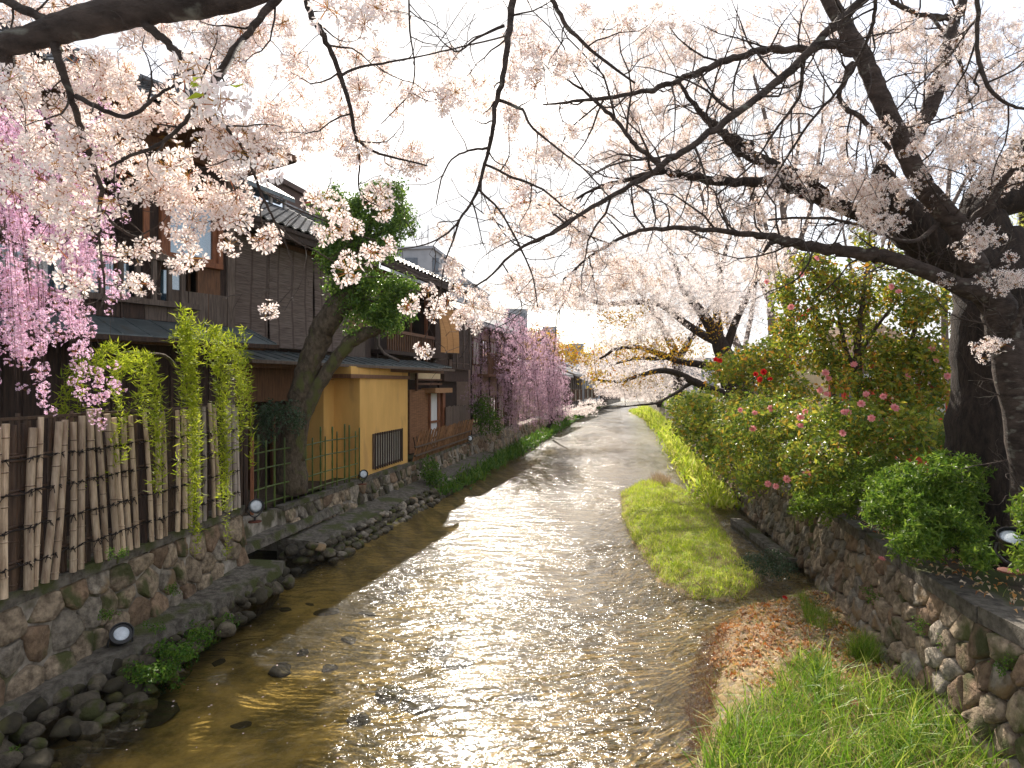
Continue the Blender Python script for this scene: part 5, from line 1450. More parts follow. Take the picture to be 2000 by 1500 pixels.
b = MB(); limb(b, [(475, 75, 8, 2.2), (440, 140, 6, 1.7), (400, 185, 5, 1.45)], sides=6); b.build('limb', m_bark, cn, smooth=True)

# ================================================================== BIG CHERRY on the right bank
cr = thing('cherry_tree', (5.9, 7.6, 1.3), 'huge old cherry with a massive dark trunk at the right edge', 'tree')
skel = []
b = MB(); limb(b, [(1965, 1110, 190, 7.7), (1950, 1040, 165, 7.7), (1935, 950, 140, 7.7), (1925, 850, 128, 7.7), (1925, 740, 120, 7.7), (1930, 650, 122, 7.7), (1945, 580, 135, 7.7), (1960, 520, 120, 7.8), (1940, 470, 95, 7.9)], jit=.012, sides=20, n=4, skel=skel)
b.build('trunk', m_bark_dark, cr, smooth=True)
RL = [
    [(1945, 560, 120, 7.8), (1890, 520, 105, 7.8), (1830, 480, 92, 7.7), (1780, 440, 84, 7.6), (1740, 410, 74, 7.6), (1728, 375, 58, 7.5), (1722, 335, 34, 7.5), (1718, 315, 8, 7.5)],
    [(1770, 430, 60, 7.6), (1700, 425, 34, 7.5), (1640, 402, 26, 7.4), (1600, 390, 20, 7.3), (1545, 365, 22, 7.2), (1500, 356, 20, 7.1), (1420, 355, 18, 7.0), (1350, 345, 16, 6.9), (1290, 335, 14, 6.8), (1230, 350, 9, 6.7), (1160, 370, 6, 6.6), (1080, 420, 4, 6.5)],
    [(1960, 540, 110, 7.8), (1930, 460, 80, 7.9), (1920, 400, 70, 8.0), (1960, 345, 62, 8.0), (2020, 280, 55, 8.0), (2075, 190, 40, 8.1), (2110, 90, 26, 8.2), (2125, -20, 15, 8.3), (2150, -130, 6, 8.4)],
    [(1900, 430, 40, 7.8), (1940, 400, 60, 7.9), (2030, 370, 58, 7.9), (2110, 335, 44, 8), (2190, 290, 30, 8.1), (2270, 225, 18, 8.3), (2350, 190, 7, 8.4)],
    [(1990, 1100, 76, 6.7), (2012, 980, 66, 6.65), (2002, 860, 62, 6.6), (1985, 760, 62, 6.6), (1965, 660, 60, 6.6), (1945, 590, 58, 6.6), (1915, 545, 50, 6.6), (1893, 500, 44, 6.6), (1882, 460, 40, 6.6), (1850, 420, 40, 6.6), (1812, 375, 38, 6.6), (1785, 330, 36, 6.6), (1765, 285, 34, 6.6), (1738, 230, 34, 6.6), (1710, 170, 34, 6.6), (1685, 110, 32, 6.6), (1655, 60, 30, 6.6), (1625, 10, 28, 6.6), (1600, -40, 24, 6.6)],
    [(1930, 575, 50, 6.6), (1880, 560, 34, 6.5), (1820, 535, 29, 6.5), (1750, 508, 27, 6.4), (1690, 497, 25, 6.4), (1620, 485, 22, 6.3), (1560, 475, 19, 6.3), (1520, 468, 17, 6.2), (1470, 458, 12, 6.2), (1400, 450, 10, 6.1), (1330, 445, 9, 6.1), (1270, 448, 8, 6.0), (1220, 462, 7, 6.0), (1160, 495, 5, 5.9), (1100, 545, 3, 5.9)],
    [(1520, 468, 14, 6.2), (1500, 480, 9, 6.2), (1492, 492, 6, 6.2)],
    [(1770, 290, 32, 6.7), (1800, 240, 30, 6.9), (1822, 195, 30, 7.0), (1838, 140, 26, 7.1), (1852, 80, 22, 7.2), (1870, 25, 18, 7.3), (1885, -20, 14, 7.3)],
    [(1868, 30, 16, 7.3), (1820, 32, 10, 7.3), (1780, 22, 9, 7.3), (1745, 5, 8, 7.2), (1735, -15, 6, 7.2)],
    [(1662, 105, 16, 6.5), (1630, 88, 14, 6.5), (1590, 94, 14, 6.4), (1540, 96, 14, 6.4), (1480, 102, 14, 6.3), (1420, 118, 13, 6.3), (1360, 142, 12, 6.2), (1300, 168, 11, 6.2), (1240, 182, 9, 6.1), (1180, 192, 8, 6.1), (1120, 198, 6, 6.0), (1060, 205, 3, 6.0)],
    [(1720, -40, 20, 5.2), (1680, 5, 18, 5.2), (1620, 60, 18, 5.2), (1570, 110, 17, 5.2), (1510, 165, 16, 5.2), (1450, 212, 15, 5.1), (1395, 255, 14, 5.1), (1340, 292, 13, 5.0), (1290, 325, 13, 5.0), (1220, 370, 10, 4.9), (1140, 415, 8, 4.9), (1080, 455, 7, 4.8), (1010, 488, 6, 4.8), (950, 545, 4, 4.8), (880, 590, 3, 4.7)],
    [(1290, 326, 14, 5.0), (1262, 300, 10, 5.0), (1235, 275, 9, 5.0), (1205, 238, 8, 5.0), (1170, 205, 7, 5.0), (1130, 170, 5, 5.0), (1080, 140, 3, 4.9)],
    [(1470, 290, 14, 7.5), (1440, 275, 16, 7.5), (1400, 250, 14, 7.6), (1375, 225, 12, 7.6), (1345, 190, 8, 7.6), (1320, 150, 6, 7.7)],
    [(1520, 330, 26, 7.3), (1480, 310, 24, 7.4), (1440, 290, 20, 7.5), (1405, 255, 12, 7.6)],
    [(1640, 400, 20, 7.4), (1590, 360, 18, 7.4), (1540, 335, 20, 7.3), (1505, 325, 18, 7.3)],
    [(1880, 460, 22, 6.7), (1930, 400, 18, 6.5), (1965, 350, 12, 6.4), (2010, 290, 8, 6.3)],
    [(1665, 120, 14, 6.6), (1640, 190, 10, 6.6), (1680, 230, 10, 6.6), (1740, 290, 8, 6.6)],
    [(1910, -30, 9, 5.0), (1908, 60, 8, 5.0), (1915, 130, 8, 5.0), (1935, 175, 7, 5.0), (1970, 205, 6, 5.0), (2010, 215, 5, 5.0)],
    [(1710, -10, 8, 5.2), (1700, 60, 7, 5.3), (1650, 160, 6, 5.5), (1580, 240, 5, 5.6), (1530, 320, 4, 5.8), (1480, 400, 3, 6.0)],
    [(1570, 110, 9, 5.2), (1560, 190, 6, 5.3), (1510, 260, 5, 5.4), (1470, 320, 4, 5.5), (1400, 380, 3, 5.6)],
    [(1820, 30, 7, 7.2), (1870, 110, 6, 6.8), (1895, 200, 5, 6.5)],
    [(1850, 420, 12, 6.7), (1790, 470, 8, 6.5), (1720, 455, 7, 6.3), (1640, 430, 6, 6.2), (1560, 425, 5, 6.1), (1500, 430, 4, 6.1)],
    [(1955, 700, 12, 6.6), (1990, 620, 10, 6.3), (2030, 560, 8, 6.2)],
]
sbm = MB()
for i, tr_ in enumerate(RL):
    b = MB(); C_ = limb(b, tr_, sides=14 if tr_[0][2] > 40 else 8, n=5, skel=skel, jit=.014); b.build('limb', m_bark_dark if i < 4 or i in (12, 13, 14) else m_bark, cr, smooth=True)
    side_branches(sbm, C_, skel, .20, .35, 1.15, .012, .0026, .1 if i > 4 else .5, 1)
sbm.build('side_branches', m_bark, cr, smooth=True, kind='stuff')
RB = [(1300, 70, 160, 70, 5.5, 9, 190), (1450, 230, 190, 140, 6, 10, 330), (1250, 240, 120, 120, 5.5, 9, 170), (1400, 420, 200, 70, 6, 9.5, 330), (1600, 360, 150, 60, 6, 8.5, 260), (1680, 230, 130, 110, 6, 8.5, 150), (1800, 320, 90, 90, 6, 8, 150),
      (1880, 110, 140, 110, 5.2, 8.5, 300), (1920, 290, 100, 110, 5.2, 7.5, 240), (1560, 60, 140, 70, 6, 10, 140), (1740, 60, 90, 60, 6, 9, 80), (1970, 540, 45, 60, 5.2, 6.4, 26), (1910, 470, 60, 30, 5.5, 6.5, 22), (1940, 670, 12, 6, 5.6, 6, 0), (1130, 460, 90, 60, 5, 8, 100), (1100, 560, 130, 50, 5, 9, 150),
      (1700, 380, 80, 40, 5.8, 7, 110), (1200, 540, 110, 40, 6, 9, 120), (1330, 330, 120, 60, 6, 9, 130), (1500, 520, 60, 50, 7, 10, 60), (1180, 330, 60, 50, 5, 7, 40), (1090, 420, 70, 40, 5, 6, 30), (1720, 440, 100, 20, 5.8, 6.6, 34), (1840, 560, 30, 20, 6, 6.5, 6), (2120, 100, 90, 130, 7, 9, 120), (2220, 260, 90, 90, 7, 9, 90), (2080, 330, 60, 60, 6.5, 8, 40)]
TG = blobs(RB); TG = TG[rng.random(len(TG)) < .25]
TG = np.concatenate([TG, np.array([at(1905, 690, 5.6), at(1938, 668, 5.6), at(1945, 670, 5.6)])])
tb = MB(); dirs = attach(tb, TG, skel, r0=.0034, wig=.18, maxr=.012, thick=.008, sides=3)
bare = blobs([(1450, 150, 320, 180, 5.5, 9, 520), (1250, 400, 260, 140, 5.5, 9, 520), (1800, 200, 220, 180, 5.2, 8, 420), (1150, 520, 200, 90, 5, 8, 160)])
attach(tb, bare, skel, r0=.003, wig=.22, maxr=.009, thick=.007, sides=3)
tb.build('twigs', m_twig, cr, kind='stuff')
TG = clumps(TG, 4, .05); dirs = np.repeat(dirs, 4, 0)
N = len(TG); rd = -dirs + rng.normal(size=(N, 3)) * .7
scatter('blossom_cluster', 'blossoms', POM_MID, TG, rots(N, rd), rng.uniform(.8, 1.35, N), cr, [m_petal, m_pedicel], 300)
k_ = np.arange(N)[rng.random(N) < .25]; P2 = TG[k_] + rng.normal(size=(len(k_), 3)) * .05; rr_ = rots(len(k_)); w_ = np.arange(len(k_)) % 4
b = MB()
for t_ in range(4): b.mass(POM_MID[t_], P2[w_ == t_], rr_[w_ == t_], rng.uniform(.7, 1.05, int((w_ == t_).sum())))
b.build('more_blossoms', [m_petal, m_pedicel], cr, kind='stuff')

# ================================================================== cherries farther along the right bank
def far_cherry(label, base, limbs, bl, bark=m_bark_dark, orange=None, pale=m_petal_far, sc=1.0, r0=.006, bare=None, group=None, twm=m_twig):
    t = thing('cherry_tree', base, label, 'tree', group)
    sk = []
    for i, tr_ in enumerate(limbs):
        b = MB(); limb(b, tr_, sides=8, n=4, skel=sk, jit=.04); b.build('trunk' if i == 0 else 'limb', bark, t, smooth=True)
    T = blobs(bl); tb = MB(); attach(tb, T, sk, r0=r0, wig=.16, maxr=.04, thick=.009, sides=3)
    if bare: attach(tb, blobs(bare), sk, r0=r0 * .8, wig=.2, maxr=.03, thick=.008, sides=3)
    tb.build('twigs', twm, t, kind='stuff')
    N = len(T); b = MB(); rr = rots(N); w = np.arange(N) % 3
    for q in range(3): b.mass(POM_FAR[q], T[w == q], rr[w == q], rng.uniform(.8, 1.4, int((w == q).sum())) * sc)
    b.build('blossoms', pale, t, kind='stuff')
    if orange:
        T = blobs(orange); tb = MB(); attach(tb, T, sk, r0=r0 * .6, wig=.16, maxr=.02, thick=.007, sides=3); tb.build('young_twigs', twm, t, kind='stuff')
        k = np.repeat(np.arange(len(T)), 9); b = MB(); b.mass(leaf_t(.12, .05), T[k] + rng.normal(size=(len(k), 3)) * .14, rots(len(k)), rng.uniform(.6, 1.2, len(k)) * sc)
        b.build('young_leaves', m_leaf_maple, t, kind='stuff')
    return t
Y = 22.0
far_cherry('leaning cherry in the middle distance, dark trunk bent over the water above the camellias', at(1450, 830, Y),
           [[(1452, 845, 62, Y), (1448, 790, 58, Y), (1432, 745, 52, Y), (1418, 700, 40, Y), (1398, 655, 28, Y), (1370, 610, 20, Y), (1335, 565, 15, Y), (1320, 520, 9, Y), (1300, 470, 5, Y)],
            [(1440, 775, 26, Y), (1400, 765, 18, Y - .5), (1360, 748, 16, Y - .8), (1320, 728, 13, Y - 1), (1290, 724, 11, Y - 1.2), (1250, 733, 8, Y - 1.5), (1210, 745, 6, Y - 1.6), (1165, 742, 4, Y - 1.8)],
            [(1425, 720, 22, Y), (1370, 712, 15, Y), (1325, 705, 12, Y + .5), (1285, 690, 12, Y + 1), (1245, 678, 9, Y + 1), (1205, 682, 7, Y + 1), (1170, 702, 4, Y + 1)],
            [(1405, 670, 20, Y), (1350, 640, 15, Y + 1), (1290, 595, 12, Y + 1), (1240, 590, 11, Y + .5), (1180, 594, 10, Y), (1130, 575, 8, Y), (1080, 560, 5, Y), (1040, 545, 3, Y)],
            [(1415, 690, 20, Y), (1440, 620, 14, Y), (1470, 560, 10, Y), (1500, 490, 6, Y)],
            [(1410, 680, 18, Y), (1400, 600, 14, Y + 1), (1410, 520, 10, Y + 1), (1430, 450, 6, Y + 1)],
            [(1355, 745, 10, Y), (1330, 760, 7, Y - 1), (1290, 785, 5, Y - 2), (1240, 792, 3, Y - 3), (1205, 795, 2, Y - 3)]],
           [(1330, 560, 150, 70, 15, 26, 950), (1220, 540, 110, 50, 16, 26, 420), (1430, 560, 100, 80, 17, 27, 480), (1150, 590, 90, 30, 17, 25, 220), (1250, 650, 110, 40, 18, 27, 330), (1250, 750, 90, 25, 18, 24, 150), (1290, 480, 120, 40, 15, 22, 260), (1480, 480, 90, 50, 15, 22, 220)],
           orange=[(1300, 680, 90, 22, 18, 24, 90), (1230, 620, 70, 20, 18, 24, 40), (1250, 745, 60, 14, 18, 22, 30), (1170, 735, 40, 14, 18, 22, 22), (1400, 640, 40, 30, 20, 24, 30)],
           bare=[(1300, 600, 180, 120, 16, 26, 260)])
Y = 34.0
far_cherry('cherry behind the leaning one with a forked mossy trunk', at(1330, 800, Y),
           [[(1325, 815, 22, Y), (1325, 740, 20, Y), (1318, 690, 18, Y), (1300, 650, 14, Y), (1270, 600, 9, Y), (1240, 560, 5, Y)], [(1320, 710, 14, Y), (1350, 660, 12, Y), (1380, 610, 8, Y), (1420, 560, 5, Y)],
            [(1318, 690, 12, Y), (1290, 700, 9, Y), (1240, 700, 6, Y), (1190, 715, 3, Y)]],
           [(1300, 620, 140, 60, 28, 42, 420), (1200, 700, 70, 40, 30, 44, 240), (1320, 730, 110, 40, 28, 40, 240), (1205, 762, 45, 14, 32, 44, 170), (1245, 772, 40, 10, 30, 40, 90), (1420, 620, 80, 70, 28, 40, 200)], sc=1.5, r0=.009,
           orange=[(1210, 690, 60, 20, 28, 36, 40)])
Y = 58.0
far_cherry('distant cherry mass overhanging the far bend of the river', at(1330, 790, Y),
           [[(1290, 795, 14, Y), (1285, 760, 13, Y), (1270, 730, 8, Y), (1240, 700, 5, Y)], [(1280, 750, 8, Y), (1230, 745, 5, Y), (1190, 755, 3, Y)]],
           [(1240, 720, 110, 50, 45, 75, 600), (1205, 750, 50, 25, 45, 70, 320), (1150, 725, 40, 25, 60, 80, 160), (1290, 755, 60, 25, 45, 60, 160), (1330, 690, 90, 40, 50, 70, 200)], sc=2.3, r0=.015)
far_cherry('low blossoming branches overhanging the water below the far houses on the left bank', at(1085, 815, 38),
           [[(1070, 835, 8, 40), (1085, 812, 7, 40), (1120, 795, 5, 40), (1160, 788, 3, 42)]], [(1125, 802, 50, 10, 36, 46, 190), (1155, 788, 30, 8, 38, 50, 60)], sc=1.6, r0=.008)

# bare and half-open background trees: grey upright trunks
def bare_tree(label, px, py, Y, trunk, tips, n, w=8, petals=0, group=None, bl=None):
    t = thing('bare_tree', at(px, py, Y), label, 'tree', group)
    sk = []; b = MB(); limb(b, trunk, Y, sides=7, n=4, skel=sk, jit=.05); b.build('trunk', m_twig_pale, t, smooth=True)
    for k in range(len(tips)):
        b = MB(); limb(b, tips[k], Y, sides=6, n=4, skel=sk, jit=.05); b.build('limb', m_twig_pale, t, smooth=True)
    tb = MB(); attach(tb, blobs([bl]), sk, r0=.008, wig=.12, maxr=.03, thick=.008, sides=3); tb.build('twigs', m_twig_pale, t, kind='stuff')
    if petals:
        T = blobs([bl])[:petals]; b = MB(); b.mass(POM_FAR[0], T, rots(len(T)), 1.3); b.build('blossoms', m_petal_far, t, kind='stuff')
G_ = None
bare_tree('grey upright tree just left of the camellia tree, thin twigs up high', 1545, 760, 30, [(1545, 780, 22), (1543, 650, 20), (1540, 520, 15), (1525, 380, 11), (1500, 250, 8), (1470, 140, 5), (1440, 40, 3)],
          [[(1543, 620, 14), (1515, 540, 10), (1490, 420, 7), (1440, 300, 4)], [(1540, 520, 12), (1580, 420, 8), (1600, 300, 6), (1610, 160, 3)], [(1530, 420, 8), (1560, 280, 6), (1550, 130, 3)]], 0, bl=(1500, 200, 190, 220, 27, 33, 420))
bare_tree('pale leafless tree standing between the leaning cherry and the camellia tree', 1500, 760, 36, [(1512, 780, 16), (1508, 650, 15), (1500, 540, 11), (1480, 420, 8), (1440, 300, 5), (1410, 180, 3)],
          [[(1508, 600, 10), (1470, 520, 7), (1420, 430, 5), (1370, 330, 3)], [(1500, 540, 9), (1530, 430, 6), (1520, 300, 4), (1540, 180, 3)]], 0, bl=(1420, 330, 180, 200, 33, 39, 420), petals=160)
bare_tree('slim pale tree seen through the camellia tree, left of the thick dark trunk', 1694, 790, 24, [(1694, 800, 14), (1692, 660, 13), (1694, 540, 9), (1700, 420, 6), (1690, 300, 3)],
          [[(1694, 620, 8), (1660, 520, 5), (1640, 400, 3)], [(1694, 560, 7), (1730, 460, 5), (1750, 330, 3)]], 0, bl=(1690, 330, 110, 150, 22, 26, 160))
bare_tree('grey tree leaning left behind the forked cherry with long pale limbs', 1440, 740, 44, [(1480, 790, 18), (1450, 700, 16), (1420, 620, 12), (1400, 500, 9), (1370, 380, 6), (1330, 240, 3)],
          [[(1450, 700, 10), (1470, 600, 8), (1480, 480, 5), (1460, 350, 3)], [(1420, 620, 8), (1370, 540, 6), (1310, 470, 3)]], 0, bl=(1360, 300, 190, 220, 40, 48, 480), petals=260)
bare_tree('bare tree high on the far right behind the massive trunk', 1860, 760, 26, [(1850, 780, 14), (1845, 600, 12), (1850, 400, 9), (1870, 200, 5), (1880, 60, 3)],
          [[(1848, 500, 9), (1800, 380, 6), (1770, 220, 3)], [(1850, 420, 8), (1920, 280, 5), (1960, 120, 3)]], 0, bl=(1850, 200, 150, 200, 23, 29, 380))
# far willow at the right edge
t = thing('willow_tree', at(1990, 780, 22), 'pale yellow green willow glimpsed behind the massive cherry trunk at the right edge', 'tree')
b = MB(); limb(b, [(2012, 885, 34, 22), (2010, 780, 30, 22), (2005, 600, 26, 22), (2000, 420, 18, 22), (1990, 380, 8, 22)], sides=8); b.build('trunk', m_bark_dark, t, smooth=True)
T = blobs([(2010, 470, 60, 110, 20, 24, 1000), (2080, 480, 60, 130, 20, 24, 900)]); b = MB(); b.mass(leaf_t(.22, .05), T, rots(len(T), np.tile([[0, 0, -1.]], (len(T), 1)) + rng.normal(size=(len(T), 3)) * .25), 1.0); b.build('foliage', m_willow_far, t, kind='stuff')

# ================================================================== WEEPING CHERRIES
def weeping(label, base, trunk, shoots, mats, name_part, n_parts, sc, r, step, nm='weeping_cherry', leafmat=None, cat='tree', bark=m_bark_moss, tmpl=None, droop_leaf=False, barkt=m_twig):
    t = thing(nm, base, label, cat)
    for i, tr_ in enumerate(trunk):
        b = MB(); limb(b, tr_, sides=9, n=5, jit=.02); b.build('trunk' if i == 0 else 'limb', bark, t, smooth=True)
    tb = MB(); P, D = [], []
    for s_ in shoots:
        C = catmull(s_, 6); L = np.concatenate([[0], np.cumsum(np.linalg.norm(np.diff(C, axis=0), axis=1))])
        tb.tube(C, np.linspace(r, r * .4, len(C)), 3, cap=False)
        k = int(L[-1] / step)
        for q in range(k):
            l_ = (q + rng.random()) * step
            p_ = np.array([np.interp(l_, L, C[:, c]) for c in range(3)])
            d_ = np.array([np.interp(min(l_ + .05, L[-1]), L, C[:, c]) for c in range(3)]) - p_
            P.append(p_); D.append(d_)
    tb.build('hanging_shoots', barkt, t, kind='stuff')
    return t, np.array(P), np.array(D)
# pink one at the left edge
sh = []
for k in range(105):
    px0 = random.uniform(-60, 215); Y0 = random.uniform(5.0, 6.0)
    top = random.uniform(170, 420) if px0 < 120 else random.uniform(300, 480)
    bot = random.uniform(620, 850) if px0 < 120 else random.uniform(520, 680)
    if random.random() < .10 and px0 > 100: bot += 170
    if random.random() < .3: top, bot = random.uniform(140, 300), random.uniform(330, 520)
    dx = random.uniform(5, 45)
    sh.append([at(px0 - 50, top + 30, Y0), at(px0 - 20, top, Y0), at(px0 + dx * .3, top + (bot - top) * .35, Y0 - .05), at(px0 + dx * .7, top + (bot - top) * .7, Y0 - .1), at(px0 + dx, bot, Y0 - .1)])
for px, yb in ((190, 830), (215, 800), (235, 790), (205, 850)):
    sh.append([at(px - 140, 560, 5.6), at(px - 80, 600, 5.55), at(px - 30, 700, 5.5), at(px, yb, 5.5)])
t, P, D = weeping('weeping cherry with trailing bright pink flowers hanging over the left end of the pole fence', (-6.6, 6.3, 1.0),
                  [[(-260, 900, 60, 6.4), (-250, 600, 55, 6.3), (-220, 350, 45, 6.2), (-120, 160, 30, 6.0), (20, 80, 16, 5.8), (160, 110, 8, 5.7)], [(-220, 350, 30, 6.2), (-90, 300, 18, 5.9), (60, 290, 8, 5.6)]], sh, None, '', 0, 1, .0035, .075)
N = len(P); dens = (np.sin(P[:, 0] * 5.1 + 2 * np.sin(P[:, 2] * 4.3)) + np.cos(P[:, 2] * 7.7 + P[:, 1] * 9) + rng.normal(size=N) * .5) > -.4
P, D = P[dens] + rng.normal(size=(dens.sum(), 3)) * .018, D[dens]; N = len(P)
scatter('blossom_cluster', 'blossoms', POM_PINK, P, rots(N), rng.uniform(.8, 1.5, N), t, [m_petal_pink, m_pedicel], 300)
# mauve pink one in the middle distance
sh = []
for k in range(430):
    px0 = random.uniform(900, 1098); Y0 = random.uniform(27, 36)
    top = 618 + abs(px0 - 1000) * .45 + random.uniform(-8, 130); bot = min(top + random.uniform(50, 150), 840 - abs(px0 - 1010) * .25)
    if bot < top + 20: continue
    if math.sin(px0 * .13) + math.cos(top * .07) < -.7: continue
    dx = random.uniform(-16, 18)
    sh.append([at(px0 - dx, top + 8, Y0), at(px0, top, Y0), at(px0 + dx, (top + bot) / 2, Y0 - .1), at(px0 + dx * 1.3, bot, Y0 - .15)])
t, P, D = weeping('weeping cherry with mauve pink curtains of blossom, middle distance on the left bank', at(985, 850, 33.5),
                  [[(985, 850, 16, 33.5), (990, 790, 14, 33.5), (1000, 730, 11, 33.5), (1010, 670, 8, 33.5), (1020, 635, 5, 33.5)], [(992, 780, 8, 33.5), (960, 700, 6, 33.5), (950, 660, 4, 33.5)], [(1000, 730, 7, 33.5), (1040, 680, 5, 33.5), (1060, 660, 3, 33.5)]], sh, None, '', 0, 1, .012, .20)
N = len(P); b = MB(); P = P + rng.normal(size=(N, 3)) * .13; rr = rots(N); w = np.arange(N) % 3
for q in range(3): b.mass(POM_FAR[q], P[w == q], rr[w == q], rng.uniform(.8, 1.6, int((w == q).sum())))
b.build('blossoms', m_petal_mauve, t, kind='stuff')
# bright willow hanging over the pole fence
sh = []
def shoot(pts, Y): sh.append([at(x, y, Y) for x, y in pts])
for k in range(12):
    x0 = random.uniform(345, 410); y0 = random.uniform(600, 690); yb = random.uniform(780, 1080) if k % 3 else random.uniform(700, 800)
    x1 = random.choice((360, 372, 380, 400, 430, 440)) + random.uniform(-8, 8)
    shoot([(x0 - 15, y0 + 20), (x0, y0), (x0 + (x1 - x0) * .5, y0 + 40), (x1, y0 + 110), (x1 + random.uniform(-6, 6), (y0 + yb) / 2 + 50), (x1 + random.uniform(-8, 8), yb)], random.uniform(8.0, 8.4))
for k in range(10):
    x0 = random.uniform(400, 450); y0 = random.uniform(645, 700); x1 = random.uniform(445, 492); yb = random.uniform(760, 920)
    shoot([(x0 - 20, y0 + 10), (x0, y0), (x0 + 25, y0 + 15), (x1, y0 + 70), (x1 + random.uniform(-5, 5), yb)], random.uniform(8.3, 9.2))
for x1, yb in ((378, 1090), (370, 1040), (384, 1075), (440, 1095), (432, 1000), (428, 990), (382, 980), (372, 930), (436, 960), (488, 915)):
    shoot([(x1 - 20, 660), (x1 - 12, 640), (x1 - 4, 700), (x1, 800), (x1 + 4, (800 + yb) / 2), (x1 + 2, yb)], 8.2)
for k in range(12):
    x0 = random.uniform(195, 270); y0 = random.uniform(670, 720); x1 = random.uniform(225, 332); yb = random.uniform(740, 905)
    shoot([(x0 - 25, y0 + 25), (x0, y0), (x0 + 20, y0 + 10), (x1 - 10, y0 + 60), (x1, yb)], random.uniform(7.4, 8.0))
for k in range(7):
    x0 = random.uniform(120, 200); y0 = random.uniform(690, 720); x1 = x0 + random.uniform(-60, 40); shoot([(x0 + 40, y0 - 5), (x0, y0), (x1, y0 + 60), (x1 - 5, y0 + 140)], 7.6)
for xx in (310, 300, 308, 225): shoot([(280, 690), (300, 720), (xx, 850), (xx + 5, 900), (xx - 60 if xx == 225 else xx, 960)], 7.4)
t, P, D = weeping('young willow with bright yellow green trailing shoots hanging in front of the pole fence', (-5.6, 9.2, 1.0),
                  [[(372, 1000, 22, 9.4), (368, 850, 18, 9.4), (362, 740, 14, 9.2), (358, 660, 9, 8.8), (360, 600, 4, 8.5)], [(364, 760, 9, 9.2), (330, 700, 7, 8.8), (270, 690, 5, 8.2), (200, 690, 3, 7.8)], [(362, 730, 9, 9.2), (400, 680, 7, 9.0), (440, 665, 4, 8.8)]],
                  sh, None, '', 0, 1, .003, .035, nm='willow_tree', barkt=m_leaf_willow)
P = P[np.sin(P[:, 0] * 9 + P[:, 2] * 3) + rng.normal(size=len(P)) * .8 > -.5] if False else P
k = np.repeat(np.arange(len(P)), 3); N = len(k); Dn = D[k] / (np.linalg.norm(D[k], axis=1)[:, None] + 1e-9)
dl = Dn * .55 + rng.normal(size=(N, 3)) * .5 + [0, 0, -.35]
scatter('leaf', 'foliage', [leaf_t(.12, .022, .3, .25), leaf_t(.09, .018, .2, .1)], P[k] + rng.normal(size=(N, 3)) * .012, rots(N, dl), rng.uniform(.6, 1.15, N), t, [m_leaf_willow], 300)

# ================================================================== EVERGREEN leaning over the skirt roof
t = thing('evergreen_tree', (-4.75, 13.4, 1.0), 'leaning evergreen with two mossy trunks rising in front of the reed blinds', 'tree')
Ye = 13.1; sk = []
for i, tr_ in enumerate([[(570, 960, 62), (572, 880, 52), (582, 800, 46), (596, 740, 44), (612, 690, 46), (630, 645, 48), (655, 605, 46), (680, 575, 42), (695, 545, 30), (705, 500, 26), (715, 460, 18), (728, 420, 10), (720, 390, 5)],
                         [(575, 900, 40), (590, 820, 32), (612, 770, 28), (640, 725, 26), (665, 690, 26), (688, 665, 28), (712, 652, 26), (735, 645, 20), (755, 640, 12)],
                         [(680, 580, 20), (715, 585, 16), (750, 592, 12), (775, 600, 6)], [(700, 520, 14), (680, 450, 9), (660, 400, 5)], [(710, 480, 12), (750, 450, 8), (785, 440, 4)]]):
    b = MB(); limb(b, tr_, Ye, sides=12, n=5, skel=sk, jit=.02); b.build('trunk' if i < 2 else 'limb', m_bark_moss, t, smooth=True)
EB = [(690, 430, 60, 55, 12.4, 13.9, 80), (650, 395, 35, 30, 12.6, 13.6, 22), (735, 380, 45, 20, 12.6, 13.6, 22), (772, 375, 18, 18, 12.8, 13.4, 8), (770, 440, 45, 45, 12.5, 13.7, 50), (740, 480, 50, 30, 12.5, 13.7, 30), (660, 520, 40, 50, 12.5, 13.6, 44),
      (690, 580, 45, 40, 12.5, 13.5, 40), (650, 480, 30, 30, 12.6, 13.4, 16), (700, 540, 40, 30, 12.5, 13.5, 24), (775, 568, 40, 28, 12.6, 13.4, 34), (755, 625, 40, 25, 12.6, 13.4, 30), (745, 605, 25, 12, 12.6, 13.4, 10), (725, 410, 80, 60, 12.5, 13.7, 26), (680, 540, 65, 90, 12.5, 13.6, 26), (765, 590, 60, 45, 12.6, 13.4, 16), (690, 645, 10, 12, 12.8, 13.2, 3)]
T = blobs(EB); tb = MB(); dr_ = attach(tb, T, sk, r0=.006, wig=.1, maxr=.03, thick=.02, sides=4); tb.build('twigs', m_bark_moss, t, kind='stuff')
k = np.repeat(np.arange(len(T))[rng.random(len(T)) < .8], 70); N = len(k); off = rng.normal(size=(N, 3)); off /= np.linalg.norm(off, axis=1)[:, None]; rad_ = rng.uniform(.4, 1, N)[:, None]
P = T[k] + off * rad_ * np.repeat(rng.uniform(.10, .30, len(T)), 1)[k][:, None] + off * (rng.random((N, 1)) < .12) * rng.uniform(0, .12, (N, 1)); scatter('leaf', 'foliage', [leaf_t(.095, .042, .2, .2), leaf_t(.085, .038, .3, .1)], P, rots(N, off + rng.normal(size=(N, 3)) * .5 + [0, 0, .4]), rng.uniform(.7, 1.15, N), t, [m_leaf_ever], 120)

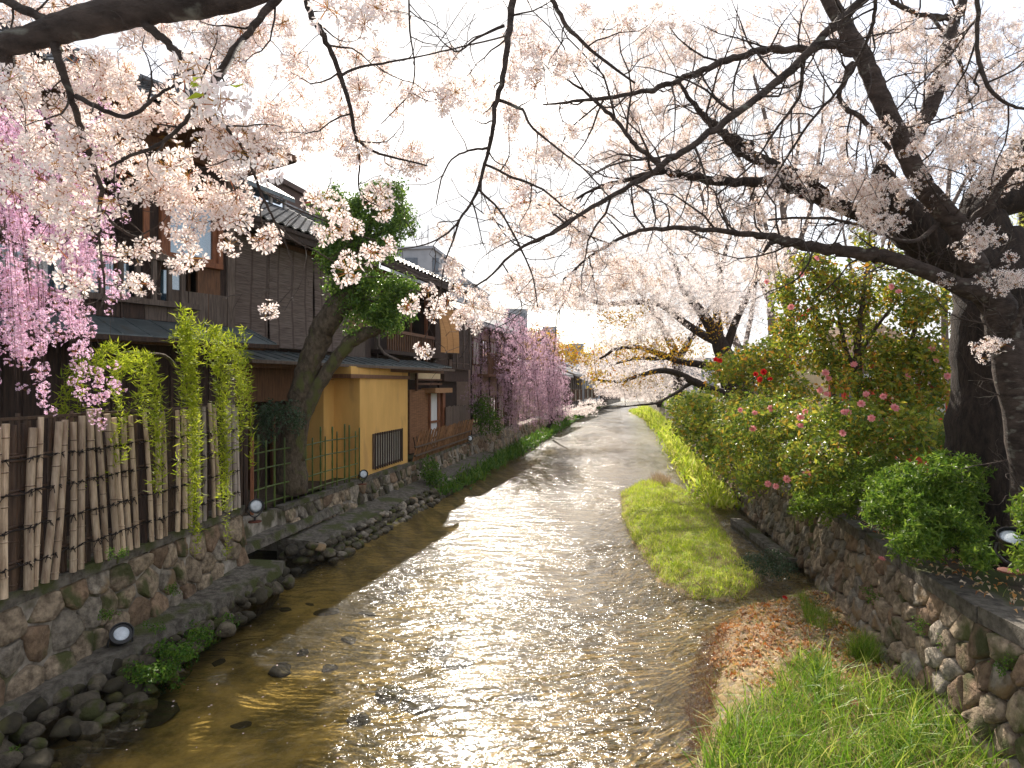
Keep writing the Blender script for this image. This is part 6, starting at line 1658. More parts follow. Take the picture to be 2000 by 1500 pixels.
# ================================================================== SHRUBS
def shrub(nm, label, cat, base, bl, leaf, lm, per, rad, n_parts, stems=None, flowers=(), fm=None, fr_=.045, up=.3, lsc=1.0, bark=m_twig, shell=.35, tw=.006, whorl=0, group=None):
    t = thing(nm, base, label, cat, group)
    sk = []
    if stems:
        for tr_ in stems:
            b = MB(); limb(b, tr_, sides=7, n=4, skel=sk, jit=.01); b.build('stem', bark, t, smooth=True)
    else:
        base = np.array(base, float); sk = [(*(base + [0, 0, .02 * q_]), .02) for q_ in range(6)]
    T = blobs(bl); tb = MB(); attach(tb, T, sk, r0=tw * .7, wig=.1, maxr=.03, thick=.012, sides=3); tb.build('twigs', bark, t, kind='stuff')
    k = np.repeat(np.arange(len(T)), per); N = len(k)
    off = rng.normal(size=(N, 3)); off /= np.linalg.norm(off, axis=1)[:, None]
    if whorl:   # leaves in rosettes at the twig tips
        ax = rng.normal(size=(len(T) * whorl, 3)) + [0, -.3, .6]; ax /= np.linalg.norm(ax, axis=1)[:, None]
        c_ = np.repeat(T, whorl, 0) + ax * rad * rng.uniform(.3, 1, len(ax))[:, None]
        nl = per; k2 = np.repeat(np.arange(len(c_)), nl); N = len(k2)
        r_ = rng.normal(size=(N, 3)); r_ -= (r_ * ax[k2]).sum(1)[:, None] * ax[k2]; r_ /= np.linalg.norm(r_, axis=1)[:, None]
        dl = r_ + ax[k2] * rng.uniform(.2, 1.1, N)[:, None]; P = c_[k2]
    else:
        P = T[k] + off * rad * rng.uniform(shell, 1, N)[:, None]; dl = off + rng.normal(size=(N, 3)) * .6 + [0, 0, up]
    scatter('leaf', 'foliage', leaf, P, rots(N, dl), rng.uniform(.65, 1.2, N) * lsc, t, [lm], n_parts)
    if len(flowers):
        ft = [rosette(fr_, s_) for s_ in range(3)]
        Fp = np.array([at(*q_) for q_ in flowers]); dd = np.tile([[0, -1., .3]], (len(Fp), 1)) - Fp * [[.05, 0, 0]] + rng.normal(size=(len(Fp), 3)) * .25
        scatter('flower', 'flowers', ft, Fp, rots(len(Fp), dd), rng.uniform(.8, 1.15, len(Fp)), t, [fm], 300)
    return t
CL_ = [leaf_t(.108, .058, .22, .18), leaf_t(.095, .052, .30, .10)]
# tall open camellia tree
stems = [[(1672, 815, 22, 11), (1675, 770, 20, 11), (1675, 700, 16, 11), (1678, 640, 12, 11), (1685, 580, 8, 11), (1690, 530, 5, 11)], [(1674, 740, 10, 11), (1645, 650, 7, 11), (1630, 580, 4, 11)],
         [(1675, 700, 9, 11), (1710, 640, 7, 11), (1760, 580, 5, 11)], [(1770, 800, 14, 10.6), (1775, 700, 10, 10.6), (1790, 620, 7, 10.6)], [(1630, 800, 10, 11.5), (1620, 700, 8, 11.5), (1590, 610, 5, 11.5), (1560, 540, 3, 11.5)]]
shrub('camellia_tree', 'tall open camellia tree, thin stems and yellow green leaves, left of the massive cherry trunk', 'tree', at(1672, 815, 11),
      [(1700, 560, 110, 40, 10.4, 12, 70), (1590, 555, 80, 50, 10.6, 12.2, 62), (1560, 640, 60, 50, 10.6, 12, 50), (1650, 620, 80, 50, 10.4, 12, 50), (1800, 600, 60, 60, 10, 11.2, 70), (1810, 700, 60, 50, 9.8, 11, 70), (1740, 700, 70, 50, 10, 11.5, 60),
       (1620, 700, 70, 40, 10.4, 12, 60), (1700, 745, 110, 22, 9.6, 11, 60), (1780, 790, 70, 22, 9.4, 10.6, 40), (1530, 580, 30, 30, 10.8, 12, 16), (1720, 500, 50, 25, 10.6, 12, 20), (1580, 510, 40, 20, 10.8, 12, 18), (1690, 460, 25, 15, 11, 11.5, 8), (1840, 760, 30, 30, 9.8, 10.6, 16)],
      CL_, m_leaf_cam2, 20, .22, 300, stems=stems, fm=m_camflower, fr_=.065,
      flowers=[(1565, 536, 10.3), (1497, 550, 10.6), (1740, 560, 10.3), (1755, 570, 10.2), (1820, 682, 9.8), (1828, 705, 9.8), (1868, 688, 9.6), (1668, 712, 10.2), (1612, 728, 10.3), (1618, 740, 10.3), (1772, 735, 9.9), (1850, 735, 9.7), (1595, 505, 10.7), (1545, 600, 10.4)])
shrub('camellia_bush', 'broad camellia bush full of pink double flowers spilling over the right wall', 'shrub', (5.9, 10.5, 1.3),
      [(1600, 830, 160, 50, 9.3, 12.5, 120), (1500, 850, 110, 60, 10, 13.5, 90), (1720, 830, 120, 55, 8.6, 11, 100), (1640, 900, 130, 50, 8.6, 10.8, 95), (1530, 910, 90, 40, 9.6, 11.5, 55), (1800, 860, 70, 50, 8.2, 10, 45), (1480, 800, 80, 30, 11, 14, 50), (1440, 890, 60, 40, 11.5, 14, 40), (1600, 950, 60, 25, 8.8, 9.8, 22), (1470, 940, 40, 25, 10.5, 12, 14)],
      CL_, m_leaf_cam, 24, .20, 300, fm=m_camflower, fr_=.064,
      flowers=[(1446, 801, 10.6), (1474, 807, 10.5), (1505, 798, 10.5), (1572, 804, 9.8), (1563, 816, 9.8), (1564, 832, 9.7), (1470, 836, 10.4), (1682, 789, 8.8), (1702, 817, 8.6), (1747, 797, 8.5), (1601, 762, 10), (1614, 770, 10), (1692, 770, 9), (1725, 774, 8.8), (1645, 846, 8.9), (1536, 936, 9.4), (1500, 945, 9.7), (1515, 950, 9.5), (1575, 925, 9.2), (1655, 806, 9), (1648, 805, 9)])
shrub('camellia_bush', 'camellia bush farther along the right wall, greener and with hardly any flowers', 'shrub', (7.7, 19, 1.3),
      [(1400, 800, 90, 40, 14, 21, 110), (1360, 830, 50, 40, 16, 22, 60), (1430, 850, 60, 40, 13.5, 17, 55), (1340, 790, 40, 25, 20, 26, 50), (1390, 880, 30, 25, 14, 17, 18)], [leaf_t(.15, .08, .22, .2)], m_leaf_cam, 26, .32, 0, fm=m_camflower, fr_=.07, flowers=[(1420, 800, 14.5), (1380, 812, 16)])
shrub('camellia_bush', 'yellow tinged camellia with a few deep red flowers below the leaning cherry', 'shrub', (8.3, 17.5, 1.3),
      [(1430, 720, 60, 28, 15, 18, 60), (1500, 730, 60, 35, 14, 17, 60), (1540, 680, 45, 35, 13, 16, 40), (1480, 690, 50, 20, 14, 17, 28), (1540, 770, 60, 25, 13, 15, 40)], [leaf_t(.14, .07, .22, .2)], m_leaf_cam2, 22, .28, 0, fm=m_camred, fr_=.08,
      flowers=[(1476, 731, 13.6), (1492, 726, 13.6), (1483, 741, 13.6), (1504, 741, 13.6), (1405, 705, 14.4), (1398, 702, 14.4), (1571, 620, 12.4), (1560, 618, 12.4), (1545, 628, 12.4), (1583, 608, 12.4)])
AZ = [leaf_t(.075, .022, .2, .15), leaf_t(.064, .020, .3, .05)]
shrub('azalea_bush', 'rounded dark green azalea bush leaning over the wall coping beside the massive trunk', 'shrub', (4.95, 7.3, 1.3),
      [(1830, 960, 100, 65, 6.7, 7.8, 190), (1790, 1000, 110, 50, 6.6, 7.6, 130), (1840, 1040, 100, 45, 6.3, 7.1, 110), (1780, 1070, 50, 22, 6.2, 6.8, 36), (1880, 930, 40, 40, 7, 7.8, 30), (1730, 960, 50, 40, 7.2, 8, 40), (1900, 1090, 40, 20, 6.0, 6.6, 16)],
      AZ, m_leaf_azdark, 8, .13, 250, whorl=8, shell=.5)
shrub('azalea_bush', 'light green azalea spilling over the wall between the camellia bush and the dark azalea', 'shrub', (5.2, 8.9, 1.3),
      [(1620, 985, 75, 28, 8.2, 9.2, 60), (1690, 960, 60, 35, 8.0, 9, 50), (1570, 1000, 30, 14, 8.6, 9.2, 12), (1700, 920, 60, 30, 8.2, 9.2, 30)], AZ, m_leaf_azalea, 8, .13, 120, whorl=6)
shrub('azalea_bush', 'small azalea sprigs at the right edge beside the black uplight', 'shrub', (4.95, 5.6, 1.3),
      [(2005, 1000, 26, 40, 5.3, 6, 26), (2010, 1090, 28, 30, 5, 5.6, 20)], AZ, m_leaf_azalea, 8, .09, 60, whorl=5)
shrub('dark_shrub', 'low blue green shrub on the grassy bar against the right wall', 'shrub', (4.9, 10.9, .05),
      [(1505, 1100, 45, 26, 10.2, 11.4, 70), (1470, 1095, 30, 14, 10.4, 11.2, 20), (1530, 1115, 25, 20, 10, 10.8, 22)], [leaf_t(.06, .02, .2, .1)], m_leaf_dark, 14, .10, 60)
shrub('nandina_shrub', 'dark glossy shrub behind the green bamboo lattice at the foot of the evergreen', 'shrub', (-5.2, 12.4, 1.0),
      [(540, 805, 45, 25, 11.9, 12.8, 50), (520, 840, 30, 30, 12, 12.8, 30), (575, 825, 25, 20, 12, 12.8, 16)], [leaf_t(.09, .028, .2, .2)], m_leaf_dark, 14, .15, 60)
shrub('garden_shrub', 'soft green shrub on the left bank beneath the mauve weeping cherry', 'shrub', (-1.6, 27.4, 1.0),
      [(945, 810, 24, 40, 26.5, 29, 60), (965, 830, 20, 25, 27, 29, 24), (930, 790, 14, 20, 27, 28, 14)], [leaf_t(.16, .05, .2, .1)], m_weed, 18, .3, 0)
shrub('wall_plant', 'fern like green plant hanging from the wall between the ochre bay and the slanted fence', 'plant', (-2.7, 19.6, .6),
      [(838, 918, 14, 28, 18.6, 19.8, 34), (850, 935, 16, 16, 18.4, 19.4, 16)], [leaf_t(.12, .04, .2, .1)], m_weed, 16, .14, 40)
shrub('ledge_weeds', 'bright green leafy weeds growing on the lower ledge beside the black spotlight', 'weeds', (-4.3, 7.2, .2),
      [(330, 1280, 60, 24, 7.0, 8.2, 60), (300, 1320, 60, 26, 6.6, 7.6, 70), (380, 1245, 40, 20, 7.6, 8.6, 36), (440, 1215, 22, 14, 8.4, 9, 12)], [leaf_t(.048, .026, .2, .1)], m_weed, 28, .10, 120)
for k_, (x, y, yy, lab) in enumerate(((225, 1080, 6.9, 'tuft of small weeds rooted high in the pale mortar wall'), (345, 1150, 7.9, 'sprig of weeds at the foot of the pale mortar wall'), (30, 1470, 5.6, 'weeds among the boulders in the bottom left corner'), (300, 1225, 7.4, 'thin weeds on the lip just above the black spotlight'), (210, 1200, 6.8, 'mossy clump on a stone left of the black spotlight'))):
    q_ = at(x, y, yy); shrub('weed_tuft', lab, 'weeds', q_, [(x, y, 22, 10, yy - .1, yy + .15, 12)], [leaf_t(.028, .014, .2, .1)], m_weed, 16, .05, 0)
for k_, (x, y, yy, lab) in enumerate(((1850, 1250, 6.35, 'weeds growing out of the shaded part of the right wall'), (1800, 1215, 6.7, 'small creeping plant under the right wall coping'), (1700, 1160, 7.7, 'scrap of green in the right wall joint below the dark azalea'), (1960, 1300, 5.4, 'sparse weeds in the right wall near the edge of the view'))):
    q_ = at(x, y, yy); shrub('weed_tuft', lab, 'weeds', q_, [(x, y, 20, 22, yy - .15, yy + .05, 14)], [leaf_t(.03, .015, .2, .1)], m_weed, 12, .06, 0)
# new orange leaves over the weeping cherry
mp_ = thing('maple_tree', at(1075, 830, 39), 'small maple with orange new leaves between the mauve weeping cherry and the low roofs', 'tree')
sk = []; b = MB(); limb(b, [(1075, 830, 7, 39), (1078, 760, 6, 39), (1082, 700, 5, 39), (1070, 665, 3, 39)], sides=6, skel=sk); b.build('trunk', m_bark_dark, mp_, smooth=True)
T = blobs([(1055, 662, 35, 10, 36, 41, 46), (1100, 690, 50, 14, 36, 41, 60), (1060, 700, 30, 16, 36, 41, 40), (1140, 700, 30, 12, 36, 41, 26)]); tb = MB(); attach(tb, T, sk, r0=.008, maxr=.02, sides=3); tb.build('twigs', m_twig, mp_, kind='stuff')
k = np.repeat(np.arange(len(T)), 14); b = MB(); b.mass(leaf_t(.20, .11), T[k] + rng.normal(size=(len(k), 3)) * .26, rots(len(k)), rng.uniform(.6, 1.2, len(k))); b.build('foliage', m_leaf_maple, mp_, kind='stuff')

# ================================================================== GRASS, WEEDS, LITTER
def blade_t(seg=3, w=.012, bend=.5):
    V = []; F4 = []
    for i in range(seg + 1):
        t_ = i / seg; ww = w * (1 - t_ ** 1.5) / 2 + (.0006)
        V += [[-ww, bend * t_ * t_, t_ * (1 - .25 * bend * t_)], [ww, bend * t_ * t_, t_ * (1 - .25 * bend * t_)]]
    for i in range(seg): F4.append([2 * i, 2 * i + 1, 2 * i + 3, 2 * i + 2])
    return (np.array(V), [(np.array(F4), 0)])
def upright(N, lean=.25):
    a = rng.uniform(0, 2 * math.pi, N); z = np.stack([rng.normal(size=N) * lean, rng.normal(size=N) * lean, np.ones(N)], -1); z /= np.linalg.norm(z, axis=1)[:, None]
    x = np.stack([np.cos(a), np.sin(a), np.zeros(N)], -1); x -= (x * z).sum(1)[:, None] * z; x /= np.linalg.norm(x, axis=1)[:, None]
    return np.stack([x, np.cross(z, x), z], -1)
def in_poly(poly, n_, grow=0.0, clump=0, spread=.06):
    lo, hi = poly.min(0) - .3, poly.max(0) + .3; out = []
    while sum(map(len, out)) < n_:
        P = rng.uniform(lo, hi, size=(max(200, n_ // (clump or 1)), 2))
        if clump: P = np.repeat(P, clump, 0) + rng.normal(size=(len(P) * clump, 2)) * spread
        P = P[sdist(P, poly) > -grow]; out.append(P)
    return np.concatenate(out)[:n_]
def ground_cover(name, label, cat, P, tm, m, sc, lean=.25, zf=None, flat=False, kind='stuff'):
    z = (zf or bed_z)(P); P3 = np.concatenate([P, z[:, None]], 1); b = MB(); w = np.arange(len(P)) % len(tm)
    rt = upright(len(P), lean)
    if flat:
        nrm = np.stack([rng.normal(size=len(P)) * .35, rng.normal(size=len(P)) * .35, np.ones(len(P))], -1); rt = rots(len(P), nrm)
        P3[:, 2] += rng.uniform(.004, .02, len(P))
    for i, t_ in enumerate(tm): b.mass(t_, P3[w == i], rt[w == i], sc[w == i])
    return b.build(name, m, label=label, cat=cat, kind=kind)
BT = [blade_t(3, .022, .35), blade_t(3, .018, .7), blade_t(3, .03, .5)]
# grassy bar
P = in_poly(BAR, 26000, .0, 5, .05); patch = .5 + .5 * np.clip(wob(P, 3.1) + .6 * wob(P, 7, 2), -1, 1)
ground_cover('bar_grass', 'short bright yellow green grass covering the low bar in the river', 'grass', P, [blade_t(2, .10, .6), blade_t(2, .075, 1.1)], m_turf, rng.uniform(.04, .15, len(P)) * (.6 + .7 * patch), .5)
P = in_poly(BAR, 12000, .06, 4, .08); P = P[(sdist(P, BAR) < .20) | (wob(P, 2.3, 1) + .6 * wob(P, 6, 2) < -.15)]
ground_cover('bar_straw', 'dry brownish stems along the edge of the grassy bar', 'grass', P, [blade_t(2, .07, 1.4)], m_straw, rng.uniform(.05, .12, len(P)), .9)
t_ = in_poly(np.array([onz(x, y)[:2] for x, y in ((1270, 950), (1290, 938), (1310, 945), (1300, 960))]), 500, 0); ground_cover('reed_tuft', 'reddish brown tuft of dry reeds at the upstream tip of the grassy bar', 'reeds', t_, [blade_t(2, .05, .5)], m_straw, rng.uniform(.2, .42, len(t_)), .3)
# tall foreground grass
FG = np.array([onz(x, y, .1)[:2] for x, y in ((1355, 1560), (1385, 1460), (1440, 1390), (1520, 1360), (1545, 1300), (1600, 1290), (1640, 1350), (1720, 1340), (1800, 1370), (1900, 1440), (2000, 1560))])
P = in_poly(FG, 7500, .0, 12, .05)
ground_cover('tall_grass', 'tall lush green grass blades filling the bottom right foreground', 'grass', P, [blade_t(5, .034, .6), blade_t(5, .026, 1.1), blade_t(5, .042, .8)], m_grass, .07 + .38 * rng.random(len(P)) ** 2.0, .42)
for nm_, lab, pl, n_, s0_, s1_ in (('wall_grass', 'green grass tuft growing against the foot of the right wall, nearest the camera', ((1655, 1290), (1690, 1300), (1720, 1300), (1690, 1270)), 700, .2, .36),
                                   ('wall_grass', 'grass fringe at the foot of the right wall beside the leaf litter', ((1560, 1165), (1600, 1200), (1640, 1225), (1600, 1240), (1570, 1215)), 1000, .10, .24),
                                   ('leafy_weeds', 'broad leaved seedlings poking out of the leaf litter', ((1560, 1290), (1600, 1270), (1610, 1330), (1570, 1350)), 260, .05, .10)):
    P = in_poly(np.array([onz(x, y, .1)[:2] for x, y in pl]), n_, 0, 5, .04)
    if nm_ == 'leafy_weeds':
        ground_cover(nm_, lab, 'weeds', P, [leaf_t(1.1, .55)], m_weed, rng.uniform(s0_, s1_, len(P)), .9)
    else: ground_cover(nm_, lab, 'grass', P, [BT[0], BT[1]], m_grass, rng.uniform(s0_, s1_, len(P)), .3)
# leaf litter and straw on the near bank
LP = np.array([onz(x, y, .08)[:2] for x, y in ((1415, 1270), (1440, 1210), (1500, 1180), (1590, 1170), (1640, 1240), (1700, 1300), (1760, 1380), (1660, 1400), (1560, 1360), (1470, 1330))])
P = in_poly(LP, 4000, .22, 6, .12); P = P[rng.random(len(P)) < .35 + .65 * (wob(P, 4.1, 1) + .5 * wob(P, 9, 2) > -.15)]
ground_cover('leaf_litter', 'orange brown dead leaves covering the near bank below the right wall', 'leaves', P, [leaf_t(.085, .052, .5, .4), leaf_t(.07, .045, -.3, -.3)], m_litter, rng.uniform(.5, 1.2, len(P)), flat=True)
P = in_poly(BANK, 14000, .04, 4, .06); P = P[(P[:, 1] > 4.5) & (P[:, 1] < 11)]
ground_cover('dry_stems', 'matted pale dry grass along the water edge of the near bank', 'grass', P, [blade_t(2, .07, 1.6), blade_t(2, .05, 1.0)], m_straw, rng.uniform(.04, .10, len(P)), 1.3)
P = in_poly(BANK, 5000, .0, 10, .07); P = P[(P[:, 1] > 4.5) & (P[:, 1] < 11.3)]
ground_cover('short_grass', 'sparse short grass among the dead leaves on the near bank', 'grass', P, BT[:2], m_grass, rng.uniform(.05, .18, len(P)), .6)
P = in_poly(FG, 900, 0, 6, .04); ground_cover('leafy_weeds', 'small broad leaved weeds hidden among the tall foreground grass', 'weeds', P, [leaf_t(1.1, .55), leaf_t(1.3, .3)], m_weed, rng.uniform(.04, .10, len(P)), .7)
P = in_poly(FG, 1400, .1, 5, .06); ground_cover('dry_blades', 'dry straw coloured blades mixed into the tall foreground grass', 'grass', P, [blade_t(4, .022, .9)], m_straw, rng.uniform(.10, .30, len(P)), .6)
# petals lying on the banks and drifting on the water
P = np.concatenate([in_poly(BANK, 900, .1), in_poly(BAR, 300, .1)]); ground_cover('fallen_petals', 'fallen pale petals scattered over the near bank and the grassy bar', 'petals', P, [leaf_t(.022, .018, .1, .1)], m_fallen, rng.uniform(.7, 1.2, len(P)), flat=True)
P = np.stack([rng.uniform(-3.8, 1.5, 170), rng.uniform(5.2, 12, 170)], -1)
b = MB(); b.mass(leaf_t(.026, .02, .05, .05), np.concatenate([P, np.full((len(P), 1), .006)], 1), rots(len(P), np.tile([[0, 0, 1.]], (len(P), 1)) + rng.normal(size=(len(P), 3)) * .05), rng.uniform(.6, 1.3, len(P)))
b.build('drifting_petals', m_fallen, label='pale petals drifting on the river surface near the left bank', cat='petals', kind='stuff')
# reddish underwater roots along the near bank
P = in_poly(np.array([onz(x, y, 0)[:2] for x, y in ((1345, 1480), (1340, 1380), (1350, 1290), (1380, 1230), (1420, 1215), (1410, 1300), (1395, 1400), (1400, 1480))]), 2600, 0, 4, .05)
ground_cover('water_roots', 'reddish brown rootlets and weed trailing in the shallows of the near bank', 'weeds', P, [blade_t(3, .03, 2.2)], leaf_mat('rootlets', [(0, (.30, .13, .06)), (1, (.20, .10, .05))], .2, .8), rng.uniform(.06, .13, len(P)), 1.2, zf=lambda Q: np.maximum(bed_z(Q), -.08))
# weeds along the far left and far right water edges
def edge_weeds(nm, lab, line, n_, w, h0, h1, m):
    pos, nor, L = polyline(line); s_ = np.sort(rng.uniform(0, L, n_)); P = pos(s_) + nor(s_, 1) * rng.normal(size=(n_, 1)) * w; Y_ = P[:, 1]
    b = MB(); sc = rng.uniform(h0, h1, n_) * (.6 + Y_ / 40); z = np.maximum(bed_z(P), .05) + rng.uniform(0, .15, n_)
    b.mass(blade_t(2, .22, .7), np.concatenate([P, z[:, None]], 1), upright(n_, .5), sc); return b.build(nm, m, label=lab, cat='grass', kind='stuff')
edge_weeds('bank_weeds', 'dark green weeds along the water line of the far left bank', [(-2.3, 18.5), (-1.6, 21), (-.75, 25.5), (.2, 30), (2.2, 40), (5.3, 56), (12, 88)], 9000, .22, .14, .34, m_weed)
edge_weeds('bank_weeds', 'yellow green grass strip below the far right wall', [(5.6, 16.5), (6.3, 19), (7.1, 24), (8.7, 32), (11.0, 44), (14, 62), (15.5, 72)], 9000, .30, .14, .40, m_turf)
P = np.concatenate([in_poly(FARBANK, 6000, .1, 4, .1)]); P = P[(P[:, 1] < 80)]
ground_cover('far_bank_grass', 'bright grass on the far right gravel point', 'grass', P, [blade_t(2, .25, .7)], m_turf, rng.uniform(.18, .4, len(P)), .5)
# grass strip behind the right wall and fallen red leaves on its top
P = np.stack([rng.uniform(5.0, 16, 6000), rng.uniform(4, 30, 6000)], -1); xr = np.interp(P[:, 1], [q_[1] for q_ in RIGHT], [q_[0] for q_ in RIGHT]); P = P[P[:, 0] > xr + .4]
ground_cover('terrace_grass', 'patchy grass on the terrace behind the right wall', 'grass', P, BT, m_grass, rng.uniform(.06, .18, len(P)), .4, zf=lambda Q: np.full(len(Q), 1.25))
P = np.stack([rng.uniform(4.6, 6.6, 900), rng.uniform(4.8, 10, 900)], -1); xr = np.interp(P[:, 1], [q_[1] for q_ in RIGHT], [q_[0] for q_ in RIGHT]); P = P[(P[:, 0] > xr - .02)]
ground_cover('red_leaves', 'reddish fallen leaves on the soil behind the right wall coping', 'leaves', P, [leaf_t(.062, .036, .5, .4)], m_litter, rng.uniform(.6, 1.1, len(P)), flat=True, zf=lambda Q: np.full(len(Q), 1.365))
for k, (x, y, z_, mm, lab) in enumerate(((1533, 1168, .12, m_camred, 'fallen red camellia flower lying on the near bank by the pool'), (1672, 1375, .2, m_camflower, 'fallen pink camellia flower among the tall grass'), (1722, 1092, 1.28, m_camflower, 'pale fallen camellia blossom caught on the right wall below the azalea'))):
    q_ = onz(x, y, z_); t = thing('fallen_flower', q_, lab, 'flower'); b = MB(); b.mass(rosette(.05, k), np.array([q_]), rots(1, np.array([[.1, -.4, 1.]])), 1.0); b.build('petals', mm, t)

# ================================================================== HAZE
HZ = True
if HZ:
    mh, hn, hl = new_mat('haze_air'); ho = hn.new('ShaderNodeOutputMaterial'); pv = hn.new('ShaderNodeVolumePrincipled')
    pv.inputs['Density'].default_value = .0002; pv.inputs['Color'].default_value = (.93, .95, 1, 1); pv.inputs['Anisotropy'].default_value = 0
    hl.new(pv.outputs[0], ho.inputs['Volume'])
    b = MB(); b.box([40, 560, 34], (1400, 1300, 70.4)); b.build('haze', mh, kind='stuff', label='pale spring air thickening towards the far bend of the river', cat='haze', origin=(40, 560, -1.2))
# ================================================================== BACKGROUND OF THE RIGHT BANK: shrine, fence, lantern, person
sh_ = thing('shrine_hall', at(1680, 800, 26), 'shrine hall with brown bark roof and vermilion posts seen through the camellia tree', 'building')
x0, x1 = at(1600, 0, 26)[0], at(1790, 0, 26)[0]
b = MB(); b.box([(x0 + x1) / 2, 28, 3.0], (x1 - x0 - 1, 3.5, 3.6)); b.build('wall', m_cream, sh_)
b = MB(); za, zb_ = at(0, 690, 26)[2], at(0, 625, 28)[2]
V = [[x0 - .3, 25.4, za], [x1 + .5, 25.4, za], [x1 - .6, 28, zb_], [x0 + 1.3, 28, zb_ - .4], [x0 - .3, 25.4, za - .22], [x1 + .5, 25.4, za - .22], [x1 - .6, 28.1, zb_ - .22], [x0 + 1.3, 28.1, zb_ - .6]]
b.add(V, [np.array([[0, 1, 2, 3], [7, 6, 5, 4], [4, 5, 1, 0], [5, 6, 2, 1], [6, 7, 3, 2], [7, 4, 0, 3]])]); b.build('roof', m_tanroof, sh_)
for k in range(6):
    x = x0 + .6 + (x1 - x0 - 1.2) * k / 5; b = MB(); b.tube([[x, 26.1, 1.25], [x, 26.1, za]], .12, 8); b.build('post', m_red, sh_)
for k in range(3):
    x = x0 + 1.2 + k * 1.4; b = MB(); b.box([x, 26.2, 2.4], (.9, .05, 1.3)); b.build('door', m_glassdark, sh_)
fe = thing('shrine_fence', at(1700, 790, 18), 'low vermilion picket fence with a white capping in front of the shrine hall', 'fence')
x0, x1 = at(1625, 0, 18)[0], at(1790, 0, 18)[0]; zt = at(0, 738, 18)[2]
for k in range(17):
    x = x0 + (x1 - x0) * k / 16; b = MB(); b.box([x, 18, (1.25 + zt) / 2], (.05, .05, zt - 1.25)); b.build('picket', m_red, fe)
b = MB(); b.box([(x0 + x1) / 2, 18, zt + .06], (x1 - x0 + .2, .22, .1)); b.build('capping', m_white, fe)
b = MB(); b.box([(x0 + x1) / 2, 17.96, 1.9], (x1 - x0, .05, .1)); b.build('rail', m_red, fe)
lt = thing('shrine_lantern', at(1808, 830, 12.5), 'vermilion wooden lantern post with a dark framed light box beside the massive trunk', 'lantern')
q = at(1808, 800, 12.5)
b = MB(); b.box([q[0], q[1], 1.95], (.5, .5, 1.4)); b.build('post', m_red, lt)
b = MB(); b.box([q[0], q[1], 2.72], (.75, .7, .1)); b.box([q[0] - .27, q[1], 3.1], (.08, .5, .7)); b.box([q[0] + .27, q[1], 3.1], (.08, .5, .7)); b.build('light_frame', m_red, lt, kind='stuff')
b = MB(); b.box([q[0], q[1] - .25, 3.05], (.42, .04, .5)); b.build('light_panel', m_paper, lt)
b = MB(); b.box([q[0], q[1], 2.81], (.62, .6, .06)); b.build('shelf', m_black, lt)
b = MB(); b.hexa([[q[0] + sx * w, q[1] + sy * w, z_] for z_, w in ((3.45, .55), (3.7, .12)) for sy in (-1, 1) for sx in (-1, 1)]); b.build('lantern_roof', m_wood_dark, lt)
small_house('pale plaster house with grey roof beyond the terrace at the right', Frame(33, 52, 194), 16, 7, 1, 4.6, m_cream, 6.6, .9, 1)
# stone-paved path on the terrace
b = MB(); b.add([[7.5, 9, 1.256], [13.5, 9, 1.256], [21, 40, 1.256], [13.5, 40, 1.256]], [np.array([0, 1, 2, 3])]); b.build('path', m_concrete, kind='structure')

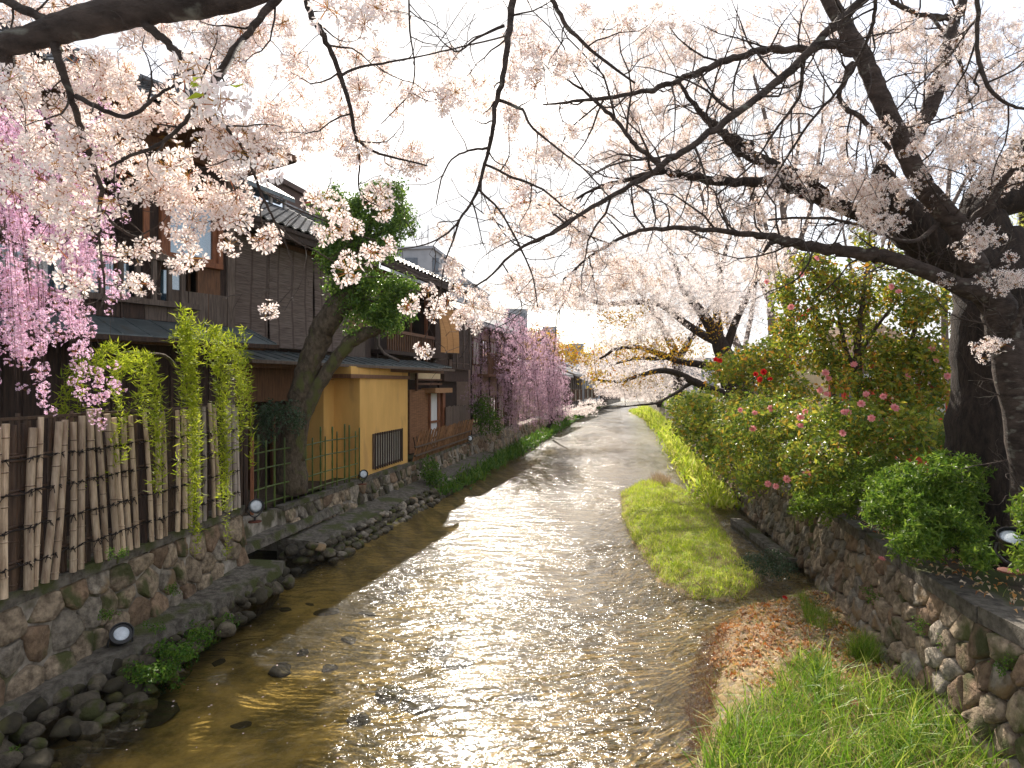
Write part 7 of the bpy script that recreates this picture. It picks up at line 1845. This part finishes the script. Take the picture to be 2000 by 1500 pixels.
# person with dark hair, white top with dark straps, walking away behind the shrubs
pr = thing('person', (10.9, 15.4, 1.25), 'person with black hair and white top, dark bag straps, seen from behind', 'person')
def skinned(name, verts, edges, radii, m, parent, root=0, lev=2):
    me = bpy.data.meshes.new(name); me.from_pydata(verts, edges, []); o = bpy.data.objects.new(name, me); me.materials.append(m)
    COL.objects.link(o); o.parent = parent
    md = o.modifiers.new('skin', 'SKIN'); md.use_smooth_shade = True
    sv = me.skin_vertices[0].data if me.skin_vertices else None
    if sv is None:
        bpy.context.view_layer.update(); sv = me.skin_vertices[0].data
    for i, r in enumerate(radii):
        sv[i].radius = r if isinstance(r, tuple) else (r, r); sv[i].use_root = (i == root)
    s2 = o.modifiers.new('sub', 'SUBSURF'); s2.levels = lev; s2.render_levels = lev
    return o
try:
    PV = [(0, 0, .92), (0, .0, 1.10), (0, .01, 1.30), (0, .02, 1.44), (0, .01, 1.52), (0, -.01, 1.60), (0, -.015, 1.68),
          (.17, .01, 1.40), (.23, -.01, 1.14), (.22, -.08, .90), (.22, -.11, .82), (-.17, .01, 1.40), (-.23, .02, 1.14), (-.21, -.05, .90), (-.21, -.08, .82),
          (.09, 0, .86), (.10, -.03, .48), (.10, .04, .08), (.10, -.08, .04), (-.09, 0, .86), (-.10, .05, .48), (-.10, .16, .10), (-.10, .05, .04)]
    PE = [(0, 1), (1, 2), (2, 3), (3, 4), (4, 5), (5, 6), (3, 7), (7, 8), (8, 9), (9, 10), (3, 11), (11, 12), (12, 13), (13, 14), (0, 15), (15, 16), (16, 17), (17, 18), (0, 19), (19, 20), (20, 21), (21, 22)]
    PR = [(.15, .11), (.13, .10), (.16, .11), (.12, .09), .055, .085, .08, .055, .045, .032, .035, .055, .045, .032, .035, .09, .06, .045, .035, .09, .06, .045, .035]
    skinned('body', PV, PE, PR, m_skin, pr)
    skinned('white_top', [(0, 0, .95), (0, 0, 1.12), (0, .01, 1.30), (0, .02, 1.43), (.18, .01, 1.40), (.235, -.0, 1.18), (-.18, .01, 1.40), (-.235, .01, 1.18)], [(0, 1), (1, 2), (2, 3), (3, 4), (4, 5), (3, 6), (6, 7)],
            [(.18, .14), (.16, .13), (.185, .14), (.13, .11), .075, .065, .075, .065], m_white, pr)
    skinned('trousers', [(0, 0, .93), (.09, 0, .84), (.10, -.03, .48), (.10, .04, .12), (-.09, 0, .84), (-.10, .05, .48), (-.10, .15, .14)], [(0, 1), (1, 2), (2, 3), (0, 4), (4, 5), (5, 6)], [(.17, .13), .11, .08, .06, .11, .08, .06], m_navy, pr)
    b = MB(); b.lathe([(.03, .13), (.09, .11), (.118, .05), (.125, -.02), (.12, -.09), (.10, -.15), (.05, -.18)], (10.9, 15.39, 1.25 + 1.65), (0, .12, 1), 14); b.build('hair', m_hair, pr, smooth=True)
    for s_ in (-1, 1):
        b = MB(); P_ = catmull([np.array([10.9 + s_ * .10, 15.4 + .10, 2.68]), np.array([10.9 + s_ * .13, 15.4 - .02, 2.76]), np.array([10.9 + s_ * .14, 15.4 - .14, 2.66]), np.array([10.9 + s_ * .10, 15.4 - .17, 2.45]), np.array([10.9 - s_ * .02, 15.4 - .16, 2.25])])
        b.tube(P_, .022, 6); b.build('bag_strap', m_navy, pr, smooth=True)
    for s_ in (-1, 1):
        b = MB(); b.box((10.9 + s_ * .10, 15.4 - .03 + (.08 if s_ < 0 else 0), 1.29), (.09, .26, .08)); b.build('shoe', m_black, pr)
except Exception as ex:
    print('person', ex)
